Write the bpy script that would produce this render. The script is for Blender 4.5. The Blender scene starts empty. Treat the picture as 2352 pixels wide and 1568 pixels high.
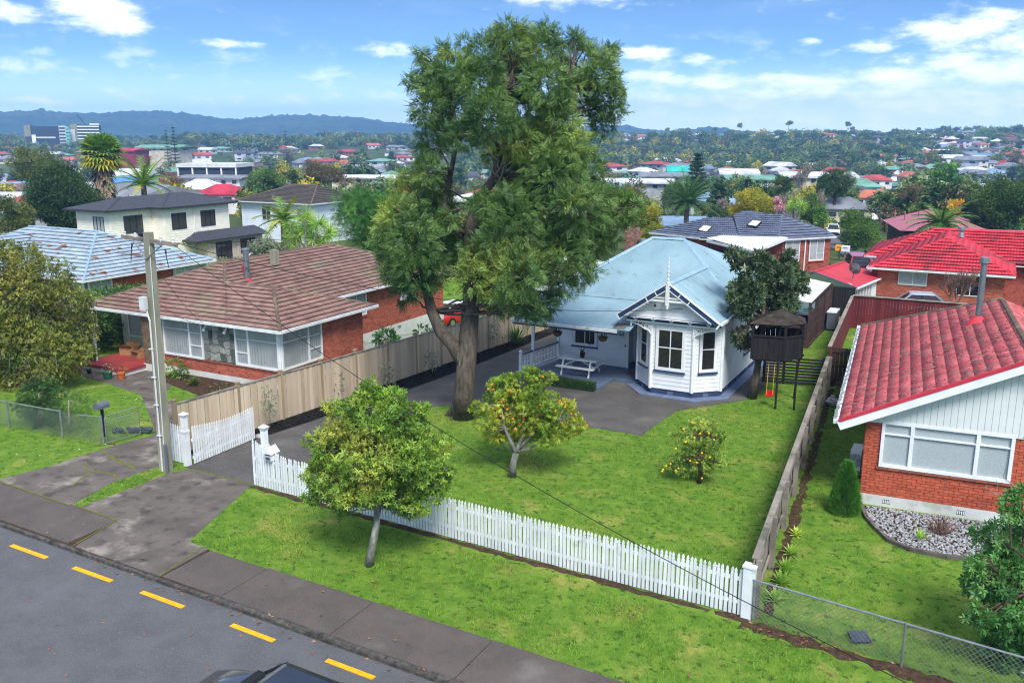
import bpy, math, random
import numpy as np
from mathutils import Vector, Matrix

SC = bpy.context.scene
COL = SC.collection
RND = random.Random(11)
NR = np.random.default_rng(11)

# ------------------------------------------------------------------ camera
F_PX, HZ = 2060.0, 305.0                       # focal length and horizon row on a 2352 x 1568 frame
CAM_H = 10.5
TH = math.atan((784 - HZ) / F_PX)
YAW = math.atan((2300 - 1176) / math.hypot(F_PX, 784 - HZ))
cam = bpy.data.cameras.new('camera')
cam.sensor_width = 36.0
cam.lens = 36.0 * F_PX / 2352.0
cam.clip_start = 0.5
cam.clip_end = 30000
cam_ob = bpy.data.objects.new('camera', cam)
COL.objects.link(cam_ob)
cam_ob.location = (0, 0, CAM_H)
cam_ob.rotation_euler = (math.pi / 2 - TH, 0, YAW)
SC.camera = cam_ob

# ------------------------------------------------------------------ exposure, sun, sky
SC.view_settings.view_transform = 'Standard'
SC.view_settings.look = 'None'
SC.view_settings.exposure = 0.93
SC.view_settings.gamma = 1.0
SC.view_settings.use_curve_mapping = False
SC.render.engine = 'CYCLES'
cy = SC.cycles
cy.max_bounces = 6; cy.diffuse_bounces = 3; cy.glossy_bounces = 3; cy.transmission_bounces = 4
cy.transparent_max_bounces = 12; cy.volume_bounces = 1
cy.use_denoising = True
try:
    cy.denoiser = 'OPENIMAGEDENOISE'
except Exception:
    pass
cy.sample_clamp_indirect = 6.0
cy.filter_width = 1.15
cy.caustics_reflective = False; cy.caustics_refractive = False

SUN_EL = math.radians(50)
SUN_AZ = math.radians(138)                      # compass style: 0 = +Y, clockwise; the sun stands behind the camera, a little to its side
sun = bpy.data.lights.new('sun', 'SUN')
sun.energy = 2.6
sun.angle = math.radians(20)
sun.color = (1.0, 0.955, 0.89)
sun_ob = bpy.data.objects.new('sun', sun)
COL.objects.link(sun_ob)
sd = Vector((math.sin(SUN_AZ) * math.cos(SUN_EL), math.cos(SUN_AZ) * math.cos(SUN_EL), math.sin(SUN_EL)))
sun_ob.rotation_euler = (-sd).to_track_quat('-Z', 'Y').to_euler()

world = bpy.data.worlds.new('World')
SC.world = world
world.use_nodes = True
world.cycles.sampling_method = 'MANUAL'
world.cycles.sample_map_resolution = 256


class NT:
    """small wrapper to write node trees"""
    def __init__(s, tree):
        s.t = tree; s.n = tree.nodes; s.l = tree.links

    def new(s, typ, **kw):
        n = s.n.new(typ)
        for k, v in kw.items():
            setattr(n, k, v)
        return n

    def put(s, sock, val):
        if isinstance(val, bpy.types.NodeSocket):
            s.l.new(val, sock)
        elif val is not None:
            sock.default_value = val

    def math(s, op, a, b=0.0, c=None, clamp=False):
        n = s.n.new('ShaderNodeMath'); n.operation = op; n.use_clamp = clamp
        s.put(n.inputs[0], a); s.put(n.inputs[1], b)
        if c is not None:
            s.put(n.inputs[2], c)
        return n.outputs[0]

    def mix(s, fac, a, b, blend='MIX'):
        n = s.n.new('ShaderNodeMix'); n.data_type = 'RGBA'; n.blend_type = blend; n.clamp_factor = True
        s.put(n.inputs[0], fac); s.put(n.inputs[6], a); s.put(n.inputs[7], b)
        return n.outputs[2]

    def noise(s, vec, scale, detail=4.0, rough=0.55, dist=0.0):
        n = s.n.new('ShaderNodeTexNoise')
        s.put(n.inputs['Vector'], vec)
        n.inputs['Scale'].default_value = scale; n.inputs['Detail'].default_value = detail
        n.inputs['Roughness'].default_value = rough; n.inputs['Distortion'].default_value = dist
        return n.outputs['Fac']

    def step(s, v, lo, hi):
        n = s.n.new('ShaderNodeMapRange'); n.interpolation_type = 'SMOOTHSTEP'
        s.put(n.inputs['Value'], v); n.inputs['From Min'].default_value = lo; n.inputs['From Max'].default_value = hi
        return n.outputs['Result']

    def map(s, vec, scale=(1, 1, 1), rot=(0, 0, 0), loc=(0, 0, 0)):
        n = s.n.new('ShaderNodeMapping')
        s.put(n.inputs['Vector'], vec)
        n.inputs['Scale'].default_value = scale; n.inputs['Rotation'].default_value = rot; n.inputs['Location'].default_value = loc
        return n.outputs[0]


def build_sky():
    w = NT(world.node_tree)
    for n in list(w.n):
        w.n.remove(n)
    out = w.new('ShaderNodeOutputWorld'); bg = w.new('ShaderNodeBackground')
    tc = w.new('ShaderNodeTexCoord')
    d = tc.outputs['Generated']
    sep = w.new('ShaderNodeSeparateXYZ'); w.put(sep.inputs[0], d)
    # clear deep-blue winter sky: lift the look-up so that the whitish band hugs the horizon
    zz = w.math('MULTIPLY_ADD', sep.outputs[2], 3.4, 0.02)
    comb = w.new('ShaderNodeCombineXYZ')
    w.put(comb.inputs[0], sep.outputs[0]); w.put(comb.inputs[1], sep.outputs[1]); w.put(comb.inputs[2], zz)
    nrm = w.new('ShaderNodeVectorMath'); nrm.operation = 'NORMALIZE'; w.put(nrm.inputs[0], comb.outputs[0])
    sky = w.new('ShaderNodeTexSky'); sky.sky_type = 'NISHITA'; sky.sun_disc = False
    sky.sun_elevation = SUN_EL; sky.sun_rotation = SUN_AZ
    sky.altitude = 60; sky.air_density = 1.0; sky.dust_density = 0.25; sky.ozone_density = 2.2
    w.put(sky.inputs[0], nrm.outputs[0])
    skyc = w.mix(1.0, sky.outputs[0], (0.80, 1.0, 1.10, 1), 'MULTIPLY')
    # clouds: azimuth (from the view axis) and elevation in radians
    rot = w.new('ShaderNodeVectorRotate'); rot.rotation_type = 'Z_AXIS'; rot.inputs['Angle'].default_value = -YAW
    w.put(rot.inputs['Vector'], d)
    s2 = w.new('ShaderNodeSeparateXYZ'); w.put(s2.inputs[0], rot.outputs[0])
    az = w.math('ARCTAN2', s2.outputs[0], s2.outputs[1])
    el = w.math('ARCSINE', s2.outputs[2])
    cv = w.new('ShaderNodeCombineXYZ'); w.put(cv.inputs[0], az); w.put(cv.inputs[1], w.math('MULTIPLY', el, 2.6))
    n1 = w.noise(cv.outputs[0], 22.0, 7.0, 0.58, 0.15)
    n2 = w.noise(cv.outputs[0], 75.0, 4.0, 0.6)
    nn = w.math('MULTIPLY_ADD', w.math('SUBTRACT', n2, 0.5), 0.35, n1)
    blobs = [(55, 72, 62, 17, 1), (235, 55, 66, 24, 1.1), (262, 88, 70, 17, 1), (1310, 5, 95, 24, 1.1), (545, 120, 62, 9, .75), (905, 128, 55, 15, .8),
             (1480, 132, 52, 13, .9), (1470, 180, 60, 13, 1), (1597, 147, 30, 12, .9), (1985, 130, 50, 11, .9), (2230, 100, 130, 28, .95), (2330, 120, 110, 48, .8),
             (1660, 196, 170, 17, .95), (1850, 195, 170, 18, .95), (2080, 203, 220, 22, 1.0), (2300, 195, 190, 34, 1.0), (1700, 236, 320, 24, .9), (2150, 232, 340, 32, .95), (2300, 150, 170, 46, .85), (1950, 266, 560, 26, .8),
             (690, 228, 45, 9, .75), (880, 224, 45, 10, .75), (520, 230, 40, 9, .7), (125, 145, 30, 10, .7), (80, 243, 60, 10, .6), (205, 250, 45, 10, .6), (400, 170, 45, 8, .6),
             (1690, 0, 80, 8, .8), (1850, 30, 60, 9, .5), (1845, 116, 26, 8, .6), (1680, 155, 60, 12, .5), (770, 205, 80, 12, .45), (1560, 235, 200, 14, .55),
             (-500, 60, 170, 40, 1), (-900, 140, 220, 30, .9), (2900, 60, 200, 40, 1), (3300, 160, 240, 30, .9)]
    tot = None
    for (vx, vy, rx, ry, am) in blobs:
        a0 = math.atan((vx - 1176) / 2115.0); e0 = (HZ - vy) / 2115.0
        dx = w.math('MULTIPLY', w.math('SUBTRACT', az, a0), 1700.0 / rx)
        dy = w.math('MULTIPLY', w.math('SUBTRACT', el, e0), 1750.0 / ry)
        q = w.math('MULTIPLY_ADD', dx, dx, w.math('MULTIPLY', dy, dy))
        g = w.math('MULTIPLY', w.math('POWER', 2.718, w.math('MULTIPLY', q, -0.75)), am)
        tot = g if tot is None else w.math('MAXIMUM', tot, g)
    # a field of small fair-weather clouds over the whole dome
    inv = w.math('DIVIDE', 1.0, w.math('ADD', w.math('MAXIMUM', sep.outputs[2], 0.0), 0.09))
    pl = w.new('ShaderNodeCombineXYZ')
    w.put(pl.inputs[0], w.math('MULTIPLY', sep.outputs[0], inv)); w.put(pl.inputs[1], w.math('MULTIPLY', sep.outputs[1], inv))
    fld = w.step(w.noise(pl.outputs[0], 1.25, 6.0, 0.6), 0.42, 0.66)
    fld = w.math('MULTIPLY', fld, w.step(el, 0.10, 0.30))
    dens = w.step(w.math('ADD', tot, w.math('MULTIPLY', w.math('SUBTRACT', nn, 0.5), 1.9)), 0.24, 1.08)
    wisp = w.math('MULTIPLY', w.step(n1, 0.48, 0.74), w.math('SUBTRACT', 1.0, w.step(el, 0.05, 0.12)))
    dens = w.math('MAXIMUM', w.math('MULTIPLY', dens, 0.9), w.math('MULTIPLY', wisp, 0.5))
    # bright haze low over the horizon
    hz = w.math('SUBTRACT', 1.0, w.step(el, 0.0, 0.085))
    col = w.mix(w.math('MULTIPLY', hz, 0.72), skyc, (7.0, 7.6, 8.4, 1))
    shade = w.mix(w.step(n1, 0.35, 0.7), (6.4, 7.0, 7.9, 1), (8.2, 8.3, 8.6, 1))
    col = w.mix(dens, col, shade)
    col = w.mix(w.math('MULTIPLY', fld, 0.8), col, (9.6, 9.5, 9.3, 1))
    w.put(bg.inputs['Color'], col); bg.inputs['Strength'].default_value = 0.12
    w.l.new(bg.outputs[0], out.inputs[0])


build_sky()


# ------------------------------------------------------------------ frame helpers: a pixel of the 2352-wide frame as a point of the place
_f = Vector((-math.sin(YAW) * math.cos(TH), math.cos(YAW) * math.cos(TH), -math.sin(TH)))
_u = Vector((-math.sin(YAW) * math.sin(TH), math.cos(YAW) * math.sin(TH), math.cos(TH)))
_r = Vector((math.cos(YAW), math.sin(YAW), 0))


def ray(vx, vy):
    return _f + _r * ((vx - 1176) / F_PX) + _u * ((784 - vy) / F_PX)


def at_y(vx, vy, Y):
    d = ray(vx, vy); t = Y / d.y
    return Vector((d.x * t, Y, CAM_H + d.z * t))


def at_z(vx, vy, Z=0.0):
    d = ray(vx, vy); t = (Z - CAM_H) / d.z
    return Vector((d.x * t, d.y * t, Z))


_RL = ([0, 60, 85, 115, 160, 220, 300, 450, 600, 800, 1000, 1400, 4000], [0, 0, -1.2, -2.5, -4.5, -7, -10, -12, -10, -4, 0, -2, 0])
_RR = ([0, 60, 85, 115, 160, 220, 300, 450, 600, 800, 1000, 1200, 1500, 4000], [0, 0, -.9, -2.2, -4.5, -7, -10, -12, -10, -2, 7.0, 8.5, 3, 0])


def T(x, y):
    """ground height (arrays or numbers)"""
    x = np.asarray(x, float); y = np.asarray(y, float)
    r = np.hypot(x, y)
    az = np.arctan2(x, y) + YAW
    vx = np.clip(1176 + 2115 * np.tan(np.clip(az, -1.2, 1.2)), -3000, 6000)
    w = np.clip((vx - 1250) / 400.0, 0, 1); w = w * w * (3 - 2 * w)
    h = np.interp(r, *_RL) * (1 - w) + np.interp(r, *_RR) * w
    und = (np.sin(x * .013 + 1.3) * np.cos(y * .011) * 1.6 + np.sin(x * .031 + y * .027) * .7) * np.clip((r - 200) / 300, 0, 1)
    und += (np.sin(vx * .006 + .5) * 1.3 + np.sin(vx * .0135 + 2) * .7) * np.clip((r - 600) / 300, 0, 1)
    return h + und


def at_r(vx, r):
    a = math.atan((vx - 1176) / math.hypot(F_PX, 784 - HZ)) - YAW
    x, y = r * math.sin(a), r * math.cos(a)
    return x, y, float(T(x, y))


def depth(x, y, z=0.0):
    return (Vector((x, y, z - CAM_H))).dot(_f)


def z_at(vx, vy, r):
    """height of pixel row vy at distance r in the direction of column vx"""
    d = ray(vx, vy); t = r / math.hypot(d.x, d.y)
    return CAM_H + d.z * t


def px(vx, r):
    """metres per pixel of the 2352-wide frame"""
    x, y, z = at_r(vx, r)
    return depth(x, y, z) / F_PX


# ------------------------------------------------------------------ materials
MATS = {}


def lin(c):
    def f(v):
        v /= 255.0
        return v / 12.92 if v <= 0.04045 else ((v + 0.055) / 1.055) ** 2.4
    return (f(c[0]), f(c[1]), f(c[2]), 1.0)


def pm(name, c1, c2=None, s=3.0, rough=0.75, bump=0.0, bs=60.0, isl=0.0, objr=0.0, metal=0.0, spec=0.3, c3=None, s3=0.6, t3=(0.5, 0.7), c4=None, s4=40.0, t4=(.6, .75),
       det=5.0, stretch=(1, 1, 1), contrast=(0.3, 0.7), transl=0.0, hue=0.0, oc=False, coat=0.0):
    """procedural principled material; colours are sRGB albedo"""
    m = bpy.data.materials.new(name); m.use_nodes = True; MATS[name] = m
    t = NT(m.node_tree)
    bsdf = t.n['Principled BSDF']; out = t.n['Material Output']
    geo = t.new('ShaderNodeNewGeometry'); oi = t.new('ShaderNodeObjectInfo')
    pos = geo.outputs['Position']
    v = t.map(pos, stretch) if stretch != (1, 1, 1) else pos
    if oc:
        col = t.mix(t.step(t.noise(v, s, det), *contrast), oi.outputs['Color'], t.mix(1.0, oi.outputs['Color'], lin(c1), 'MULTIPLY'))
    else:
        col = lin(c1)
        if c2 is not None:
            col = t.mix(t.step(t.noise(v, s, det), *contrast), col, lin(c2))
    if c3 is not None:
        col = t.mix(t.step(t.noise(v, s3, det, 0.62), *t3), col, lin(c3))
    if c4 is not None:
        col = t.mix(t.step(t.noise(pos, s4, 2), *t4), col, lin(c4))
    if isl or objr or hue:
        val = 1.0
        if isl:
            val = t.math('MULTIPLY_ADD', t.math('SUBTRACT', geo.outputs['Random Per Island'], 0.5), isl * 2, 1.0)
        if objr:
            k = t.math('MULTIPLY_ADD', t.math('SUBTRACT', oi.outputs['Random'], 0.5), objr * 2, 1.0)
            val = k if val == 1.0 else t.math('MULTIPLY', val, k)
        hs = t.new('ShaderNodeHueSaturation'); t.put(hs.inputs['Color'], col); t.put(hs.inputs['Value'], val)
        if hue:
            rr = geo.outputs['Random Per Island'] if isl else oi.outputs['Random']
            h = t.math('FRACT', t.math('MULTIPLY', rr, 17.31))
            t.put(hs.inputs['Hue'], t.math('MULTIPLY_ADD', t.math('SUBTRACT', h, 0.5), hue * 2, 0.5))
        col = hs.outputs[0]
    t.put(bsdf.inputs['Base Color'], col)
    bsdf.inputs['Roughness'].default_value = rough
    bsdf.inputs['Metallic'].default_value = metal
    bsdf.inputs['Specular IOR Level'].default_value = spec
    if coat:
        bsdf.inputs['Coat Weight'].default_value = coat; bsdf.inputs['Coat Roughness'].default_value = 0.06
    if bump:
        b = t.new('ShaderNodeBump'); b.inputs['Strength'].default_value = bump; b.inputs['Distance'].default_value = 0.02
        t.put(b.inputs['Height'], t.noise(v, bs, 3)); t.put(bsdf.inputs['Normal'], b.outputs[0])
    if transl:
        tr = t.new('ShaderNodeBsdfTranslucent'); t.put(tr.inputs[0], t.mix(1.0, col, (1.0, 1.1, .5, 1), 'MULTIPLY'))
        mx = t.new('ShaderNodeMixShader'); mx.inputs[0].default_value = transl
        t.l.new(bsdf.outputs[0], mx.inputs[1]); t.l.new(tr.outputs[0], mx.inputs[2]); t.l.new(mx.outputs[0], out.inputs[0])
    return m


def leaf_mat(name, c1, c2, c3=None, isl=.28, s=.8, hue=.02, transl=.28, spec=.35, rough=.5):
    k = 1.32
    c1, c2, c3 = [None if c is None else tuple(min(235, v * k) for v in c) for c in (c1, c2, c3)]
    return pm(name, c1, c2, s=s, rough=rough, isl=isl, hue=hue, spec=spec, transl=transl, c3=c3, s3=.35, contrast=(.38, .62), det=3)


def glass_mat(name, tint=(.02, .025, .03), clear=0.75, rough=0.02):
    m = bpy.data.materials.new(name); m.use_nodes = True; MATS[name] = m
    t = NT(m.node_tree); out = t.n['Material Output']; t.n.remove(t.n['Principled BSDF'])
    tr = t.new('ShaderNodeBsdfTransparent'); df = t.new('ShaderNodeBsdfDiffuse'); df.inputs[0].default_value = (*tint, 1)
    gl = t.new('ShaderNodeBsdfGlossy'); gl.inputs['Roughness'].default_value = rough
    a = t.new('ShaderNodeMixShader'); a.inputs[0].default_value = clear
    t.l.new(df.outputs[0], a.inputs[1]); t.l.new(tr.outputs[0], a.inputs[2])
    fr = t.new('ShaderNodeLayerWeight'); fr.inputs[0].default_value = 0.5
    b = t.new('ShaderNodeMixShader'); t.put(b.inputs[0], t.math('MULTIPLY_ADD', t.math('POWER', fr.outputs['Facing'], 4.0), 0.7, 0.055, clamp=True))
    t.l.new(a.outputs[0], b.inputs[1]); t.l.new(gl.outputs[0], b.inputs[2]); t.l.new(b.outputs[0], out.inputs[0])
    return m


# ------------------------------------------------------------------ geometry helpers
class B:
    """collects geometry, then links it as one mesh object"""
    def __init__(s, M=None):
        s.v = []; s.f = []; s.M = M

    def add(s, vs, fs):
        o = len(s.v)
        s.v += [tuple(p) for p in vs]
        s.f += [tuple(i + o for i in q) for q in fs]
        return s

    def box(s, x0, x1, y0, y1, z0, z1):
        return s.add([(x0, y0, z0), (x1, y0, z0), (x1, y1, z0), (x0, y1, z0), (x0, y0, z1), (x1, y0, z1), (x1, y1, z1), (x0, y1, z1)],
                     [(0, 3, 2, 1), (4, 5, 6, 7), (0, 1, 5, 4), (1, 2, 6, 5), (2, 3, 7, 6), (3, 0, 4, 7)])

    def beam(s, a, b, w, h, up=(0, 0, 1), shift=0.0):
        a = Vector(a); b = Vector(b); d = (b - a).normalized(); up = Vector(up)
        sd_ = d.cross(up)
        if sd_.length < 1e-5:
            sd_ = d.cross(Vector((1, 0, 0)))
        sd_.normalize(); n = sd_.cross(d).normalized()
        p = []
        for q in (a, b):
            for i, j in ((-1, -1), (1, -1), (1, 1), (-1, 1)):
                p.append(q + sd_ * (w / 2 * i) + n * (h / 2 * j + shift))
        return s.add(p, [(3, 2, 1, 0), (4, 5, 6, 7), (0, 1, 5, 4), (1, 2, 6, 5), (2, 3, 7, 6), (3, 0, 4, 7)])

    def tube(s, pts, rad, n=7, cap=True):
        pts = [Vector(p) for p in pts]
        if not isinstance(rad, (list, tuple)):
            rad = [rad] * len(pts)
        o = len(s.v); prev = None
        for i, p in enumerate(pts):
            d = (pts[min(i + 1, len(pts) - 1)] - pts[max(i - 1, 0)])
            d = d.normalized() if d.length > 1e-9 else Vector((0, 0, 1))
            if prev is None:
                a = d.cross(Vector((0, 0, 1)))
                if a.length < 1e-3:
                    a = d.cross(Vector((1, 0, 0)))
            else:
                a = prev - d * prev.dot(d)
            a.normalize(); prev = a; b = d.cross(a)
            for k in range(n):
                t = 2 * math.pi * k / n
                s.v.append(tuple(p + (a * math.cos(t) + b * math.sin(t)) * rad[i]))
        for i in range(len(pts) - 1):
            for k in range(n):
                s.f.append((o + i * n + k, o + i * n + (k + 1) % n, o + (i + 1) * n + (k + 1) % n, o + (i + 1) * n + k))
        if cap:
            s.f.append(tuple(o + k for k in range(n))[::-1]); e = o + (len(pts) - 1) * n
            s.f.append(tuple(e + k for k in range(n)))
        return s

    def lathe(s, c, prof, n=12):
        c = Vector(c); o = len(s.v)
        for (r, z) in prof:
            for k in range(n):
                t = 2 * math.pi * k / n
                s.v.append((c.x + r * math.cos(t), c.y + r * math.sin(t), c.z + z))
        for i in range(len(prof) - 1):
            for k in range(n):
                s.f.append((o + i * n + k, o + i * n + (k + 1) % n, o + (i + 1) * n + (k + 1) % n, o + (i + 1) * n + k))
        s.f.append(tuple(o + k for k in range(n))[::-1]); e = o + (len(prof) - 1) * n
        s.f.append(tuple(e + k for k in range(n)))
        return s

    def poly(s, pts):
        return s.add(pts, [tuple(range(len(pts)))])

    def prism(s, pts, vec):
        pts = [Vector(p) for p in pts]; vec = Vector(vec); n = len(pts)
        fs = [tuple(range(n))[::-1], tuple(range(n, 2 * n))] + [(i, (i + 1) % n, n + (i + 1) % n, n + i) for i in range(n)]
        return s.add(pts + [p + vec for p in pts], fs)

    def ball(s, c, r, n=8, m=5, sq=(1, 1, 1)):
        c = Vector(c); o = len(s.v)
        for i in range(m + 1):
            ph = math.pi * i / m
            for k in range(n):
                t = 2 * math.pi * k / n
                s.v.append((c.x + r * sq[0] * math.sin(ph) * math.cos(t), c.y + r * sq[1] * math.sin(ph) * math.sin(t), c.z + r * sq[2] * math.cos(ph)))
        for i in range(m):
            for k in range(n):
                s.f.append((o + i * n + k, o + (i + 1) * n + k, o + (i + 1) * n + (k + 1) % n, o + i * n + (k + 1) % n))
        return s

    def mesh(s, name, mt):
        me = bpy.data.meshes.new(name)
        vs = s.v if s.M is None else [tuple(s.M @ Vector(p)) for p in s.v]
        me.from_pydata(vs, [], s.f)
        if mt is not None:
            me.materials.append(mt if not isinstance(mt, str) else MATS[mt])
        return me

    def make(s, name, mt, parent=None, smooth=False, **kw):
        me = s.mesh(name, mt)
        if smooth:
            me.polygons.foreach_set('use_smooth', [True] * len(me.polygons))
        return link(name, me, parent, **kw)


LOCAL = set()


def link(name, data, parent=None, loc=None, rot=None, label=None, cat=None, group=None, kind=None, mw=None, scale=None):
    o = bpy.data.objects.new(name, data)
    COL.objects.link(o)
    if parent is not None:
        o.parent = parent
        if parent.type == 'EMPTY' and parent.name not in LOCAL:
            o.matrix_parent_inverse = Matrix.Translation(-parent.location)
    if mw is not None:
        o.matrix_basis = mw
    if loc is not None:
        o.location = loc
    if rot is not None:
        o.rotation_euler = rot
    if scale is not None:
        o.scale = scale
    tag(o, label, cat, group, kind)
    return o


def tag(o, label=None, cat=None, group=None, kind=None):
    if label: o['label'] = label
    if cat: o['category'] = cat
    if group: o['group'] = group
    if kind: o['kind'] = kind
    return o


def thing(name, label, cat, loc=(0, 0, 0), group=None, rotz=0.0, local=False, scale=1.0):
    o = bpy.data.objects.new(name, None)
    COL.objects.link(o)
    o.empty_display_size = 0.3
    o.location = loc
    if local:
        o.rotation_euler = (0, 0, rotz); o.scale = (scale,) * 3 if not isinstance(scale, tuple) else scale
        LOCAL.add(o.name)
    return tag(o, label, cat, group)


def np_mesh(name, V, Fq, mt, smooth=False):
    """mesh from numpy: V (n,3), Fq (m,k) all faces with the same number of corners"""
    me = bpy.data.meshes.new(name)
    k = Fq.shape[1]
    me.vertices.add(len(V)); me.loops.add(Fq.size); me.polygons.add(len(Fq))
    me.vertices.foreach_set('co', np.ascontiguousarray(V, dtype=np.float32).ravel())
    me.loops.foreach_set('vertex_index', np.ascontiguousarray(Fq, dtype=np.int32).ravel())
    me.polygons.foreach_set('loop_start', np.arange(0, Fq.size, k, dtype=np.int32))
    me.polygons.foreach_set('loop_total', np.full(len(Fq), k, dtype=np.int32))
    if smooth:
        me.polygons.foreach_set('use_smooth', np.ones(len(Fq), dtype=bool))
    me.update(calc_edges=True)
    if mt is not None:
        me.materials.append(MATS[mt] if isinstance(mt, str) else mt)
    return me


def stamp(tv, tf, pos, rotm, scl):
    """copies of a template (tv verts, tf faces) at pos (n,3) with rotation matrices (n,3,3) and scales (n,) -> V, F"""
    n = len(pos)
    V = np.einsum('nij,vj->nvi', rotm, tv) * np.asarray(scl).reshape(n, 1, -1) + pos[:, None, :]
    Fa = tf[None, :, :] + (np.arange(n) * len(tv))[:, None, None]
    return V.reshape(-1, 3), Fa.reshape(-1, tf.shape[1])


def frames(fwd, rng, droop=0.0, roll=None):
    """rotation matrices whose local +Y follows fwd (n,3), random roll"""
    f = np.array(fwd, float)
    f[:, 2] -= droop
    f /= np.linalg.norm(f, axis=1, keepdims=True) + 1e-9
    up = np.tile([0, 0, 1.0], (len(f), 1)); bad = np.abs(f[:, 2]) > .97; up[bad] = (1, 0, 0)
    sx = np.cross(f, up); sx /= np.linalg.norm(sx, axis=1, keepdims=True)
    uz = np.cross(sx, f)
    a = rng.uniform(-1, 1, len(f)) * (math.pi if roll is None else roll)
    c, s_ = np.cos(a)[:, None], np.sin(a)[:, None]
    x2 = sx * c + uz * s_; z2 = -sx * s_ + uz * c
    return np.stack([x2, f, z2], axis=2)


def sphere_dirs(n, rng):
    v = rng.normal(size=(n, 3))
    return v / np.linalg.norm(v, axis=1, keepdims=True)
# ------------------------------------------------------------------ material library
pm('grass', (108, 136, 50), (80, 116, 36), s=2.6, rough=.9, bump=.6, bs=45, c3=(152, 148, 78), s3=.8, t3=(.52, .78), c4=(54, 82, 28), s4=5, t4=(.54, .7), spec=.1)
pm('soil', (84, 66, 52), (58, 45, 36), s=6, rough=.95, bump=.7, bs=40, spec=.1)
pm('mulch', (30, 27, 25), (17, 15, 14), s=9, rough=.9, bump=.9, bs=50, isl=.5)
pm('asphalt', (93, 94, 97), (84, 85, 88), s=1.3, rough=.9, bump=.35, bs=130, c3=(99, 100, 103), s3=.35, t3=(.5, .75), c4=(118, 119, 120), s4=42, t4=(.58, .72), spec=.25)
pm('drive_asphalt', (90, 87, 84), (76, 73, 71), s=.9, rough=.9, bump=.35, bs=110, c3=(104, 101, 97), s3=.5, t3=(.52, .75), c4=(126, 122, 117), s4=38, t4=(.58, .74), spec=.25)
pm('old_concrete', (106, 98, 92), (88, 81, 76), s=1.1, rough=.92, bump=.35, bs=90, c3=(150, 142, 132), s3=.75, t3=(.52, .74), c4=(76, 70, 68), s4=2.2, t4=(.54, .72), spec=.2)
pm('footpath', (94, 86, 82), (81, 74, 70), s=1.2, rough=.92, bump=.35, bs=100, c3=(112, 105, 100), s3=.6, t3=(.5, .75), c4=(126, 120, 114), s4=36, t4=(.58, .74), spec=.2)
pm('kerb_stone', (96, 93, 88), (60, 58, 55), s=7, rough=.92, bump=.8, bs=60, c3=(48, 47, 43), s3=2.5, t3=(.5, .7), objr=.12)
pm('yellow_paint', (247, 178, 20), (226, 152, 18), s=9, rough=.7, c3=(150, 118, 52), s3=14, t3=(.62, .75))
pm('white_paint', (226, 230, 232), (212, 217, 221), s=1.3, rough=.5, spec=.4, c3=(196, 201, 203), s3=2.2, t3=(.58, .8))
pm('picket_white', (228, 231, 232), (212, 216, 218), s=2.3, rough=.55, spec=.35, objr=.08, c3=(186, 188, 182), s3=3.2, t3=(.58, .76))
pm('white_trim', (232, 234, 236), (218, 221, 224), s=2, rough=.45, spec=.4)
pm('navy_paint', (48, 68, 104), (40, 57, 90), s=3, rough=.5, spec=.4)
pm('navy_plinth', (56, 72, 104), (46, 59, 88), s=2, rough=.7)
pm('deck_blue', (95, 110, 136), (80, 93, 116), s=1.2, rough=.55, spec=.4, c3=(72, 82, 100), s3=.8, t3=(.55, .75))
pm('apron_blue', (112, 127, 156), (92, 105, 132), s=2.4, rough=.7, c3=(134, 143, 160), s3=1.2, t3=(.55, .75))
pm('blue_iron', (130, 160, 172), (118, 147, 160), s=.6, rough=.5, spec=.4, c3=(143, 171, 182), s3=.28, t3=(.45, .75), objr=.035, c4=(110, 122, 124), s4=2.4, t4=(.6, .8))
pm('blue_flash', (148, 178, 196), (132, 160, 178), s=2, rough=.45)
pm('rust', (112, 70, 44), (78, 52, 36), s=5, rough=.9)
pm('gutter_white', (222, 226, 228), (198, 201, 200), s=3, rough=.45, c3=(150, 142, 128), s3=3.2, t3=(.6, .78))
pm('brown_tile', (148, 118, 108), (128, 98, 90), s=2.2, rough=.85, bump=.3, bs=45, objr=.18, isl=.18, c3=(134, 124, 104), s3=.6, t3=(.52, .72), c4=(98, 82, 74), s4=7, t4=(.58, .74))
pm('brown_ridge', (112, 92, 80), (92, 76, 66), s=4, rough=.9, bump=.4, bs=40, c3=(136, 124, 100), s3=2, t3=(.5, .7), objr=.1)
pm('red_tile', (214, 112, 114), (198, 92, 96), s=2.2, rough=.9, bump=.5, bs=30, objr=.2, isl=.2, c3=(166, 126, 112), s3=2.6, t3=(.52, .66), c4=(116, 60, 60), s4=13, t4=(.55, .68), spec=.15)
pm('lichen', (178, 146, 126), (150, 120, 104), s=9, rough=.95, isl=.2)
pm('red_tile_clean', (200, 60, 74), (186, 50, 64), s=1.4, rough=.7, objr=.16, isl=.16, c3=(118, 54, 60), s3=.45, t3=(.52, .74))
pm('slate_tile', (98, 106, 126), (84, 92, 112), s=1.4, rough=.55, objr=.16, isl=.16)
pm('rust_blue_tile', (164, 180, 190), (148, 166, 178), s=2, rough=.6, objr=.12, isl=.12, c3=(134, 82, 60), s3=1.5, t3=(.575, .64), c4=(102, 110, 108), s4=.55, t4=(.62, .8))
pm('dark_shingle', (64, 67, 76), (52, 55, 63), s=7, rough=.85, bump=.3, bs=30, c4=(80, 84, 94), s4=9, t4=(.52, .7))
pm('grey_brown_tile', (86, 80, 78), (72, 66, 64), s=2, rough=.85, isl=.1, objr=.08, c3=(104, 96, 84), s3=.6, t3=(.55, .75))
pm('pink_iron', (168, 106, 118), (156, 96, 108), s=.8, rough=.5, objr=.05)
pm('red_iron', (188, 56, 66), (176, 48, 58), s=1.2, rough=.6, c3=(132, 62, 62), s3=1.5, t3=(.58, .68))
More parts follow.
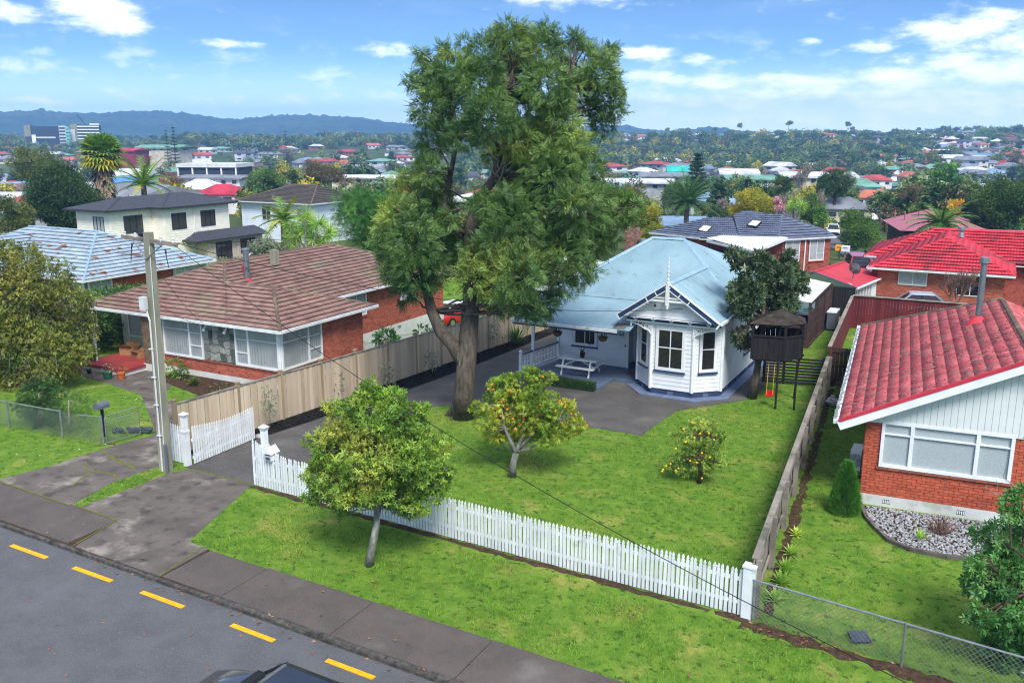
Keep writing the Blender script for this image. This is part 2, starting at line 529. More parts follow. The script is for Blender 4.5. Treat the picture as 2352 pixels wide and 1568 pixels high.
pm('white_iron', (206, 208, 204), (190, 193, 190), s=1, rough=.5, c3=(172, 172, 162), s3=.5, t3=(.55, .75), objr=.04)
pm('brick_red', (192, 98, 72), (174, 82, 58), s=9, rough=.88, bump=.4, bs=70, objr=.15, isl=.16, c3=(146, 84, 66), s3=3, t3=(.55, .75))
pm('brick_mixed', (186, 106, 84), (168, 90, 70), s=9, rough=.88, bump=.4, bs=70, objr=.2, isl=.22, c3=(76, 56, 52), s3=6.5, t3=(.62, .66))
pm('brick_brown', (124, 104, 82), (102, 84, 66), s=8, rough=.9, bump=.4, bs=60, objr=.2, isl=.2)
pm('brick_plain', (172, 92, 76), (150, 76, 60), s=6, rough=.88, isl=.12, c3=(112, 58, 48), s3=2.5, t3=(.5, .66))
pm('chimney_brick', (150, 110, 96), (124, 86, 74), s=8, rough=.9, objr=.3, isl=.3, c3=(96, 84, 78), s3=5, t3=(.55, .68))
pm('brick_sill', (150, 92, 74), (132, 78, 62), s=7, rough=.85, objr=.1, isl=.1)
pm('mortar', (190, 178, 162), (172, 160, 146), s=8, rough=.95)
pm('mortar_dark', (140, 124, 112), (124, 110, 100), s=8, rough=.95)
pm('plinth_white', (212, 214, 210), (196, 198, 194), s=1.6, rough=.85, c3=(170, 172, 162), s3=1.2, t3=(.55, .75))
pm('paling', (200, 182, 158), (176, 158, 134), s=1.7, rough=.9, stretch=(1, 1, .12), objr=.15, c3=(140, 124, 106), s3=1.1, t3=(.56, .74), bump=.3, bs=30)
pm('post_wood', (164, 144, 112), (142, 124, 98), s=3, rough=.9, stretch=(1, 1, .15), objr=.1)
pm('weathered_dark', (66, 59, 53), (46, 41, 37), s=4, rough=.95, objr=.2, c3=(88, 84, 66), s3=3, t3=(.58, .72))
pm('grey_wood', (150, 142, 132), (118, 111, 103), s=3, rough=.95, stretch=(.4, .4, .4), objr=.15, c3=(92, 90, 78), s3=2.2, t3=(.5, .68), bump=.5, bs=25)
pm('maroon_wood', (112, 42, 46), (92, 34, 38), s=2, rough=.85, stretch=(1, 1, .15), objr=.14, c3=(140, 74, 76), s3=1.2, t3=(.58, .76))
pm('black_wood', (38, 35, 36), (28, 26, 27), s=3, rough=.8, stretch=(1, 1, .15), objr=.2)
pm('dark_stain', (76, 56, 50), (62, 45, 41), s=3, rough=.8, objr=.18)
pm('bark', (100, 90, 80), (66, 59, 52), s=9, rough=.95, stretch=(1, 1, .22), bump=1.0, bs=16, c3=(132, 138, 126), s3=1.3, t3=(.6, .68))
pm('bark_grey', (128, 128, 120), (92, 92, 86), s=11, rough=.95, stretch=(1, 1, .35), bump=.8, bs=30, c3=(160, 164, 150), s3=4, t3=(.54, .66))
pm('bark_brown', (92, 74, 60), (66, 53, 44), s=8, rough=.95, bump=.8, bs=26)
pm('twig', (132, 104, 92), (104, 80, 70), s=3, rough=.9)
pm('twig_pale', (150, 140, 126), (118, 108, 96), s=3, rough=.9)
pm('palm_skirt', (146, 128, 108), (112, 98, 84), s=3, rough=.95, isl=.3)
pm('pole_concrete', (150, 148, 128), (126, 124, 108), s=3, rough=.95, stretch=(1, 1, .3), bump=.5, bs=30, c3=(112, 116, 92), s3=1.3, t3=(.5, .68))
pm('galv', (150, 156, 160), (128, 133, 137), s=6, rough=.45, metal=.55, spec=.5)
pm('galv_dull', (138, 146, 146), (112, 120, 120), s=6, rough=.65, metal=.2)
pm('pipe_white', (208, 212, 210), (188, 192, 190), s=4, rough=.6)
pm('flue_steel', (150, 156, 162), (132, 138, 144), s=5, rough=.35, metal=.7, c3=(84, 82, 80), s3=2, t3=(.6, .75))
pm('black_paint', (24, 24, 26), (18, 18, 20), s=4, rough=.5)
pm('cable_black', (20, 20, 22), None, rough=.7)
pm('porch_red', (158, 62, 60), (142, 52, 52), s=1.5, rough=.65, c3=(126, 56, 54), s3=1.2, t3=(.55, .75))
pm('terracotta', (196, 104, 52), (172, 88, 44), s=6, rough=.8)
pm('green_plastic', (48, 96, 72), (40, 84, 62), s=4, rough=.5)
pm('cardboard', (168, 130, 88), (150, 114, 76), s=5, rough=.9)
pm('cream_paint', (206, 200, 180), (192, 186, 166), s=2, rough=.7)
pm('cream_board', (240, 235, 220), (230, 225, 210), s=2, rough=.65, objr=.02)
pm('cream_brick', (206, 192, 174), (186, 168, 150), s=5, rough=.9, isl=.1)
pm('pale_board', (220, 228, 236), (210, 219, 228), s=1, rough=.6, objr=.02)
pm('mint_board', (214, 220, 220), (205, 212, 212), s=1.2, rough=.6)
pm('curtain', (196, 200, 202), (178, 183, 187), s=1.6, rough=.95, transl=.15)
pm('lace', (204, 206, 206), (186, 190, 192), s=5, rough=.95)
pm('roller_blind', (188, 198, 202), (178, 189, 194), s=22, rough=.9, c3=(170, 180, 186), s3=30, t3=(.5, .6))
pm('dark_room', (22, 22, 24), (16, 16, 18), s=1, rough=.9)
pm('blind_dark', (52, 44, 40), (38, 33, 31), s=3, rough=.7)
pm('alu_dark', (62, 64, 70), None, rough=.45, metal=.3)
pm('schist', (142, 148, 140), (118, 122, 118), s=4, rough=.85, objr=.35, isl=.35, hue=.05, bump=.4, bs=30)
pm('schist_dark', (70, 84, 74), (88, 92, 84), s=4, rough=.85, objr=.3, isl=.3)
pm('pebble', (164, 164, 164), (136, 138, 142), s=6, rough=.85, isl=.35, hue=.03)
pm('red_paint', (190, 18, 26), (180, 14, 22), s=2, rough=.3, coat=.8, spec=.5)
pm('car_dark', (52, 56, 66), (46, 50, 60), s=2, rough=.28, coat=1.0, metal=.4)
pm('car_white', (222, 226, 230), None, rough=.3, coat=.7)
pm('car_silver', (186, 194, 204), None, rough=.3, coat=.7, metal=.3)
pm('rubber', (22, 22, 23), None, rough=.9)
pm('chrome', (190, 192, 196), None, rough=.2, metal=.9)
pm('tail_red', (150, 12, 14), None, rough=.25)
pm('plate', (226, 228, 226), None, rough=.5)
pm('orange_fruit', (240, 132, 16), (226, 112, 12), s=12, rough=.5, isl=.1)
pm('lemon_fruit', (244, 184, 36), (232, 164, 24), s=12, rough=.5, isl=.12)
pm('fallen_leaf', (150, 110, 80), (108, 80, 60), s=4, rough=.9, isl=.35, hue=.012)
pm('swing_red', (222, 34, 36), None, rough=.4)
pm('rope_yellow', (226, 190, 52), None, rough=.8)
pm('tub_white', (226, 230, 232), None, rough=.3)
pm('tub_water', (96, 190, 176), None, rough=.1)
pm('sack', (192, 192, 196), (168, 168, 174), s=4, rough=.8, bump=.5, bs=12)
pm('coir', (120, 82, 54), (98, 66, 44), s=10, rough=.95)
pm('letterbox_grey', (92, 98, 108), None, rough=.5)
pm('slab_slate', (72, 78, 92), (58, 64, 76), s=6, rough=.7)
pm('moss', (112, 120, 34), (88, 98, 30), s=5, rough=.95)
pm('ink', (30, 34, 44), None, rough=.8)
glass_mat('glass', (.05, .06, .07), .9)
glass_mat('glass_dark', (.012, .014, .018), .25)
glass_mat('glass_clear', (.1, .12, .13), .95)
glass_mat('car_glass', (.02, .025, .03), .35)
leaf_mat('leaf_big', (80, 104, 54), (52, 78, 44), (122, 136, 64), s=.7, isl=.42)
leaf_mat('leaf_street', (108, 132, 50), (78, 106, 40), (148, 142, 68), s=1.3, isl=.4)
leaf_mat('leaf_citrus', (110, 130, 44), (78, 104, 36), (146, 146, 50), s=1.6, isl=.38)
leaf_mat('leaf_lemon', (116, 134, 56), (90, 112, 48), (160, 156, 66), s=1.6, isl=.36)
leaf_mat('leaf_magnolia', (64, 80, 52), (50, 64, 44), (118, 108, 84), s=1.3, transl=.1, spec=.5, rough=.4)
leaf_mat('leaf_willow', (98, 102, 40), (74, 82, 34), (124, 120, 58), s=.9, isl=.36)
leaf_mat('leaf_shrub', (60, 86, 44), (44, 68, 36), None, s=1.5)
leaf_mat('leaf_bay', (66, 106, 52), (46, 82, 42), (96, 132, 72), s=1.2, spec=.45, rough=.4)
leaf_mat('leaf_conifer', (66, 108, 40), (42, 78, 30), (104, 136, 54), s=.8, isl=.36)
leaf_mat('leaf_dark', (50, 74, 38), (34, 55, 30), (72, 92, 46), s=.4, isl=.36)
leaf_mat('leaf_olive', (84, 94, 44), (62, 76, 36), (112, 112, 52), s=.4)
leaf_mat('leaf_mid', (76, 102, 42), (54, 82, 34), (100, 116, 52), s=.4)
leaf_mat('leaf_yellow', (144, 134, 40), (98, 108, 36), (176, 150, 44), s=.5)
leaf_mat('leaf_gold', (206, 152, 36), (172, 124, 32), None, s=.5)
leaf_mat('leaf_brown', (92, 84, 60), (74, 70, 50), (112, 98, 72), s=.5)
leaf_mat('leaf_palm', (92, 118, 44), (70, 98, 40), (150, 142, 52), s=.8)
leaf_mat('leaf_phoenix', (66, 96, 50), (52, 78, 42), None, s=.8)
leaf_mat('leaf_cabbage', (126, 152, 60), (98, 128, 50), (160, 166, 82), s=.8)
leaf_mat('leaf_pink', (206, 150, 168), (170, 100, 124), (226, 190, 196), s=2)
leaf_mat('leaf_far', (86, 104, 62), (62, 82, 52), (98, 104, 64), s=.05, transl=.0, isl=.34)
leaf_mat('leaf_grey', (112, 118, 100), (88, 98, 82), None, s=2)
leaf_mat('blade', (94, 122, 40), (66, 98, 30), (134, 130, 66), s=1.4, isl=.42, transl=.2)
pm('forest_far', (62, 80, 54), (44, 62, 44), s=.012, rough=.95, c3=(76, 84, 54), s3=.004, t3=(.5, .7), c4=(30, 42, 30), s4=.05, t4=(.5, .65), spec=.05)
pm('terrain', (82, 94, 54), (62, 76, 44), s=.05, rough=.95, c3=(112, 112, 66), s3=.012, t3=(.55, .75), c4=(74, 66, 48), s4=.09, t4=(.6, .7), spec=.05)
pm('house_wall', (214, 214, 214), None, oc=True, s=.5, rough=.8)
pm('house_roof', (200, 200, 200), None, oc=True, s=.3, rough=.7)
pm('far_glass', (52, 60, 72), None, rough=.2, spec=.5)


# ------------------------------------------------------------------ terrain, lawns, road
def kerb_y(x): return 13.44 - .03 * (x + 15)
def path_y(x): return 15.18 - .035 * (x + 15)
def fence_x(y): return -23.1 + (y - 19.7) * .0905


def drop(x, y):
    """the lot on the far side of the paling fence falls away to the rear"""
    a = np.clip((np.asarray(y, float) - 29) / 12, 0, 1); a = a * a * (3 - 2 * a)
    b = np.clip((fence_x(np.asarray(y, float)) - .12 - np.asarray(x, float)) / .25, 0, 1)
    return -1.25 * a * b


def build_terrain():
    nr, na = 150, 420
    rr = np.concatenate([[0.01], np.geomspace(6, 4200, nr)])
    aa = np.linspace(0, 2 * math.pi, na, endpoint=False)
    Rg, Ag = np.meshgrid(rr, aa, indexing='ij')
    X, Y = Rg * np.sin(Ag), Rg * np.cos(Ag)
    Z = T(X, Y) - .45 * np.clip((62 - Rg) / 6, 0, 1)
    inlot = (X > -61) & (X < 27) & (Y > 2) & (Y < 57)
    Z = np.where(inlot, np.minimum(Z, -1.9), Z)
    V = np.stack([X, Y, Z], -1).reshape(-1, 3)
    i = np.arange(len(rr) - 1)[:, None] * na; j = np.arange(na)[None, :]; j2 = (j + 1) % na
    Fq = np.stack([i + j, i + j2, i + na + j2, i + na + j], -1).reshape(-1, 4)
    link('ground', np_mesh('ground', V, Fq, 'terrain', True), kind='structure', label='suburban ground falling away behind the houses to a valley')
    # lawns of the front lots
    xs = np.unique(np.concatenate([np.linspace(-62, 28, 150), np.linspace(-24, -20.5, 40)])); ts = np.linspace(0, 1, 130)
    Xg, Tg = np.meshgrid(xs, ts, indexing='ij')
    Y0 = path_y(Xg) - .05
    Yg = Y0 + (58.5 - Y0) * Tg
    Zg = drop(Xg, Yg) + .012 * np.sin(Xg * 1.7) * np.sin(Yg * 1.3) * np.clip((Yg - Y0) / 1.0, 0, 1)
    Zg = np.where((Yg > 56) | (Xg < -60) | (Xg > 26), -.5, Zg)
    V = np.stack([Xg, Yg, Zg], -1).reshape(-1, 3); n = len(ts)
    i = np.arange(len(xs) - 1)[:, None] * n; j = np.arange(n - 1)[None, :]
    Fq = np.stack([i + j, i + n + j, i + n + j + 1, i + j + 1], -1).reshape(-1, 4)
    link('lawn', np_mesh('lawn', V, Fq, 'grass', True), kind='structure', label='green front lawns and grass verge behind the footpath')


build_terrain()


def sheet(name, pts, z, mt, parent=None, th=.03, **kw):
    b = B().prism([(p[0], p[1], z - th) for p in pts], (0, 0, th))
    return b.make(name, mt, parent, kind=None if parent else 'structure', **kw)


# road with broken yellow edge line
sheet('road', [(-90, -6), (60, -6), (60, kerb_y(60)), (-90, kerb_y(-90))], -.11, 'asphalt', label='dark asphalt street with a broken yellow edge line', th=.2)
road = bpy.data.objects['road']
for (a, b) in [((-21.95, 13.10), (-20.46, 13.07)), ((-19.38, 13.05), (-17.94, 13.02)), ((-16.87, 13.0), (-15.44, 12.96)), ((-13.9, 12.92), (-12.62, 12.87)), ((-11.16, 12.83), (-9.92, 12.78)), ((-8.1, 12.73), (-6.9, 12.7)), ((-24.6, 13.18), (-23.3, 13.14))]:
    B().beam((a[0], a[1], -.105), (b[0], b[1], -.105), .13, .01).make('yellow_dash', 'yellow_paint', road)
# footpath in slabs and separate kerb stones
fp = sheet('footpath', [(-90, kerb_y(-90) + .1), (50, kerb_y(50) + .1), (50, path_y(50)), (-90, path_y(-90))], -.02, 'soil', th=.1, label='footpath of dark asphalt slabs along the kerb')
x = -60.0
joints = [-60, -48, -40, -33, -29.5, -26.2, -20.55, -16.9, -14.9, -11.6, -8.4, -5.2, -2, 1.2, 4.4, 8, 14, 22, 34, 48]
for k in range(len(joints) - 1):
    a, b = joints[k] + .012, joints[k + 1] - .012
    if -20.6 < joints[k] < -17:
        continue
    dz = RND.uniform(-.004, .006)
    sheet('footpath_slab', [(a, kerb_y(a) + .14), (b, kerb_y(b) + .14), (b, path_y(b)), (a, path_y(a))], .0 + dz, 'footpath', fp)
kb = sheet('kerb', [(-90, kerb_y(-90) - .01), (50, kerb_y(50) - .01), (50, kerb_y(50) + .1), (-90, kerb_y(-90) + .1)], -.03, 'kerb_stone', th=.1, label='row of worn kerb stones between road and footpath')
x = -17.0; 
while x < 8:
    L = .88 + RND.uniform(-.05, .06)
    if True:
        h = .005 + RND.uniform(-.012, .008) - .09 * max(0, 1 - (x + 17.0) / 1.6)
        a, b2 = x + .012, x + L - .012
        q = B()
        ya, yb = kerb_y(a), kerb_y(b2)
        pr = [(-.0, -.12), (.012, -.02 + h), (.03, h), (.125, h), (.13, -.12)]
        q.add([(a, ya + u, w) for u, w in pr] + [(b2, yb + u, w) for u, w in pr], [(0, 1, 2, 3, 4), (9, 8, 7, 6, 5)] + [(i, (i + 1) % 5, 5 + (i + 1) % 5, 5 + i) for i in range(5)])
        q.make('kerb_stone', 'kerb_stone', kb)
    x += L
for k in range(14):                                # lowered kerb along the vehicle crossings
    a = -32.0 + k * 1.07; b2 = a + 1.05
    B().prism([(a, kerb_y(a) - .02, -.1), (b2, kerb_y(b2) - .02, -.1), (b2, kerb_y(b2) + .14, -.02), (a, kerb_y(a) + .14, -.02)], (0, 0, -.05)).make('kerb_stone', 'kerb_stone', kb)

# driveways and paths
sheet('driveway_apron', [(-21.8, 19.12), (-19.15, 19.05), (-17.78, 15.27), (-17.0, 15.24), (-16.92, 13.6), (-20.2, 13.7), (-20.55, 15.3), (-22.29, 15.42), (-22.14, 17.36), (-22.15, 18.6)], .012, 'old_concrete', label='pale worn concrete crossing in front of the white gates')
sheet('driveway', [(-22.1, 19.14), (-19.1, 19.07), (-18.75, 24), (-18.7, 28.2), (-18.2, 28.95), (-10.16, 28.98), (-10.0, 32.4), (-8.1, 34.9), (-7.75, 36), (-7.9, 46), (-20.05, 46), (-20.05, 42.4), (-20.4, 34.6), (-20.9, 29), (-22.02, 22.1)], .016, 'drive_asphalt', label='dark asphalt driveway running past the big tree to the villa')
sheet('neighbour_driveway', [(-26.4, 15.6), (-22.65, 15.36), (-23.03, 17.0), (-22.9, 18.8), (-23.15, 19.7), (-23.3, 20.6), (-24.0, 21.3), (-28.06, 23.93), (-29.1, 24.3), (-30.35, 26.0), (-31.3, 27), (-36.4, 26.8), (-36.4, 25.7), (-34.4, 24.9), (-30.2, 24.2), (-26.5, 21.64), (-25.55, 20.86), (-25.9, 19.2), (-26.0, 17.2)], .012, 'old_concrete', label='cracked mossy concrete path leading to the red porch')
sheet('mulch_bed', [(fence_x(19.9) + .06, 19.9), (-22.06, 22.1), (-20.92, 29), (-20.42, 34.6), (-20.07, 42.4), (-20.07, 45), (fence_x(45) + .06, 45)], .022, 'mulch', label='black mulch bed between paling fence and driveway')
sheet('garden_bed', [(-31.6, 26.6), (-30.6, 25.9), (-27.3, 25.0), (-25.2, 25.1), (-24.9, 27.2), (-24.9, 33), (-25.4, 33), (-25.4, 27.45), (-31.6, 27.45)], .014, 'soil', label='narrow soil bed below the neighbour window wall')
def ragged(a, b, w0, seed, n=26):
    rg = random.Random(seed); a = Vector((a[0], a[1])); b = Vector((b[0], b[1])); d = (b - a); nn = Vector((-d.y, d.x)).normalized(); up, lo = [], []
    for k in range(n + 1):
        p = a + d * (k / n); up.append(tuple(p + nn * w0 * rg.uniform(.25, 1.1))); lo.append(tuple(p - nn * w0 * rg.uniform(.25, 1.1)))
    return lo + up[::-1]


sheet('fence_soil', ragged((-19.1, 18.9), (-3.8, 18.26), .13, 1, 60), .011, 'soil', label='strip of bare soil under the picket fence')
sheet('wire_fence_soil', ragged((-3.9, 18.1), (3.2, 17.4), .26, 2, 40), .0125, 'soil', label='strip of bare soil under the wire fence')
sheet('side_soil', ragged((-3.5, 18.8), (-5.15, 38.4), .17, 3, 90), .011, 'soil', label='worn soil along the grey side fence')
# cracks and joints in the old concrete, grown over with moss
jn = B()
for a, b, w in [((-20.6, 15.31), (-22.3, 15.42), .035), ((-20.58, 15.3), (-20.25, 13.7), .03), ((-17.2, 15.2), (-16.95, 13.6), .03), ((-21.8, 19.1), (-19.2, 19.03), .04), ((-26.3, 15.55), (-22.7, 15.36), .035), ((-25.9, 18.9), (-23.3, 18.2), .05)]:
    jn.beam((a[0], a[1], .014), (b[0], b[1], .014), w, .012)
for seq in ([(-25.3, 17.9), (-24.8, 17.5), (-24.4, 17.55), (-24.2, 16.9), (-23.9, 16.4)], [(-23.4, 18.2), (-23.9, 18.5), (-24.4, 18.4), (-25.0, 18.6)], [(-24.3, 17.5), (-23.6, 17.6), (-23.1, 17.4)]):
    for p, q in zip(seq, seq[1:]):
        jn.beam((p[0], p[1], .012), (q[0], q[1], .012), .05, .012)
jn.make('moss', 'moss', kind='stuff', label='thin lines of moss in the joints of the concrete', cat='moss')


# ------------------------------------------------------------------ far hills
def build_hills():
    sk = [(-900, 290), (-300, 275), (0, 267), (45, 262), (100, 261), (165, 266), (200, 261), (235, 268), (285, 258), (320, 263), (395, 259), (440, 268), (550, 278), (600, 270), (690, 266), (760, 270), (820, 269), (870, 280), (1000, 289),
          (1176, 296), (1300, 292), (1420, 288), (1500, 299), (1560, 302), (1645, 291), (1700, 302), (1800, 306), (2000, 305), (2150, 302), (2352, 303), (2900, 299), (3600, 303)]
    vx = np.linspace(-900, 3600, 900)
    top = np.interp(vx, [p[0] for p in sk], [p[1] for p in sk])
    top = np.convolve(np.pad(top, 6, mode='edge'), np.ones(13) / 13, 'valid')
    a = np.arctan((vx - 1176) / 2115.0) - YAW
    rows = []
    rads = np.linspace(2100, 3400, 34)
    rg = np.random.default_rng(3)
    jit = np.convolve(rg.normal(size=930), np.ones(3) / 3, 'same')[:900] * 3.6
    big = np.sin(vx * .021) * np.sin(vx * .0071 + 1)
    for k, r in enumerate(rads):
        w = np.clip((r - 2100) / (2700 - 2100), 0, 1)
        w = np.where(r <= 2700, np.sin(w * math.pi / 2) ** 1.3, np.cos(np.clip((r - 2700) / 700, 0, 1) * math.pi / 2))
        hz = CAM_H + (HZ - top) / 2115.0 * 2700 / np.cos(np.arctan((vx - 1176) / 2115.0)) ** 0
        fold = 1 + .13 * np.sin(vx * .03 + k * .35) * (1 - w) + .07 * np.sin(vx * .075 - k * .6) * (1 - w)
        zz = -1 + (hz + 1) * w * fold + (jit if w > .97 else jit * .5 * np.roll(jit, k * 7)) * w
        rows.append(np.stack([r * np.sin(a), r * np.cos(a), zz], -1))
    V = np.concatenate(rows); n = 900
    i = np.arange(len(rads) - 1)[:, None] * n; j = np.arange(n - 1)[None, :]
    Fq = np.stack([i + j, i + j + 1, i + n + j + 1, i + n + j], -1).reshape(-1, 4)
    link('hills', np_mesh('hills', V, Fq, 'forest_far', True), kind='structure', label='long forested blue hills along the horizon')


build_hills()
# ------------------------------------------------------------------ building helpers
class Wall:
    """a vertical wall line from p0 to p1; outward is to the right-hand side when walking p0 -> p1"""
    def __init__(s, p0, p1):
        s.p0 = Vector((p0[0], p0[1], 0)); d = Vector((p1[0] - p0[0], p1[1] - p0[1], 0)); s.L = d.length; s.d = d.normalized(); s.n = Vector((s.d.y, -s.d.x, 0))
        s.ang = math.atan2(s.d.y, s.d.x)

    def P(s, a, o, z):
        p = s.p0 + s.d * a + s.n * o
        return Vector((p.x, p.y, z))

    def box(s, b, s0, s1, o0, o1, z0, z1):
        b.add([s.P(s0, o1, z0), s.P(s1, o1, z0), s.P(s1, o0, z0), s.P(s0, o0, z0), s.P(s0, o1, z1), s.P(s1, o1, z1), s.P(s1, o0, z1), s.P(s0, o0, z1)],
              [(0, 3, 2, 1), (4, 5, 6, 7), (0, 1, 5, 4), (1, 2, 6, 5), (2, 3, 7, 6), (3, 0, 4, 7)])
        return b

    def quad(s, b, s0, s1, o, z0, z1):
        b.add([s.P(s0, o, z0), s.P(s1, o, z0), s.P(s1, o, z1), s.P(s0, o, z1)], [(0, 1, 2, 3)])
        return b


def cut(s0, s1, zc, ops):
    iv = [(s0, s1)]
    for (a, b, z0, z1) in ops:
        if z0 - .01 < zc < z1 + .01:
            nv = []
            for (u, w) in iv:
                if b <= u or a >= w:
                    nv.append((u, w))
                else:
                    if a > u: nv.append((u, a))
                    if b < w: nv.append((b, w))
            iv = nv
    return [(u, w) for u, w in iv if w - u > .03]


def boards(parent, wl, s0, s1, z0, z1, ops, mt, h=.17, th=.024, lim=None, name='weatherboard'):
    z = z0
    while z < z1 - .02:
        zt = min(z + h, z1)
        a, b = s0, s1
        if lim:
            a, b = lim(z + h * .5)
        for (u, w) in cut(a, b, (z + zt) / 2, ops):
            q = B(); zl = z + .004
            pts = [(0, zl), (th, zl), (th, zl + .03), (th * .45, zt), (0, zt)]
            q.add([wl.P(u, o, zz) for o, zz in pts] + [wl.P(w, o, zz) for o, zz in pts], [(0, 1, 2, 3, 4), (9, 8, 7, 6, 5)] + [(i, 5 + i, 5 + (i + 1) % 5, (i + 1) % 5) for i in range(5)])
            q.make(name, mt, parent)
        z += h


def bricks(parent, walls, mt, budget=300, bl=.23, bh=.074, j=.012, dep=.02, name='brick'):
    cand = []; rest = []
    for (wl, s0, s1, z0, z1, ops) in walls:
        row = 0; z = z0
        while z + bh <= z1 + .02:
            off = -(bl + j) / 2 if row % 2 else 0.0
            s = s0 + off
            while s < s1:
                for (u, w) in cut(max(s, s0), min(s + bl, s1), z + bh / 2, ops):
                    if w - u > bl - .001:
                        cand.append((wl, u, z))
                    elif w - u > .04:
                        rest.append((wl, u, w, z))
                s += bl + j
            z += bh + j; row += 1
    def dist(c):
        p = c[0].P(c[1], 0, c[2]); return p.x ** 2 + p.y ** 2 + (p.z - CAM_H) ** 2
    cand.sort(key=dist)
    me = B().box(0, bl, -dep, .03, 0, bh).mesh(name, mt)
    for (wl, u, z) in cand[:budget]:
        p = wl.P(u, 0, z) + wl.n * RND.uniform(-.002, .003)
        link(name, me, parent, loc=p, rot=(0, 0, wl.ang))
    q = B()
    for (wl, u, z) in cand[budget:]:
        wl.box(q, u, u + bl, -.03, dep + RND.uniform(-.002, .003), z, z + bh)
    for (wl, u, w, z) in rest:
        wl.box(q, u, w, -.03, dep, z, z + bh)
    if q.v:
        q.make('brickwork', mt, parent, kind='stuff')


def plane_axes(poly):
    p = [Vector(q) for q in poly]
    u = (p[1] - p[0]).normalized(); n = None
    for k in range(2, len(p)):
        n = u.cross(p[k] - p[0])
        if n.length > 1e-4:
            break
    n.normalize()
    if n.z < 0: n = -n
    v = n.cross(u).normalized()
    return p[0], u, v, n, [((q - p[0]).dot(u), (q - p[0]).dot(v)) for q in p]


def tiles(parent, planes, mt, deck, tw=.3, tl=.33, waves=2, amp=.018, lip=.028, budget=300, under=.07, name='roof_tile', stuffname='tile_field'):
    """overlapping roof tiles on convex roof planes; the first edge of each plane is its eave"""
    seg = waves * 3
    tv = []
    for k in range(seg + 1):
        u = tw * k / seg
        hgt = amp * (.5 - .5 * math.cos(2 * math.pi * k / seg * waves))
        tv += [(u, 0.0, lip + hgt), (u, tl * 1.06, .004 + hgt), (u, under, hgt * .3 - .006)]
    tf = []
    for k in range(seg):
        a, b = 3 * k, 3 * k + 3
        tf += [(a, b, b + 1, a + 1), (a + 2, b + 2, b, a)]
    tvn = np.array(tv); tfn = np.array(tf)
    cand = []; RV = []; RF = []; off = 0
    dk = B()
    for poly in planes:
        o, u, v, n, p2 = plane_axes(poly)
        dk.poly([Vector(q) - n * .012 for q in poly])
        area = sum(p2[i][0] * p2[(i + 1) % len(p2)][1] - p2[(i + 1) % len(p2)][0] * p2[i][1] for i in range(len(p2)))
        pp = p2 if area > 0 else p2[::-1]
        edges = []
        for i in range(len(pp)):
            a, b = pp[i], pp[(i + 1) % len(pp)]
            ex, ey = b[0] - a[0], b[1] - a[1]; L = math.hypot(ex, ey)
            if L > 1e-6: edges.append((a, (-ey / L, ex / L)))
        inside = lambda x, y: min((x - a[0]) * nn[0] + (y - a[1]) * nn[1] for a, nn in edges)
        umin, umax = min(q[0] for q in pp), max(q[0] for q in pp); vmax = max(q[1] for q in pp)
        r = 0
        while r * tl < vmax:
            y = r * tl; x = umin - (tw / 2 if r % 2 else 0)
            while x < umax:
                cs = [inside(x, y), inside(x + tw, y), inside(x, y + tl), inside(x + tw, y + tl)]
                if min(cs) >= -.005:
                    cand.append((o + u * x + v * y, u, v, n))
                elif max(cs) > .02 or inside(x + tw / 2, y + tl / 2) > 0:
                    q = tvn.copy(); q[:, 0] += x; q[:, 1] += y
                    for _ in range(2):
                        for a, nn in edges:
                            dd = (q[:, 0] - a[0]) * nn[0] + (q[:, 1] - a[1]) * nn[1]
                            mneg = np.minimum(dd, 0)
                            q[:, 0] -= mneg * nn[0]; q[:, 1] -= mneg * nn[1]
                    W = np.array(o)[None] + q[:, :1] * np.array(u)[None] + q[:, 1:2] * np.array(v)[None] + q[:, 2:] * np.array(n)[None]
                    RV.append(W); RF.append(tfn + off); off += len(tvn)
                x += tw
            r += 1
    cand.sort(key=lambda c: c[0].x ** 2 + c[0].y ** 2)
    me = np_mesh(name, tvn, tfn, mt)
    for (p, u, v, n) in cand[:budget]:
        k = RND.uniform(-.004, .004)
        m = Matrix(((u.x, v.x, n.x, p.x + n.x * k), (u.y, v.y, n.y, p.y + n.y * k), (u.z, v.z, n.z, p.z + n.z * k), (0, 0, 0, 1)))
        link(name, me, parent, mw=m)
    for (p, u, v, n) in cand[budget:]:
        Rm = np.array([[u.x, v.x, n.x], [u.y, v.y, n.y], [u.z, v.z, n.z]])
        RV.append(tvn @ Rm.T + np.array(p) + np.array(n) * RND.uniform(-.004, .004)); RF.append(tfn + off); off += len(tvn)
    if RV:
        link(stuffname, np_mesh(stuffname, np.concatenate(RV), np.concatenate(RF), mt), parent, kind='stuff')
    dk.make('roof_deck', deck, parent)


def ridge_caps(parent, lines, mt, w=.2, L=.38, name='ridge_tile', lift=.03):
    for (a, b) in lines:
        a = Vector(a); b = Vector(b); d = b - a; n = max(1, int(d.length / L)); d.normalize(); st = (b - a).length / n
        sd_ = d.cross(Vector((0, 0, 1))).normalized(); up = sd_.cross(d).normalized()
        q = B(); prof = [(-w / 2, -.06), (-w * .33, .02), (0, .05), (w * .33, .02), (w / 2, -.06)]
        va = [sd_ * x * 1.06 + up * (y + .008) for x, y in prof]; vb = [d * (st * 1.05) + sd_ * x * .94 + up * (y - .004) for x, y in prof]
        q.add(va + vb, [(i, i + 1, 6 + i, 5 + i) for i in range(4)] + [(0, 1, 2, 3, 4)])
        me = q.mesh(name, mt)
        for k in range(n):
            link(name, me, parent, loc=a + d * (st * k) + up * lift)


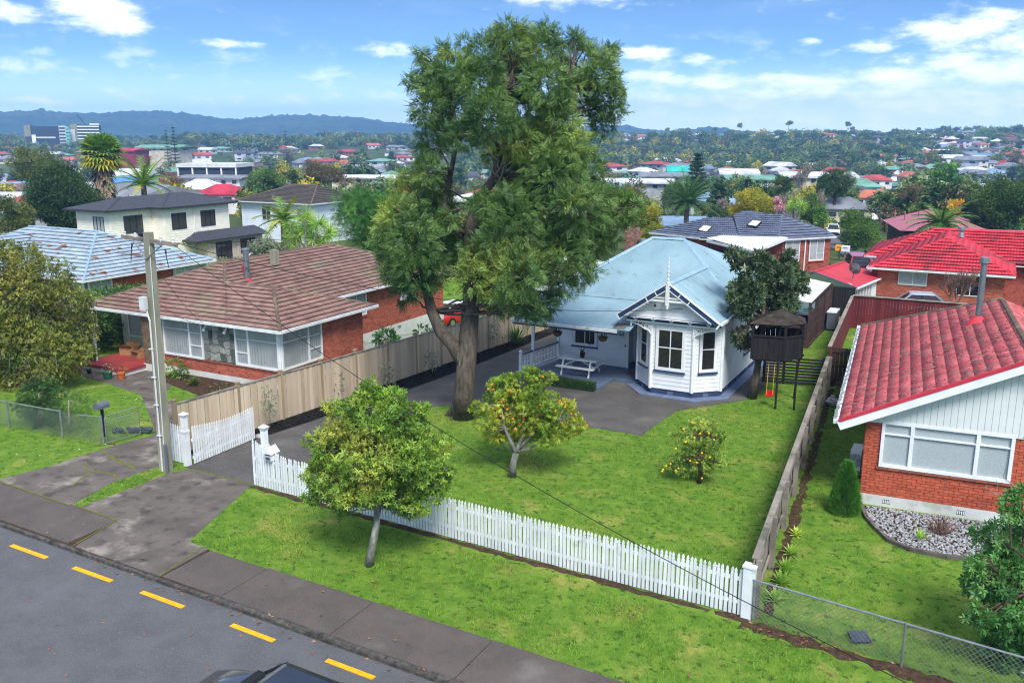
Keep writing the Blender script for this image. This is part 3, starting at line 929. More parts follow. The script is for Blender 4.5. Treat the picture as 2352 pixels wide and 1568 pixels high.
def iron(parent, poly, mt, per=.076, amp=.011, width=.76, name='roof_sheet', thick=0.0, lift=.0):
    """corrugated sheets laid side by side; first edge of poly is the eave; corrugations run up the slope"""
    o, u, v, n, p2 = plane_axes(poly)
    umin, umax = min(q[0] for q in p2), max(q[0] for q in p2)
    def span(x):
        ys = []
        for i in range(len(p2)):
            (x0, y0), (x1, y1) = p2[i], p2[(i + 1) % len(p2)]
            if abs(x1 - x0) < 1e-6:
                if abs(x - x0) < 1e-5: ys += [y0, y1]
            elif min(x0, x1) - 1e-6 <= x <= max(x0, x1) + 1e-6:
                ys.append(y0 + (y1 - y0) * (x - x0) / (x1 - x0))
        return (min(ys), max(ys)) if ys else None
    x = umin; k = 0
    brk = sorted(set(round(q[0], 5) for q in p2))
    while x < umax - .01:
        xe = min(x + width, umax)
        ns = max(2, int((xe - x + .03) / per * 6))
        vs = []; xs = sorted(set([x + (min(xe + .03, umax) - x) * i / ns for i in range(ns + 1)] + [t for t in brk if x < t < xe]))
        for xx in xs:
            sp = span(xx)
            if sp is None: continue
            h = amp * math.cos(2 * math.pi * xx / per) + (.004 if k % 2 else 0) + lift
            vs += [o + u * xx + v * sp[0] + n * h, o + u * xx + v * sp[1] + n * h]
        m = len(vs) // 2
        if m > 1:
            B().add(vs, [(2 * i, 2 * i + 2, 2 * i + 3, 2 * i + 1) for i in range(m - 1)]).make(name, mt, parent, smooth=True)
        x = xe; k += 1


def curtain(parent, wl, s0, s1, z0, z1, o, mt='curtain', name='curtain', pleat=.13, amp=.02, seed=0):
    n = max(8, int((s1 - s0) / .022)); q = B(); rg = random.Random(seed + int(s0 * 100)); ph = rg.uniform(0, 6); vs = []
    for i in range(n + 1):
        a = s0 + (s1 - s0) * i / n
        f = (1.6 * abs(math.sin(math.pi * a / pleat + ph + .7 * math.sin(a * 5 + ph))) - 1) * amp * (.7 + .3 * math.sin(a * 3.1 + ph))
        vs += [wl.P(a, o + f, z0), wl.P(a, o + f * .6, z1)]
    q.add(vs, [(2 * i, 2 * i + 2, 2 * i + 3, 2 * i + 1) for i in range(n)])
    return q.make(name, mt, parent, smooth=True)


def bars_window(parent, wl, s0, s1, z0, z1, vbars=(), hbars=(), fw=.07, fo=.075, mt='white_trim', glass='glass', back='curtain', sill=None, sillmat=None, glo=.055, name='window', bw=.05, backo=.004, panes_h=None):
    """timber window: casing (the part itself), sub-parts sash bar, pane, sill, blind or curtain. hbars: list of (sa, sb, z)"""
    q = B()
    wl.box(q, s0, s0 + fw, .0, fo, z0, z1); wl.box(q, s1 - fw, s1, 0, fo, z0, z1)
    wl.box(q, s0 + fw, s1 - fw, 0, fo, z1 - fw, z1); wl.box(q, s0 + fw, s1 - fw, 0, fo + .004, z0, z0 + fw)
    w = q.make(name, mt, parent)
    for sv in vbars:
        wl.box(B(), sv - bw / 2, sv + bw / 2, .0, fo - .004, z0 + fw, z1 - fw).make('mullion', mt, w)
    for (a, b, zz) in hbars:
        wl.box(B(), a, b, .0, fo - .01, zz - .02, zz + .02).make('glazing_bar', mt, w)
    cols = [s0 + fw] + sorted(vbars) + [s1 - fw]
    for a, b in zip(cols, cols[1:]):
        zs = sorted([z0 + fw] + [zz for (p, r, zz) in hbars if p < (a + b) / 2 < r] + [z1 - fw])
        for c, d in zip(zs, zs[1:]):
            wl.quad(B(), a, b, glo, c, d).make('pane', glass, w)
    if back == 'curtain' or back == 'lace':
        for a, b in zip(cols, cols[1:]):
            curtain(w, wl, a, b, z0 + fw, z1 - fw, backo + .021, mt=back, amp=.024, pleat=.15)
        wl.quad(B(), s0 + fw, s1 - fw, backo - .012, z0 + fw, z1 - fw).make('room_shade', 'dark_room', w)
    elif back:
        wl.quad(B(), s0 + fw, s1 - fw, backo, z0 + fw, z1 - fw).make('blind', back, w)
    if sill:
        so, sh, ov = sill
        wl.box(B(), s0 - ov, s1 + ov, 0, so, z0 - sh, z0 - .002).make('sill', sillmat or mt, w)
    return w


def gutter(parent, pts, mt='gutter_white', w=.12, h=.11, name='gutter'):
    for a, b in zip(pts, pts[1:]):
        B().beam(a, b, w, h).make(name, mt, parent)


# ------------------------------------------------------------------ neighbour bungalow with brown tiled roof
def build_left_house():
    th = thing('brick_bungalow', 'red brick bungalow with brown tiled hip roof and corner window', 'house', (-31, 32, 0))
    zg = 2.66; pr = .325
    ft = Wall((-33.2, 27.35), (-25.4, 27.35))           # street front
    sd_ = Wall((-25.4, 27.35), (-25.4, 32.9))           # side of the front wing
    rr = Wall((-28.3, 32.9), (-28.3, 44.5))             # long rear side
    bk = Wall((-25.4, 32.9), (-28.3, 32.9))
    core = B()
    core.prism([(-33.2, 27.37, .25), (-25.42, 27.37, .25), (-25.42, 32.9, .25), (-28.32, 32.9, .25), (-28.32, 44.5, .25), (-37.4, 44.5, .25), (-37.4, 29.3, .25), (-33.2, 29.3, .25)], (0, 0, 2.4))
    core.make('wall', 'mortar', th)
    pl = B().prism([(-33.25, 27.33, -1.6), (-25.38, 27.33, -1.6), (-25.38, 32.95, -1.6), (-28.27, 32.95, -1.6), (-28.27, 44.5, -1.6), (-37.4, 44.5, -1.6), (-37.4, 29.3, -1.6), (-33.2, 29.3, -1.6)], (0, 0, 1.87)).make('plinth', 'plinth_white', th)
    for y in (35.1, 37.4, 39.8):
        B().box(-28.27, -28.24, y, y + .22, .02, .13).make('vent', 'galv_dull', pl)
    op_f = [(.0, .98, .2, 2.8), (.98, 3.42, .82, 2.6), (3.42, 5.3, .82, 2.6), (5.3, 7.8, .82, 2.6)]
    op_s = [(0, 2.62, .82, 2.7)]
    op_r = [(2.6, 4.15, 1.28, 2.62), (7.2, 8.6, 1.5, 2.62), (.3, 1.0, 1.7, 2.62)]
    bricks(th, [(ft, .95, 7.8, .27, .8, []), (sd_, 0, 5.55, .27, 2.66, op_s), (rr, 0, 11.6, .27, 2.66, op_r)], 'brick_mixed')
    # soldier course below the windows
    for k in range(31):
        a = .98 + k * .22
        if a < 7.7: ft.box(B(), a, a + .205, 0, .06, .76, .82).make('sill_brick', 'brick_sill', th)
    for k in range(12):
        sd_.box(B(), .02 + k * .22, .225 + k * .22, 0, .06, .76, .82).make('sill_brick', 'brick_sill', th)
    # front windows
    bars_window(th, ft, 1.0, 3.42, .83, 2.52, vbars=(2.62,), hbars=[(1.07, 2.6, 2.05), (2.62, 3.36, 1.98), (2.62, 3.36, 1.4)], bw=.1, fw=.08)
    bars_window(th, ft, 5.32, 7.78, .83, 2.52, vbars=(6.08,), hbars=[(5.4, 6.06, 1.98), (5.4, 6.06, 1.4), (6.1, 7.7, 2.02)], bw=.1, fw=.1)
    bars_window(th, sd_, .03, 2.6, .83, 2.52, vbars=(1.72,), hbars=[(.1, 1.7, 2.02), (1.72, 2.53, 1.98), (1.72, 2.53, 1.4)], bw=.1, fw=.09)
    bars_window(th, rr, 2.62, 4.1, 1.3, 2.6, vbars=(3.25,), hbars=[(2.7, 3.2, 2.2)], bw=.06, sill=(.09, .1, .03), sillmat='brick_sill')
    bars_window(th, rr, 7.2, 8.6, 1.55, 2.6, vbars=(7.9,), bw=.05, sill=(.09, .08, .03))
    bars_window(th, rr, .3, 1.0, 1.72, 2.6, bw=.05)
    # schist feature panel: irregular stones from a jittered grid
    rg = random.Random(5); cols, rows = 6, 5; s0, s1, z0, z1 = 3.45, 5.3, .84, 2.5
    ft.box(B(), s0 - .02, s1 + .02, 0, .012, z0 - .01, z1 + .1).make('mortar_panel', 'mortar_dark', th)
    gx = [[s0 + (s1 - s0) * i / cols + (rg.uniform(-.1, .1) if 0 < i < cols else 0) for i in range(cols + 1)] for _ in range(rows + 1)]
    gz = [[z0 + (z1 - z0) * k / rows + (rg.uniform(-.09, .09) if 0 < k < rows else 0) for i in range(cols + 1)] for k in range(rows + 1)]
    for k in range(rows):
        for i in range(cols):
            c = [(gx[k][i], gz[k][i]), (gx[k][i + 1], gz[k][i + 1]), (gx[k + 1][i + 1], gz[k + 1][i + 1]), (gx[k + 1][i], gz[k + 1][i])]
            mx = sum(p[0] for p in c) / 4; mz = sum(p[1] for p in c) / 4; pts = []
            for a in range(4):
                p, q = c[a], c[(a + 1) % 4]
                for tt in (.12, .62):
                    x = p[0] + (q[0] - p[0]) * tt; z = p[1] + (q[1] - p[1]) * tt
                    pts.append((mx + (x - mx) * .9 + rg.uniform(-.015, .015), mz + (z - mz) * .9 + rg.uniform(-.015, .015)))
            B().prism([ft.P(p[0], .01, p[1]) for p in pts], ft.n * (.025 + rg.uniform(0, .02))).make('stone', rg.choice(['schist', 'schist', 'schist', 'schist_dark']), th)
    B().box(-26.0 + .35, -25.36, 27.3, 27.4, .82, 2.6)
    # corner post
    B().box(-25.55, -25.36, 27.31, 27.5, .82, 2.62).make('corner_post', 'white_trim', th)
    # porch: red floor, brick pier, steel post, back wall with window
    B().box(-36.0, -33.1, 25.75, 29.25, .18, .3).make('porch_floor', 'porch_red', th)
    B().box(-35.95, -33.15, 25.8, 29.2, -.1, .18).make('porch_base', 'plinth_white', th)
    pier = B().box(-33.2, -32.28, 27.0, 27.34, .3, 2.6).make('pier', 'mortar', th)
    B().box(-33.25, -32.2, 26.95, 27.36, -.05, .32).make('pier_base', 'plinth_white', th)
    bricks(pier, [(Wall((-33.2, 27.0), (-32.28, 27.0)), 0, .92, .33, 2.6, []), (Wall((-33.2, 27.34), (-33.2, 27.0)), 0, .34, .33, 2.6, [])], 'brick_brown', bh=.09, bl=.22)
    B().tube([(-35.6, 26.35, .3), (-35.6, 26.35, 2.6)], .045, 10).make('porch_post', 'white_trim', th)
    pw = Wall((-37.4, 29.28), (-33.2, 29.28))
    for k in range(21):
        pw.box(B(), .02 + k * .2, .2 + k * .2, 0, .02, .3, 2.6).make('wall_board', 'cream_paint', th)
    bars_window(th, pw, .5, 1.75, .75, 2.05, back='lace', fw=.08)
    bars_window(th, pw, 2.7, 3.6, .32, 2.3, back='dark_room', fw=.08, name='door')
    # roof
    yf = 26.88; xr = -24.92; xm = -27.85; xl = -38.1
    D1 = (xr, yf, zg); D2 = (xr, 33.38, zg); ym = (yf + 33.38) / 2; zr1 = zg + (33.38 - yf) / 2 * pr
    C = (xr - (33.38 - yf) / 2, ym, zr1)
    zr2 = zg + 5.12 * pr
    Bp = (xm - 5.12, yf + 5.12, zr2); A = (xm - 5.12, 40.0, zr2); E = (xm - 3.25, ym, zr1)
    L1 = (-37.0, yf, zg)
    planes = [[L1, (xm, yf, zg), E, Bp],                                # front slope of the main body
              [(xm, yf, zg), D1, C, E],                                  # front slope of the wing
              [D1, D2, C],                                               # hip end of the wing
              [D2, (xm, 33.38, zg), E, C],                               # rear slope of the wing
              [(xm, 33.38, zg), (xm, 45.1, zg), A, Bp, E],               # long slope
              [(-37.0, 45.1, zg), L1, Bp, A],                            # far slope
              [(xm, 45.1, zg), (-37.0, 45.1, zg), A]]
    rf = B().prism([(xr + .02 - .1, yf + .06, zg - .12), (xr - .08, 33.3, zg - .12), (xm - .08, 33.3, zg - .12), (xm - .08, 45, zg - .12), (-36.9, 45, zg - .12), (-36.9, yf + .06, zg - .12)], (0, 0, .05)).make('roof', 'white_trim', th)
    tiles(rf, planes, 'brown_tile', 'brown_tile', tw=.3, tl=.34, amp=.018, lip=.05)
    ridge_caps(rf, [(D1, C), (D2, C), (C, E), (E, Bp), (Bp, A), (L1, Bp), ((xm, 45.1, zg), A)], 'brown_ridge')
    gutter(rf, [(L1[0] - .05, yf - .06, zg - .03), (xr + .06, yf - .06, zg - .03), (xr + .06, 33.4, zg - .03)])
    gutter(rf, [(xr + .06, 33.44, zg - .03), (xm, 33.44, zg - .03)]); gutter(rf, [(xm + .06, 33.4, zg - .03), (xm + .06, 45, zg - .03)])
    fl = B().tube([(-30.95, 31.4, 3.6), (-30.95, 31.4, 5.0)], .135, 14).make('flue', 'flue_steel', rf)
    B().lathe((-30.95, 31.4, 3.55), [(.32, 0), (.2, .12), (.15, .22)], 14).make('flashing', 'red_tile_clean', rf)
    B().lathe((-30.95, 31.4, 4.98), [(.15, 0), (.15, .12), (.19, .12), (.19, .2), (.02, .22)], 14).make('flue_cap', 'galv', rf)
    B().tube([(-31.7, 31.9, 3.9), (-31.7, 31.9, 4.25)], .05, 8).make('vent_pipe', 'red_tile_clean', rf)
    B().box(-31.9, -31.6, 34.0, 34.35, 4.0, 4.75).make('chimney', 'pole_concrete', rf)
    B().tube([(-28.6, 38.5, 3.0), (-28.6, 38.5, 4.4)], .018, 5).tube([(-28.9, 38.5, 4.35), (-28.3, 38.5, 4.4)], .01, 4).make('aerial', 'galv', rf)
    # down pipe and meter details on the front
    B().box(-29.6, -29.0, 27.22, 27.32, 2.42, 2.5).make('cable_board', 'white_trim', th)
    for x in (-29.4, -28.2):
        B().tube([(x, 27.2, 2.44), (x, 27.1, 2.3), (x, 27.02, 2.2)], [.03, .05, .07], 7).make('flood_lamp', 'white_trim', th)


build_left_house()


def _lichen(rf, poly, n=260):
    o, u, v, nn, p2 = plane_axes(poly); rng = np.random.default_rng(77); us = [q[0] for q in p2]; vs = [q[1] for q in p2]
    pts = []
    while len(pts) < n:
        a, b = rng.uniform(min(us), max(us)), rng.uniform(.1, max(vs) - .1)
        q = o + u * a + v * b
        if q.y < 39 - b * .9: pts.append(np.array(q + nn * .05))
    t = np.array([(-.5, -.3, 0), (.4, -.35, 0), (.55, .25, 0), (-.35, .35, 0)])
    V, F = stamp(t, np.array([(0, 1, 2, 3)]), np.array(pts), np.tile(np.array([[u.x, v.x, nn.x], [u.y, v.y, nn.y], [u.z, v.z, nn.z]]), (n, 1, 1)), .1 * rng.uniform(.3, 1.1, n))
    link('lichen', np_mesh('lichen', V, F, 'lichen'), rf, kind='stuff')


# ------------------------------------------------------------------ neighbour house with red tiled roof (turned a little)
def build_right_house():
    th = thing('red_roofed_house', 'brick house with mossy red tiled roof beside the grey side fence', 'house', (-1, 30, 0))
    a = math.radians(4.8); ca, sa = math.cos(a), math.sin(a)
    O = Vector((-2.52, 26.32, 0))
    def w(x, y, z): return Vector((O.x + x * ca - y * sa, O.y + x * sa + y * ca, z))
    def w2(x, y):
        p = w(x, y, 0); return (p.x, p.y)
    W_ = 7.6; D_ = 13.0
    ft = Wall(w2(0, 0), w2(W_, 0)); lf = Wall(w2(0, D_), w2(0, 0))
    B().prism([w(0, .02, .3), w(W_, .02, .3), w(W_, D_, .3), w(0.02, D_, .3)], (0, 0, 2.2)).make('wall', 'mortar', th)
    pl = B().prism([w(-.02, -.03, -.1), w(W_, -.03, -.1), w(W_, D_, -.1), w(-.02, D_, -.1)], (0, 0, .42)).make('plinth', 'plinth_white', th)
    for s in (.62, 2.55):
        v = ft.box(B(), s, s + .2, .0, .035, .1, .22).make('vent', 'ink', pl)
        for k in range(4): ft.box(B(), s + .01 + k * .05, s + .04 + k * .05, .035, .04, .115, .205).make('vent_bar', 'white_trim', v)
    ops = [(.42, 3.75, 1.2, 2.6)]
    bricks(th, [(ft, 0, 7.6, .33, 2.5, ops), (lf, D_ - 1.2, D_, .33, 2.5, [])], 'brick_red', bl=.23, bh=.074)
    for k in range(11):
        ft.box(B(), .36 + k * .318, .36 + k * .318 + .31, 0, .075, 1.13, 1.2).make('sill_brick', 'brick_sill', th)
    bars_window(th, ft, .42, 3.75, 1.21, 2.58, vbars=(1.22, 2.87), hbars=[(.5, 1.2, 2.2), (1.25, 2.85, 2.2), (2.9, 3.68, 2.2)], bw=.1, fw=.09, back='roller_blind', fo=.075, glass='glass_clear')
    # gable of vertical grooved boards
    zr = 4.78; xm = 3.92; zg = 2.52; sl = (zr - zg) / (xm + .72)
    for k in range(46):
        x0 = -.05 + k * .168; x1 = x0 + .16
        zt0 = zg - .12 + sl * (min(x0, 2 * xm - x0) + .72); zt1 = zg - .12 + sl * (min(x1, 2 * xm - x1) + .72)
        z0 = 2.5
        if zt0 < z0 + .02: zt0 = z0 + .02
        B().add([w(x0, -.06, z0), w(x1, -.06, z0), w(x1, -.06, zt1), w(x0, -.06, zt0), w(x0, 0, z0), w(x1, 0, z0), w(x1, 0, zt1), w(x0, 0, zt0)], [(0, 1, 2, 3), (4, 5, 1, 0), (0, 3, 7, 4), (1, 5, 6, 2), (3, 2, 6, 7)]).make('gable_board', 'mint_board', th)
    B().prism([w(-.05, -.03, 2.5), w(2 * xm, -.03, 2.5), w(xm, -.03, zr - .1)], w(0, .03, 0) - w(0, 0, 0)).make('gable_back', 'mint_board', th)
    # roof
    yo = -.42; E1 = w(-.72, yo, zg); E2 = w(-.72, 13.6, zg); R1 = w(xm, yo, zr); R2 = w(xm, 13.6 - 4.64, zr)
    F1 = w(2 * xm + .72, yo, zg); F2 = w(2 * xm + .72, 13.6, zg)
    rf = B().prism([E1 - Vector((0, 0, .06)), R1 - Vector((0, 0, .06)), R2 - Vector((0, 0, .06)), E2 - Vector((0, 0, .06))], (0, 0, .03)).make('roof', 'white_trim', th)
    tiles(rf, [[E2, E1, R1, R2], [F1, F2, R2, R1], [F2, E2, R2]], 'red_tile', 'red_tile', tw=.3, tl=.335, waves=2, amp=.024, lip=.02, under=.0)
    _lichen(rf, [E2, E1, R1, R2])
    ridge_caps(rf, [(R1, R2), (E2, R2)], 'brown_ridge')
    up = Vector((0, 0, 1))
    for (p, q) in ((E1, R1), (R1, F1)):
        n = w(0, -.03, 0) - w(0, 0, 0)
        B().beam(p + n - up * .13, q + n - up * .13, .04, .25).make('barge_board', 'white_trim', rf)
        B().beam(p + n * .6 + up * .03, q + n * .6 + up * .03, .1, .09).make('barge_capping', 'red_tile_clean', rf)
    B().beam(E1 + w(-.09, 0, -.03) - w(0, 0, 0), E2 + w(-.09, 0, -.03) - w(0, 0, 0), .13, .1).make('gutter', 'gutter_white', rf)
    g = B()
    for k in range(70):
        p = w(-.84, yo + .15 + k * .19, zg + .022); g.beam(p, p + Vector((RND.uniform(-.05, .1), RND.uniform(.1, .17), .006)), .09, .006)
    g.make('gutter_guard', 'galv_dull', rf, kind='stuff')
    fp_ = w(3.05, 6.6, 4.2)
    B().tube([fp_, fp_ + up * 2.15], .1, 14).make('flue', 'flue_steel', rf)
    B().lathe(fp_ + up * .06, [(.34, 0), (.22, .18), (.13, .3)], 14).make('flashing', 'red_tile_clean', rf)
    B().lathe(fp_ + up * 2.12, [(.13, 0), (.15, .02), (.15, .2), (.02, .21)], 14).make('flue_cap', 'galv', rf)
    # roof light on the far slope, rail of an old aerial along the hip
    p = F1 + (R1 - F1) * .72 + (F2 - F1).normalized() * 6.6
    B().beam(p + up * .06, p + (R1 - F1).normalized() * .8 + up * .06, .7, .05, up=(0, 0, 1)).make('roof_light', 'far_glass', rf)
    B().tube([E2 + (R2 - E2) * .25 + up * .2, E2 + (R2 - E2) * .55 + up * .28], .015, 5).tube([E2 + (R2 - E2) * .3, E2 + (R2 - E2) * .3 + up * .25], .012, 5).make('aerial', 'rust', rf)


build_right_house()
# ------------------------------------------------------------------ the white villa
def build_villa():
    th = thing('white_villa', 'white weatherboard villa with pale blue iron roof and bay window', 'house', (-13, 38, 0))
    A, Bq, C, D = (-12.65, 35.2), (-11.7, 34.15), (-9.94, 34.15), (-9.0, 35.0)
    zb, zt = .28, 3.14
    wl_l, wl_f, wl_r = Wall(A, Bq), Wall(Bq, C), Wall(C, D)
    wl_s = Wall(D, (-9.0, 45.5)); wl_v = Wall((-17.3, 37.2), (-13.85, 37.2)); wl_a = Wall((-12.65, 37.6), A)
    i = .035
    B().prism([(A[0] + .03, A[1] + .02, zb), (Bq[0] + .015, Bq[1] + i, zb), (C[0] - .015, C[1] + i, zb), (D[0] - .03, D[1] + .02, zb), (-9.03, 45.5, zb), (-17.27, 45.5, zb), (-17.27, 37.23, zb), (-13.85, 37.23, zb), (-13.85, 37.95, zb), (-12.62, 37.95, zb)], (0, 0, zt - zb)).make('wall', 'white_paint', th)
    pl = B().prism([(A[0] + .0, A[1] - .0, -.1), (Bq[0], Bq[1] + .01, -.1), (C[0], C[1] + .01, -.1), (D[0], D[1], -.1), (-9.0, 45.6, -.1), (-17.3, 45.6, -.1), (-17.3, 37.22, -.1), (-12.65, 37.22, -.1)], (0, 0, zb + .1)).make('plinth', 'navy_plinth', th)
    for wl, s in ((wl_f, .75), (wl_r, .5), (wl_s, .9), (wl_s, 2.6), (wl_s, 4.4), (wl_l, .5)):
        wl.box(B(), s, s + .24, .0, .012, .06, .2).make('vent', 'deck_blue', pl)
    # openings
    of = [(.16, 1.4, 1.02, 2.92)]; orr = [(.22, 1.0, 1.05, 2.95)]; ol = [(.2, 1.14, 1.0, 2.95)]
    os_ = [(3.55, 4.5, 1.0, 2.75), (7.0, 8.0, 1.0, 2.75)]; ov = [(.72, 1.98, .83, 2.35)]
    for wl, op in ((wl_f, of), (wl_r, orr), (wl_l, ol)):
        boards(th, wl, .06, wl.L - .06, zb, zt, op, 'white_paint', h=.175)
    boards(th, wl_s, .06, 10.4, zb, zt, os_, 'white_paint', h=.175)
    boards(th, wl_v, .05, 3.4, .13, 2.9, ov, 'white_paint', h=.175)
    boards(th, wl_a, .05, wl_a.L - .06, .13, zt, [], 'white_paint', h=.175)
    B().box(-13.87, -12.6, 37.9, 37.96, .12, 2.9).make('entry_wall', 'white_paint', th)
    # corner boards
    for p in (A, Bq, C, D):
        B().tube([(p[0], p[1], zb - .02), (p[0], p[1], zt + .02)], .075, 8).make('corner_board', 'white_trim', th)
    for (x, y) in ((-17.3, 37.18), (-13.86, 37.18)):
        B().box(x - .06, x + .06, y - .03, y + .05, .12, 2.9).make('corner_board', 'white_trim', th)
    # bay windows: dark slatted blinds behind the sashes, navy sills
    def sash(wl, s0, s1, z0, z1, two, mid=.5):
        zm = z0 + .06 + (z1 - z0) * mid
        hb = [(s0, s1, zm)]
        w = bars_window(th, wl, s0, s1, z0, z1, vbars=((s0 + s1) / 2,) if two else (), hbars=hb, fw=.12, fo=.05, bw=.035, back=None, glass='glass', glo=.032)
        wl.box(B(), s0 - .03, s1 + .03, 0, .07, z1 - .0, z1 + .07).make('head_board', 'white_trim', w)
        wl.box(B(), s0 - .05, s1 + .05, 0, .11, z0 - .07, z0 - .005).make('sill', 'navy_paint', w)
        wl.quad(B(), s0 + .1, s1 - .1, .003, z0 + .1, z1 - .1).make('room_shade', 'dark_room', w)
        bl = B(); z = z0 + .14
        while z < z1 - .12:
            wl.box(bl, s0 + .13, s1 - .13, .008, .02, z, z + .03); z += .05
        bl.make('blind', 'blind_dark', w, kind='stuff')
        return w
    sash(wl_f, .2, 1.42, 1.08, 2.86, True); sash(wl_r, .26, 1.02, 1.1, 2.86, False); sash(wl_l, .3, 1.12, 1.08, 2.8, False)
    sash(wl_v, .75, 1.95, .92, 2.3, True); sash(wl_s, 3.6, 4.45, 1.05, 2.7, False); sash(wl_s, 7.05, 7.95, 1.05, 2.7, False)
    # front door in the shadow of the entry
    dr = B().box(-13.7, -12.85, 37.82, 37.88, .14, 2.25).make('door', 'black_paint', th)
    B().box(-12.98, -12.93, 37.77, 37.82, 1.1, 1.16).make('handle', 'chrome', dr)
    B().box(-13.55, -13.0, 37.805, 37.82, 1.3, 2.0).make('pane', 'glass_dark', dr)
    for k, (x, pts) in enumerate(((-14.28, None), (-14.13, None))):           # house number 44
        q = B()
        q.beam((x + .06, 37.155, 1.74), (x + .06, 37.155, 1.56), .02, .02, up=(0, 1, 0)).beam((x + .05, 37.155, 1.74), (x - .02, 37.155, 1.63), .02, .016, up=(0, 1, 0)).beam((x - .03, 37.155, 1.62), (x + .09, 37.155, 1.62), .02, .02, up=(0, 1, 0))
        q.make('house_number', 'ink', th)
    B().box(-13.98, -13.94, 37.13, 37.17, 1.1, 1.2).make('door_bell', 'ink', th)
    # veranda deck, post, balustrade
    dk = B().prism([(-17.8, 33.62, -.05), (-13.74, 33.52, -.05), (-13.72, 35.16, -.05), (-12.6, 35.2, -.05), (-12.6, 37.85, -.05), (-17.8, 37.3, -.05)], (0, 0, .17)).make('veranda_deck', 'deck_blue', th)
    post = B().box(-17.62, -17.5, 35.0, 35.12, .12, 2.75).make('veranda_post', 'white_trim', th)
    B().box(-17.62, -17.5, 33.85, 33.97, .12, .2)
    bal = B().beam((-17.66, 34.15, .98), (-17.3, 37.12, .98), .1, .06).make('balustrade', 'navy_paint', th)
    B().beam((-17.66, 34.15, .9), (-17.3, 37.12, .9), .06, .07).beam((-17.66, 34.15, .26), (-17.3, 37.12, .26), .06, .07).make('rail', 'white_trim', bal)
    prof = [(.022, 0), (.022, .1), (.032, .13), (.02, .17), (.034, .3), (.02, .43), (.032, .47), (.022, .5), (.022, .63)]
    me = B().lathe((0, 0, 0), prof, 8).mesh('baluster', 'white_trim')
    for k in range(23):
        t = (k + .6) / 23.6
        link('baluster', me, bal, loc=(-17.66 + .36 * t, 34.15 + 2.97 * t, .27))
    B().box(-17.73, -17.6, 34.0, 34.13, .0, .98).lathe((-17.665, 34.065, .98), [(.075, 0), (.075, .03), (.04, .05), (.085, .1), (.09, .15), (.05, .2), (.015, .22)], 12).make('newel', 'white_trim', bal)
    # apron of painted concrete around the bay
    B().prism([(-12.75, 35.2, .02), (-13.05, 34.95, .02), (-12.0, 33.78, .02), (-9.75, 33.7, .02), (-8.62, 34.75, .02), (-8.6, 45, .02), (-9.0, 45, .02), (-9.0, 35.0, .02), (-9.94, 34.15, .02), (-11.7, 34.15, .02), (-12.65, 35.2, .02)], (0, 0, .035)).make('apron', 'apron_blue', th)
    # ---------------- roofs
    rf = B().prism([(-17.4, 37.0, 3.12), (-9.0, 35.1, 3.12), (-9.0, 45.4, 3.12), (-17.4, 45.4, 3.12)], (0, 0, .04)).make('roof', 'white_trim', th)
    ze = 3.36; ye = 36.7; zr = 5.72; yr = 40.35; xl, xr = -13.95, -12.42; xe_l, xe_r = -17.6, -8.82; yb = 46.2; yb2 = 40.35
    RL, RR, R2L, R2R = (xl, yr, zr), (xr, yr, zr), (xl, yb2, zr), (xr, yb2, zr)
    FL, FR, BL_, BR = (xe_l, ye, ze), (xe_r, ye, ze), (xe_l, yb, ze), (xe_r, yb, ze)
    iron(rf, [FL, FR, RR, RL], 'blue_iron'); iron(rf, [FR, BR, R2R, RR], 'blue_iron'); iron(rf, [BL_, FL, RL, R2L], 'blue_iron'); iron(rf, [BR, BL_, R2L, R2R], 'blue_iron')
    B().poly([(xe_l, yb, ze - .02), (xe_r, yb, ze - .02), (xe_r, ye, ze - .02), (xe_l, ye, ze - .02)]).make('soffit', 'white_trim', rf)
    def cap(a, b, w=.3):
        a = Vector(a); b = Vector(b); d = (b - a).normalized(); sdv = d.cross(Vector((0, 0, 1))).normalized(); up = sdv.cross(d)
        prof = [(-w / 2, -.045), (-.05, .02), (0, .045), (.05, .02), (w / 2, -.045)]
        q = B(); q.add([a + sdv * x + up * y for x, y in prof] + [b + sdv * x + up * y for x, y in prof], [(k, k + 1, 6 + k, 5 + k) for k in range(4)])
        q.make('ridge_capping', 'blue_flash', rf)
    cap(RL, RR); cap(FL, RL); cap(FR, RR, .22)
    # flat second roof at the rear
    B().box(-12.2, -9.2, 46.1, 50.5, 3.2, 3.35).make('rear_roof', 'blue_flash', rf)
    B().box(-17.2, -9.1, 45.6, 50.2, .1, 3.1).make('rear_wall', 'white_paint', th)
    B().box(-18.6, -15.6, 44.5, 50.3, 3.0, 3.12).make('side_roof', 'blue_flash', rf)
    # veranda roof, lower pitch
    VL, VR = (-17.85, 33.62, 2.66), (-12.45, 33.62, 2.66)
    iron(rf, [VL, VR, (-12.45, ye + .1, ze + .0), (-17.85, ye + .1, ze + .0)], 'blue_iron')
    B().beam((-17.9, 33.56, 2.6), (-13.0, 33.56, 2.6), .12, .11).make('gutter', 'gutter_white', rf)
    B().beam((-17.85, 33.66, 2.5), (-12.9, 33.66, 2.5), .04, .12).make('fascia', 'navy_paint', rf)
    B().beam((-17.84, 33.7, 2.62), (-17.84, 36.7, 3.28), .03, .14).make('barge', 'white_trim', rf)
    B().poly([(-17.8, 33.7, 2.6), (-12.7, 33.7, 2.6), (-12.7, 37.2, 3.25), (-17.8, 37.2, 3.25)]).make('veranda_ceiling', 'white_trim', rf)
    st = B()
    for k in range(7): st.beam((-13.2 + k * .076, 33.64, 2.7), (-13.2 + k * .076, 34.2, 2.83), .03, .01)
    st.make('rust_streak', 'rust', rf, kind='stuff')
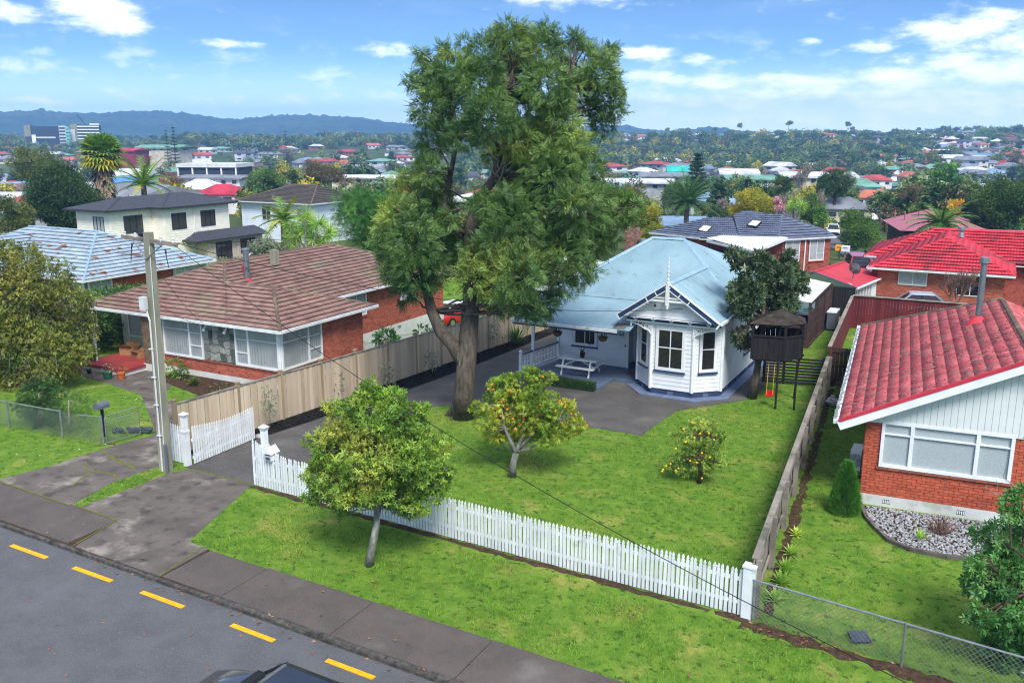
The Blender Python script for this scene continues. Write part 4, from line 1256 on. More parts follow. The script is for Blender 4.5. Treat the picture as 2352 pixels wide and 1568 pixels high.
    # gable over the bay
    gx, gz, gy0, gy1 = -10.95, 4.74, 33.72, 39.6; gl, gr = (-13.05, 3.32), (-8.82, 3.3)
    iron(rf, [(gr[0], gy0, gr[1]), (gr[0], gy1, gr[1]), (gx, gy1, gz), (gx, gy0, gz)], 'blue_iron')
    iron(rf, [(gl[0], gy1, gl[1]), (gl[0], gy0, gl[1]), (gx, gy0, gz), (gx, gy1, gz)], 'blue_iron')
    cap((gx, gy0, gz), (gx, 39.1, gz), .3)
    B().beam((gr[0] + .05, gy0, gr[1] - .04), (gr[0] + .05, 45, gr[1] - .04), .11, .1).make('gutter', 'gutter_white', rf)
    B().beam((gr[0] - .02, gy0 + .1, gr[1] - .14), (gr[0] - .02, 45, gr[1] - .14), .03, .12).make('fascia', 'navy_paint', rf)
    B().poly([(gl[0] + .1, gy0 + .1, 3.22), (gr[0] - .1, gy0 + .1, 3.22), (gr[0] - .1, 37, 3.22), (gl[0] + .1, 37, 3.22)]).make('soffit', 'white_trim', rf)
    # pediment boards
    pw = Wall((-13.0, 34.06), (-8.9, 34.06)); slope = (gz - gl[1]) / (gx - gl[0])
    def lim(z):
        h = max(0, (z - 3.2)) / slope
        return (.1 + h, 4.0 - h)
    B().prism([(-12.95, 34.09, 3.2), (-8.95, 34.09, 3.2), (gx, 34.09, 4.62)], (0, .05, 0)).make('pediment', 'white_paint', th)
    boards(th, pw, 0, 0, 3.22, 4.6, [], 'white_paint', h=.17, lim=lim)
    # navy frieze with white brackets
    fr = B().box(-12.72, -9.02, 33.98, 34.04, 3.08, 3.22).make('frieze', 'navy_paint', th)
    B().box(-12.74, -9.0, 33.95, 34.05, 3.04, 3.08).make('frieze_moulding', 'white_trim', fr)
    for k in range(5):
        x = -12.35 + k * .76
        B().beam((x - .1, 33.955, 3.21), (x, 33.955, 3.1), .05, .04, up=(0, 1, 0)).beam((x + .1, 33.955, 3.21), (x, 33.955, 3.1), .05, .04, up=(0, 1, 0)).make('bracket', 'white_trim', fr)
    # barge boards: navy band between white mouldings, scalloped lower edge
    for (e, sgn) in ((gl, 1), (gr, -1)):
        a = Vector((e[0], 33.7, e[1])); b = Vector((gx, 33.7, gz)); d = (b - a).normalized(); up = Vector((-d.z * sgn, 0, d.x * sgn))
        if up.z < 0: up = -up
        bb = B().beam(a - up * .11, b - up * .11, .05, .17, up=up).make('barge_board', 'navy_paint', rf)
        B().beam(a + up * .0 - d * .06, b + up * .0, .11, .05, up=up).make('moulding', 'white_trim', bb)
        B().beam(a - up * .21 + d * .25, b - up * .21, .07, .035, up=up).make('moulding', 'white_trim', bb)
        B().beam(a - up * .24 - d * .02, a - up * .0 - d * .02, .09, .06, up=d).make('end_block', 'white_trim', bb)
        for f in (.56, .74):
            p = a + (b - a) * f
            B().beam(p - up * .2, p - up * .02, .06, .045, up=d).make('divider', 'white_trim', bb)
        p0 = a - up * .225 + d * .3
        for k in range(8):
            c = p0 + d * (.085 + k * .165); pts = []
            for j in range(7):
                t = math.pi * j / 6
                pts.append(c + d * (-math.cos(t) * .082) - up * (math.sin(t) * .055))
            pts = [c + d * .082 + up * .03, c - d * .082 + up * .03] + pts
            B().prism(pts, (0, .03, 0)).make('scallop', 'white_trim', bb)
    # collar tie, king post with drop, turned finial
    kp = B().box(gx - .07, gx + .07, 33.63, 33.75, 3.86, 4.7).make('king_post', 'white_trim', rf)
    B().lathe((gx, 33.69, 3.66), [(.01, 0), (.045, .03), (.03, .06), (.065, .1), (.04, .14), (.075, .17), (.075, .2)], 12).make('drop', 'white_trim', kp)
    B().lathe((gx, 33.69, 4.68), [(.075, 0), (.075, .1), (.045, .13), (.06, .17), (.045, .21), (.03, .3), (.055, .36), (.03, .42), (.05, .5), (.028, .58), (.04, .68), (.022, .78), (.032, .86), (.015, .95), (.022, 1.0), (.008, 1.1)], 12).make('finial', 'gutter_white', kp)
    B().box(gx - .78, gx + .78, 33.68, 33.73, 3.97, 4.05).make('collar_tie', 'white_trim', kp)
    B().box(gx - .62, gx + .62, 33.69, 33.72, 4.1, 4.16).make('collar_tie', 'gutter_white', kp)
    # fretwork brackets in the cut-away corners
    def fret(x0, sgn):
        q = B(); y = 34.08; zt_ = 3.02
        def arc(cx, cz, r, t0, t1, rad=.024, n=12):
            q.tube([(x0 + sgn * (cx + r * math.cos(t0 + (t1 - t0) * k / n)), y, zt_ + cz + r * math.sin(t0 + (t1 - t0) * k / n)) for k in range(n + 1)], rad, 5)
        arc(.2, -.17, .13, 0, 2 * math.pi); arc(.2, -.17, .07, .6, 2 * math.pi)
        arc(.5, -.08, .09, 0, 2 * math.pi, .02); arc(.75, -.05, .05, 0, 2 * math.pi, .018); arc(.06, -.36, .06, 0, 2 * math.pi, .02)
        q.tube([(x0 + sgn * u, y, zt_ + w_) for u, w_ in ((.03, -.5), (.06, -.42), (.16, -.33), (.32, -.28), (.45, -.2), (.62, -.13), (.9, -.06))], .03, 5)
        q.box(x0 + min(0, sgn * .95), x0 + max(0, sgn * .95), y - .025, y + .025, zt_ - .02, zt_ + .02)
        q.box(x0 - .02, x0 + .02, y - .02, y + .02, zt_ - .52, zt_)
        q.lathe((x0 + sgn * .9, y, zt_ - .24), [(.01, 0), (.035, .03), (.02, .07), (.04, .11), (.04, .22)], 8)
        q.make('fretwork_bracket', 'white_trim', th)
    fret(-11.68, -1); fret(-9.96, 1)
    # small fret beside the door, alarm box, cable bracket on the gable
    B().box(-11.58, -11.44, 33.96, 34.05, 3.58, 3.8).make('alarm_box', 'white_trim', th)
    B().box(-11.585, -11.5, 33.95, 33.96, 3.7, 3.79).make('alarm_lamp', 'rust', th)
    B().beam((-10.62, 33.98, 3.7), (-10.42, 33.98, 3.71), .03, .03).make('cable_bracket', 'galv', th)
    # chimney at the rear slope
    ch = B().box(-17.02, -16.42, 44.8, 45.4, 3.3, 5.62).make('chimney', 'mortar_dark', th)
    bricks(ch, [(Wall((-17.02, 44.8), (-16.42, 44.8)), 0, .6, 3.9, 5.58, []), (Wall((-16.42, 44.8), (-16.42, 45.4)), 0, .6, 3.9, 5.58, [])], 'chimney_brick', bl=.19, bh=.07, dep=.015)
    B().lathe((-16.6, 45.0, 5.62), [(.12, 0), (.11, .22), (.09, .22)], 10).make('chimney_pot', 'brick_plain', ch)
    # rear satellite dish
    B().lathe((0, 0, 0), [(.02, 0), (.18, .04), (.3, .12)], 14)
    d = B(Matrix.Translation((-16.1, 45.0, 4.75)) @ Matrix.Rotation(math.radians(60), 4, 'X')).lathe((0, 0, 0), [(.02, 0), (.2, .03), (.34, .1)], 16).make('satellite_dish', 'galv_dull', ch, smooth=True)


build_villa()


def build_veranda_things():
    # picnic table
    t = thing('picnic_table', 'white painted picnic table with fixed benches on the villa veranda', 'table', (-15.35, 35.3, .12))
    me = B().box(-.9, .9, -.06, .06, -.02, .02).mesh('top_board', 'white_paint')
    for k in range(5): link('top_board', me, t, loc=(-15.33, 34.92 + k * .125, .85))
    for y in (34.66, 35.95):
        for k in range(2): link('seat_board', me, t, loc=(-15.35, y + k * .125, .52))
    for x in (-16.0, -14.7):
        for s in (-1, 1):
            B().beam((x, 35.18 + s * .22, .83), (x, 35.36 + s * .62 - (.03 if s < 0 else 0), .12), .09, .05, up=(1, 0, 0)).make('leg', 'white_paint', t)
        B().beam((x + .06, 34.62, .48), (x + .06, 36.1, .48), .05, .09).make('bench_bearer', 'white_paint', t)
        B().beam((x + .06, 34.9, .8), (x + .06, 35.46, .8), .05, .07).make('top_bearer', 'white_paint', t)
        B().beam((x, 35.2, .5), (-15.35, 35.2, .8), .05, .05).make('brace', 'white_paint', t)
    p = thing('plant_pot', 'small dark pot with a leafy plant on the picnic table', 'pot', (-15.25, 35.3, .87))
    B().lathe((-15.25, 35.3, .87), [(.09, 0), (.12, .2), (.11, .2)], 12).make('pot', 'black_paint', p)
    q = B()
    for k in range(12):
        a = k * 2.4; q.beam((-15.25, 35.3, 1.05), (-15.25 + .13 * math.cos(a), 35.3 + .13 * math.sin(a), 1.12 + .1 * (k % 3)), .04, .008)
    q.make('leaves', 'leaf_shrub', p)
    for (x, lab) in ((-16.1, 'coir hanging basket nearer the veranda balustrade'), (-13.98, 'coir hanging basket nearer the front door')):
        b = thing('hanging_basket', lab, 'basket', (x, 34.5, 1.9), group='hanging baskets under the veranda')
        B().lathe((x, 34.5, 1.88), [(.05, 0), (.16, .06), (.22, .2), (.2, .2)], 14).make('basket', 'coir', b)
        c = B()
        for k in range(3):
            a = k * 2.1; c.tube([(x + .2 * math.cos(a), 34.5 + .2 * math.sin(a), 2.08), (x, 34.5, 2.5)], .006, 4)
        c.tube([(x, 34.5, 2.48), (x, 34.5, 2.78)], .006, 4)
        c.make('hanger', 'galv', b)
        q = B()
        for k in range(26):
            a = k * 2.4; r = .05 + .16 * RND.random(); q.beam((x + r * .7 * math.cos(a), 34.5 + r * .7 * math.sin(a), 2.07), (x + r * 1.2 * math.cos(a), 34.5 + r * 1.2 * math.sin(a), 2.1 + .1 * RND.random()), .05, .006)
        q.make('plant', 'leaf_shrub', b)
    w = thing('wind_ring', 'thin hanging ring ornament in front of the veranda window', 'ornament', (-14.95, 34.6, 1.7))
    B().tube([(-14.62, 34.6, 1.8), (-14.62, 34.6, 2.75)], .008, 4).make('string', 'white_trim', w)
    B().tube([(-14.62 + .07 * math.cos(t / 12 * 6.283), 34.6, 1.73 + .07 * math.sin(t / 12 * 6.283)) for t in range(13)], .012, 5).make('ring', 'black_paint', w)
    B().box(-13.5, -12.95, 36.2, 36.75, .12, .14).make('door_mat', 'coir', label='brown coir door mat in front of the villa door', cat='mat')


build_veranda_things()


# ------------------------------------------------------------------ fences, gates, pole, letterboxes
def picket_mesh(h, w=.072, t=.02, name='picket'):
    q = B(); pr = [(-w / 2, 0), (w / 2, 0), (w / 2, h - .13), (w * .28, h - .115), (w * .46, h - .07), (w * .2, h - .02), (0, h), (-w * .2, h - .02), (-w * .46, h - .07), (-w * .28, h - .115), (-w / 2, h - .13)]
    return q.prism([(x, -t / 2, z) for x, z in pr], (0, t, 0)).mesh(name, 'picket_white')


def build_pickets():
    p0, p1 = Vector((-19.05, 19.06, 0)), Vector((-3.95, 18.42, 0)); d = (p1 - p0); L = d.length; d.normalize(); ang = math.atan2(d.y, d.x); n = Vector((d.y, -d.x, 0))
    th = thing('picket_fence', 'long white picket fence with pointed pickets in front of the lawn', 'fence', p0)
    me = picket_mesh(1.12); n_p = int(L / .104)
    tall = {}
    for k in range(n_p):
        s = .05 + k * .104
        h = 1.0 + .32 * max(0, 1 - s / 1.6) ** 1.7
        link('picket', me, th, loc=p0 + d * s + n * .035 + Vector((0, 0, .03 + RND.uniform(-.006, .006))), rot=(RND.uniform(-.02, .02), RND.uniform(-.014, .014), ang), scale=(1, 1, h / 1.0))
    for z in (.32, .88):
        B().beam(p0 + Vector((0, 0, z)), p1 + Vector((0, 0, z)), .04, .08).make('rail', 'picket_white', th)
    k = 0
    for s in [0.02, 2.4, 4.8, 7.2, 9.6, 12.0, 14.4]:
        if k: B().box(-.05, .05, -.05, .05, 0, 1.0)
        q = B(Matrix.Translation(p0 + d * s - n * .06) @ Matrix.Rotation(ang, 4, 'Z'))
        if k: q.box(-.045, .045, -.045, .045, -.1, 1.02).make('post', 'picket_white', th)
        k += 1
    q = B(Matrix.Translation(p1 + d * .1) @ Matrix.Rotation(ang, 4, 'Z')); q.box(-.13, .13, -.1, .1, 0, 1.22).box(-.15, .15, -.12, .12, 1.22, 1.27).make('end_post', 'picket_white', th)
    def big_post(name, x, y, h, lab):
        q = B()
        q.box(x - .09, x + .09, y - .09, y + .09, 0, h * .62)
        q.box(x - .105, x + .105, y - .105, y + .105, h * .62, h * .66)
        q.box(x - .08, x + .08, y - .08, y + .08, h * .66, h * .9)
        t = thing('gate_post', lab, 'post', (x, y, 0), group='white gate posts')
        q.make('shaft', 'picket_white', t)
        B().add([(x - .085, y - .085, h * .9), (x + .085, y - .085, h * .9), (x + .085, y + .085, h * .9), (x - .085, y + .085, h * .9), (x - .125, y - .125, h * .955), (x + .125, y - .125, h * .955), (x + .125, y + .125, h * .955), (x - .125, y + .125, h * .955), (x, y, h)],
                [(0, 1, 5, 4), (1, 2, 6, 5), (2, 3, 7, 6), (3, 0, 4, 7), (4, 5, 8), (5, 6, 8), (6, 7, 8), (7, 4, 8)]).make('cap', 'picket_white', t)
    big_post('gate_post', -18.72, 19.25, 1.95, 'white gate post beside the letterbox with moulded cap')
    big_post('gate_post', -22.15, 19.28, 1.82, 'white gate post beside the power pole with moulded cap')
    # open gate leaf against the drive
    g = thing('picket_gate', 'white picket gate leaf standing open along the driveway', 'gate', (-22.1, 19.35, 0))
    a0, a1 = Vector((-22.02, 19.4, 0)), Vector((-22.05, 22.2, 0)); dd = (a1 - a0).normalized(); an = math.atan2(dd.y, dd.x)
    for k in range(27):
        s = .05 + k * .104; t = s / 2.8
        hh = 1.15 - .1 * t - .1 * math.sin(t * math.pi)
        link('picket', me, g, loc=a0 + dd * s + Vector((.03, 0, .05)), rot=(0, 0, an), scale=(1, 1, hh))
    for z in (.25, .85):
        B().beam(a0 + Vector((0, 0, z)), a1 + Vector((0, 0, z + .05)), .04, .09).make('rail', 'picket_white', g)
    B().beam(a0 + Vector((-.0, .1, .3)), a1 + Vector((0, -.1, .85)), .035, .07).make('brace', 'picket_white', g)
    s = thing('short_picket_fence', 'short white picket panel between gate post and power pole', 'fence', (-22.7, 19.3, 0))
    for k in range(8):
        link('picket', me, s, loc=(-23.05 + k * .104, 19.33 - .0 * k, .03), rot=(0, 0, 0), scale=(1, 1, 1.18 - .01 * k))
    for z in (.3, .95): B().beam((-23.1, 19.37, z), (-22.2, 19.37, z), .04, .08).make('rail', 'picket_white', s)
    # white letterbox on the pickets
    lb = thing('letterbox', 'white house-shaped letterbox on the picket fence by the gate', 'letterbox', (-18.25, 19.0, .9))
    x0, x1, y0, y1 = -18.4, -18.14, 18.88, 19.2
    B().box(x0, x1, y0, y1, .98, 1.22).make('box', 'white_trim', lb)
    B().add([(x0 - .04, y0 - .05, 1.2), (x1 + .04, y0 - .05, 1.2), (x1 + .04, y1 + .03, 1.2), (x0 - .04, y1 + .03, 1.2), ((x0 + x1) / 2, y0 - .05, 1.4), ((x0 + x1) / 2, y1 + .03, 1.4)], [(0, 4, 5, 3), (1, 2, 5, 4), (0, 1, 4), (2, 3, 5)]).make('lid', 'white_trim', lb)
    B().box(x0 + .04, x1 - .04, y0 - .01, y0, 1.14, 1.18).make('slot', 'ink', lb)
    B().box(x0 + .03, x1 - .03, y0 - .012, y0 - .001, 1.0, 1.1).make('name_plate', 'galv_dull', lb)
    B().box(x0 + .07, x1 - .07, y0 - .016, y0 - .012, 1.03, 1.07).make('plate_number', 'ink', lb)


build_pickets()


def build_paling_fence():
    th = thing('paling_fence', 'tall timber paling fence with capped posts along the driveway', 'fence', (-22, 31, 0))
    y = 19.75; ys = [19.75, 22.35, 24.35, 26.4, 28.35, 30.3, 32.2, 34.0, 35.9, 37.8, 39.6, 41.4, 43.2, 45.0]
    me = B().box(-.011, .011, -.073, .073, 0, 1.72).mesh('paling', 'paling')
    z = 0.0
    for i, (a, b) in enumerate(zip(ys, ys[1:])):
        top = 1.83 - .012 * i
        xa, xb = fence_x(a), fence_x(b); an = math.atan2(b - a, xb - xa) - math.pi / 2
        n = int((b - a - .08) / .15); st = (b - a - .1) / n
        for k in range(n):
            yy = a + .05 + st * (k + .5)
            link('paling', me, th, loc=(fence_x(yy) + .03 + (.012 if k % 2 else 0), yy, top - 1.76), rot=(RND.uniform(-.006, .006), 0, an))
        for zz in (.3, .95, 1.6):
            B().beam((xa - .02, a, zz), (xb - .02, b, zz), .045, .08).make('rail', 'post_wood', th)
        B().beam((xa + .035, a + .06, top - .015), (xb + .035, b - .06, top - .015), .09, .035).make('cap_rail', 'grey_wood', th)
        B().beam((xa - .03, a, -.55), (xb - .03, b, -.55), .05, 1.3).make('retaining_board', 'grey_wood', th)
        q = B(); q.box(xa - .06, xa + .07, a - .055, a + .055, -.2, top + .1)
        q.make('post', 'post_wood', th)
        B().box(xa - .075, xa + .085, a - .075, a + .075, top + .1, top + .13).add([(xa - .075, a - .075, top + .13), (xa + .085, a - .075, top + .13), (xa + .085, a + .075, top + .13), (xa - .075, a + .075, top + .13), (xa, a, top + .16)], [(0, 1, 4), (1, 2, 4), (2, 3, 4), (3, 0, 4)]).make('post_cap', 'post_wood', th)


build_paling_fence()


def rf_x(y): return -3.76 - (y - 18.3) * .0812


def build_side_fence():
    th = thing('grey_side_fence', 'weathered grey timber boundary fence with open rails right of the lawn', 'fence', (-4.5, 28, 0))
    th['label'] = 'weathered grey timber boundary fence running back beside the lawn'
    y = 18.5; k = 0
    me = B().box(-.012, .012, -.075, .075, 0, 1.34).mesh('paling', 'grey_wood')
    while y < 38.4:
        h = 1.33 + .06 * math.sin(y)
        link('paling', me, th, loc=(rf_x(y) - .03, y, .03 + RND.uniform(-.015, .015)), rot=(RND.uniform(-.015, .015), RND.uniform(-.02, .02), .081)); y += .158
    ys = [18.5 + 2.48 * i for i in range(9)]
    for a, b in zip(ys, ys[1:]):
        for zz in (.35, 1.18):
            B().beam((rf_x(a) + .03, a, zz), (rf_x(b) + .03, b, zz + RND.uniform(-.03, .03)), .05, .1).make('rail', 'grey_wood', th)
        B().beam((rf_x(a), a, 1.4), (rf_x(b), b, 1.4 + RND.uniform(-.012, .012)), .15, .035).make('cap_board', 'grey_wood', th)
    for a in ys:
        B().box(rf_x(a) + .03, rf_x(a) + .15, a - .06, a + .06, -.1, 1.38).make('post', 'grey_wood', th)
    # maroon continuation to the rear
    t2 = thing('maroon_side_fence', 'maroon boarded fence with grey capping continuing behind the grey fence', 'fence', (-5.9, 45, 0))
    me2 = B().box(-.012, .012, -.073, .073, 0, 1.72).mesh('board', 'maroon_wood'); y = 38.7
    while y < 51.6:
        link('board', me2, t2, loc=(-5.4 - (y - 38.5) * .066, y, .02), rot=(0, 0, .066)); y += .15
    for a in range(6):
        y0, y1 = 38.6 + a * 2.17, 38.6 + (a + 1) * 2.17
        B().beam((-5.4 - (y0 - 38.5) * .066, y0, 1.77), (-5.4 - (y1 - 38.5) * .066, y1, 1.77), .16, .04).make('cap_board', 'grey_wood', t2)
    t3 = thing('maroon_cross_fence', 'maroon boarded fence crossing behind the red tiled house', 'fence', (-2.5, 51.5, 0))
    me3 = B().box(-.074, .074, -.012, .012, 0, 1.78).mesh('board', 'maroon_wood'); x = -6.2
    while x < 3.5:
        link('board', me3, t3, loc=(x, 51.6 + (x + 6.2) * .01, .02)); x += .152
    B().beam((-6.25, 51.6, 1.83), (-1.2, 51.65, 1.83), .16, .05).make('cap_board', 'grey_wood', t3)
    B().beam((-1.18, 51.65, 1.83), (3.5, 51.7, 1.83), .16, .05).make('cap_board', 'grey_wood', t3)
    t4 = thing('black_rear_fence', 'black boarded fence at the rear of the villa garden', 'fence', (-7, 53.5, 0))
    x = -8.4
    me4 = B().box(-.074, .074, -.012, .012, 0, 1.75).mesh('board', 'black_wood')
    while x < -6.3:
        link('board', me4, t4, loc=(x, 53.4, .2)); x += .152
    B().box(-8.5, -6.3, 53.2, 53.36, 0, .22).make('retaining_board', 'post_wood', t4)
    # dark gate closing the side passage of the red roofed house
    t5 = thing('side_gate', 'dark stained timber gate closing the passage beside the red roofed house', 'gate', (-4.6, 38.6, 0))
    for k in range(7):
        B().box(-5.3 + k * .16, -5.15 + k * .16, 38.6, 38.63, .05, 1.75).make('board', 'dark_stain', t5)
    for zz in (.3, .95, 1.55): B().box(-5.3, -4.2, 38.56, 38.6, zz, zz + .09).make('rail', 'dark_stain', t5)
    B().box(-4.18, -4.05, 38.5, 38.63, 0, 1.85).make('post', 'dark_stain', t5)
    # black slatted screen fence beside the magnolia
    t6 = thing('slat_fence', 'low black fence of horizontal slats beside the magnolia trunk', 'fence', (-6.8, 38.3, 0))
    for k in range(9):
        B().beam((-7.95, 38.05, .1 + k * .13), (-5.6, 38.5, .1 + k * .13), .03, .075, up=(0, 0, 1)).make('slat', 'black_wood', t6)
    for (xx, yy) in ((-7.95, 38.1), (-7.15, 38.22), (-5.6, 38.54)):
        B().box(xx - .05, xx + .05, yy, yy + .09, 0, 1.25).make('post', 'black_wood', t6)


build_side_fence()


def mesh_wire(b, P, Q, h, cell=.085, rad=.006):
    """chain-link between ground points P and Q, height h"""
    P = Vector(P); Q = Vector(Q); L = (Q - P).length; d = (Q - P) / L; up = Vector((0, 0, 1))
    n = int(L / cell)
    m = h
    for s in (1, -1):
        k = -int(m / cell)
        while k < n + int(m / cell):
            a0 = k * cell; a1 = a0 + s * m
            z0, z1 = 0.0, m
            # clip to 0..L
            def clip(a, z, a2, z2):
                if a < 0: z += (z2 - z) * (0 - a) / (a2 - a); a = 0
                if a > L: z += (z2 - z) * (L - a) / (a2 - a); a = L
                return a, z
            if max(a0, a1) > 0 and min(a0, a1) < L:
                ca, cz = clip(a0, z0, a1, z1); da, dz = clip(a1, z1, a0, z0)
                if abs(ca - da) > .02:
                    b.beam(P + d * ca + up * cz, P + d * da + up * dz, rad, rad)
            k += 1


def build_wire():
    t = thing('chain_link_fence', 'galvanised chain link fence with pipe rail beside the picket fence end', 'fence', (-2, 18, 0))
    pts = [(-3.72, 18.3), (-.64, 17.95), (2.6, 17.6)]
    B().tube([(-3.76, 18.32, .98), (2.6, 17.62, .93)], .024, 8).make('top_rail', 'galv', t)
    for p in pts: B().tube([(p[0], p[1], -.1), (p[0], p[1], .99)], .024, 8).make('post', 'galv', t)
    w = B(); mesh_wire(w, (-3.72, 18.3, .03), (2.6, 17.6, .03), .92, .11, .007); w.make('wire_netting', 'galv', t, kind='stuff')
    t = thing('wire_front_fence', 'low chain link fence with green pipe rail under the neighbour shrubs', 'fence', (-29, 19, 0))
    B().tube([(-36, 18.55, 1.02), (-28.06, 19.11, 1.0)], .022, 7).make('top_rail', 'galv_dull', t)
    B().tube([(-27.2, 19.15, 1.0), (-26.25, 19.33, 1.0)], .02, 7).make('top_rail', 'galv', t)
    for p in ((-36, 18.55), (-33.4, 18.72), (-30.8, 18.9), (-28.1, 19.1), (-26.25, 19.33)): B().tube([(p[0], p[1], -.1), (p[0], p[1], 1.06)], .03, 8).make('post', 'galv', t)
    w = B(); mesh_wire(w, (-36, 18.55, .05), (-26.25, 19.33, .05), .93, .13, .006); w.make('wire_netting', 'galv_dull', t, kind='stuff')
    g = thing('wire_gate', 'small open wire gate with scrolled top on the neighbour path', 'gate', (-26, 19.4, 0))
    a, b = Vector((-26.12, 19.36, 0)), Vector((-25.86, 20.55, 0)); d = (b - a).normalized(); L = (b - a).length; up = Vector((0, 0, 1))
    f = B(); f.tube([a + up * .08, a + up * .95, a + d * .06 + up * 1.04, b - d * .06 + up * 1.1, b + up * 1.04, b + up * .12, a + up * .08], .017, 7)
    f.tube([a + up * .84, b + up * .88], .012, 6); f.make('frame', 'galv', g)
    s = B()
    for k in range(6):
        c = a + d * (.15 + k * .19) + up * .95
        s.tube([c + d * (.055 * math.cos(t_ / 8 * 6.28)) + up * (.06 * math.sin(t_ / 8 * 6.28)) for t_ in range(9)], .008, 5)
    s.make('scrollwork', 'galv', g)
    w = B(); mesh_wire(w, a + up * .1, b + up * .1, .74, .085, .006); w.make('wire_netting', 'galv', g, kind='stuff')
    lb = thing('grey_letterbox', 'grey arched letterbox on a dark post behind the wire gate', 'letterbox', (-27.0, 19.9, 0))
    x, y = -27.0, 19.95
    B().box(x - .04, x + .04, y - .04, y + .04, 0, 1.05).make('post', 'ink', lb)
    pr = [(-.17, 0), (.17, 0), (.17, .12), (.1, .2), (0, .23), (-.1, .2), (-.17, .12)]
    B().prism([(x + u * .9, y - .22, 1.05 + v) for u, v in pr], (.0, .44, 0)).make('box', 'letterbox_grey', lb)
    # low stone edging of the garden corner behind the gate
    st = thing('rock_edging', 'row of dark rocks edging the bed behind the wire gate', 'rocks', (-26.5, 20.6, 0))
    rg = random.Random(3)
    for k in range(16):
        px_, py_ = -26.95 + k * .075, 20.35 + rg.uniform(-.06, .1) + k * .035
        B().ball((px_, py_, .08 + (k % 2) * .08), .1 + rg.uniform(-.02, .03), 7, 4, (1, .8, .7)).make('rock', 'slab_slate', st)


build_wire()


def build_pole():
    t = thing('power_pole', 'weathered power pole with cross-arm standing by the driveway', 'pole', (-22.44, 18.66, 0))
    b = Vector((-22.44, 18.66, 0)); tp = Vector((-22.27, 18.66, 7.6)); q = B(); n = 14; vs = []
    for k in range(n + 1):
        p = b.lerp(tp, k / n); w, d = .17 - .055 * k / n, .13 - .035 * k / n
        vs += [(p.x - w, p.y - d, p.z), (p.x + w, p.y - d, p.z), (p.x + w, p.y + d, p.z), (p.x - w, p.y + d, p.z)]
    q.add(vs, [(4 * k + i, 4 * k + (i + 1) % 4, 4 * k + 4 + (i + 1) % 4, 4 * k + 4 + i) for k in range(n) for i in range(4)] + [(4 * n, 4 * n + 1, 4 * n + 2, 4 * n + 3)])
    q.make('shaft', 'pole_concrete', t)
    arm = B().beam((-23.35, 18.6, 7.42), (-21.1, 18.66, 7.28), .1, .12).make('cross_arm', 'grey_wood', t)
    for a, c in (((-22.95, 18.58, 7.38), (-22.3, 18.54, 6.8)), ((-21.6, 18.6, 7.3), (-22.3, 18.54, 6.8))):
        B().tube([a, c], .022, 5).make('brace', 'galv', arm)
    for x in (-23.25, -22.8, -21.7, -21.2):
        B().lathe((x, 18.62, 7.4 - (x + 23) * .05), [(.03, 0), (.05, .05), (.03, .1), (.045, .14), (.02, .17)], 8).make('insulator', 'pipe_white', arm)
    for x, z in ((-22.9, 7.25), (-21.5, 7.15)):
        B().tube([(x + .35 * math.sin(k / 8 * 3.14) * (1 if x > -22 else -1) * .3, 18.55, z - .55 * math.sin(k / 8 * 3.14)) if k else (x, 18.6, z) for k in range(9)], .012, 4).make('cable_loop', 'cable_black', t)
    B().box(-22.6, -22.4, 18.36, 18.52, 5.25, 5.65).make('junction_box', 'pipe_white', t)
    B().tube([(-22.46, 18.5, 5.3), (-22.42, 18.49, 5.1), (-22.36, 18.5, 4.9), (-22.42, 18.5, .02)], .03, 7).make('conduit', 'pipe_white', t)
    B().tube([(-22.15, 18.56, 7.2), (-22.28, 18.52, .9)], .014, 6).make('earth_conduit', 'pipe_white', t)
    B().tube([(-22.2, 18.5, 0), (-22.2, 18.5, .95)], .05, 8).make('conduit_sleeve', 'letterbox_grey', t)
    for z in (4.0, 3.1, 2.2, 1.2):
        B().box(-22.5, -22.33, 18.46, 18.53, z, z + .03).make('saddle', 'pipe_white', t)
    def wire(lab, a, b, sag, r=.013, n=26):
        a = Vector(a); b = Vector(b)
        pts = [a.lerp(b, k / n) - Vector((0, 0, sag * 4 * (k / n) * (1 - k / n))) for k in range(n + 1)]
        B().tube(pts, r, 5).make('overhead_wire', 'cable_black', label=lab, cat='wire', group='overhead service wires')
    arm_r = (-21.2, 18.66, 7.35)
    wire('thick black service wire sagging from pole to the villa gable', arm_r, (-10.6, 33.92, 3.7), .75, .010)
    wire('thin black wire from the pole to the bungalow eave', (-22.2, 18.56, 6.9), (-29.3, 27.0, 2.55), .25, .007)
    wire('second thin black wire from the pole to the bungalow eave', (-22.2, 18.56, 5.6), (-29.25, 27.0, 2.5), .2, .007)
    wire('long black wire crossing the lawn towards the wire fence', (-21.2, 18.62, 7.3), (3.5, 14.2, 1.0), .9, .009)
    wire('black wire running from the pole over the brown roof', (-22.3, 18.7, 7.2), (-27.0, 60, 5.5), .5, .008)


build_pole()
# ------------------------------------------------------------------ neighbours behind
def alu_window(parent, wl, s0, s1, z0, z1, n=2, mt='alu_dark', glass='glass_dark', back=None, fw=.05):
    w = bars_window(parent, wl, s0, s1, z0, z1, vbars=[s0 + (s1 - s0) * (k + 1) / n for k in range(n - 1)], fw=fw, fo=.06, mt=mt, glass=glass, back=back, bw=.045, glo=.05)
    return w


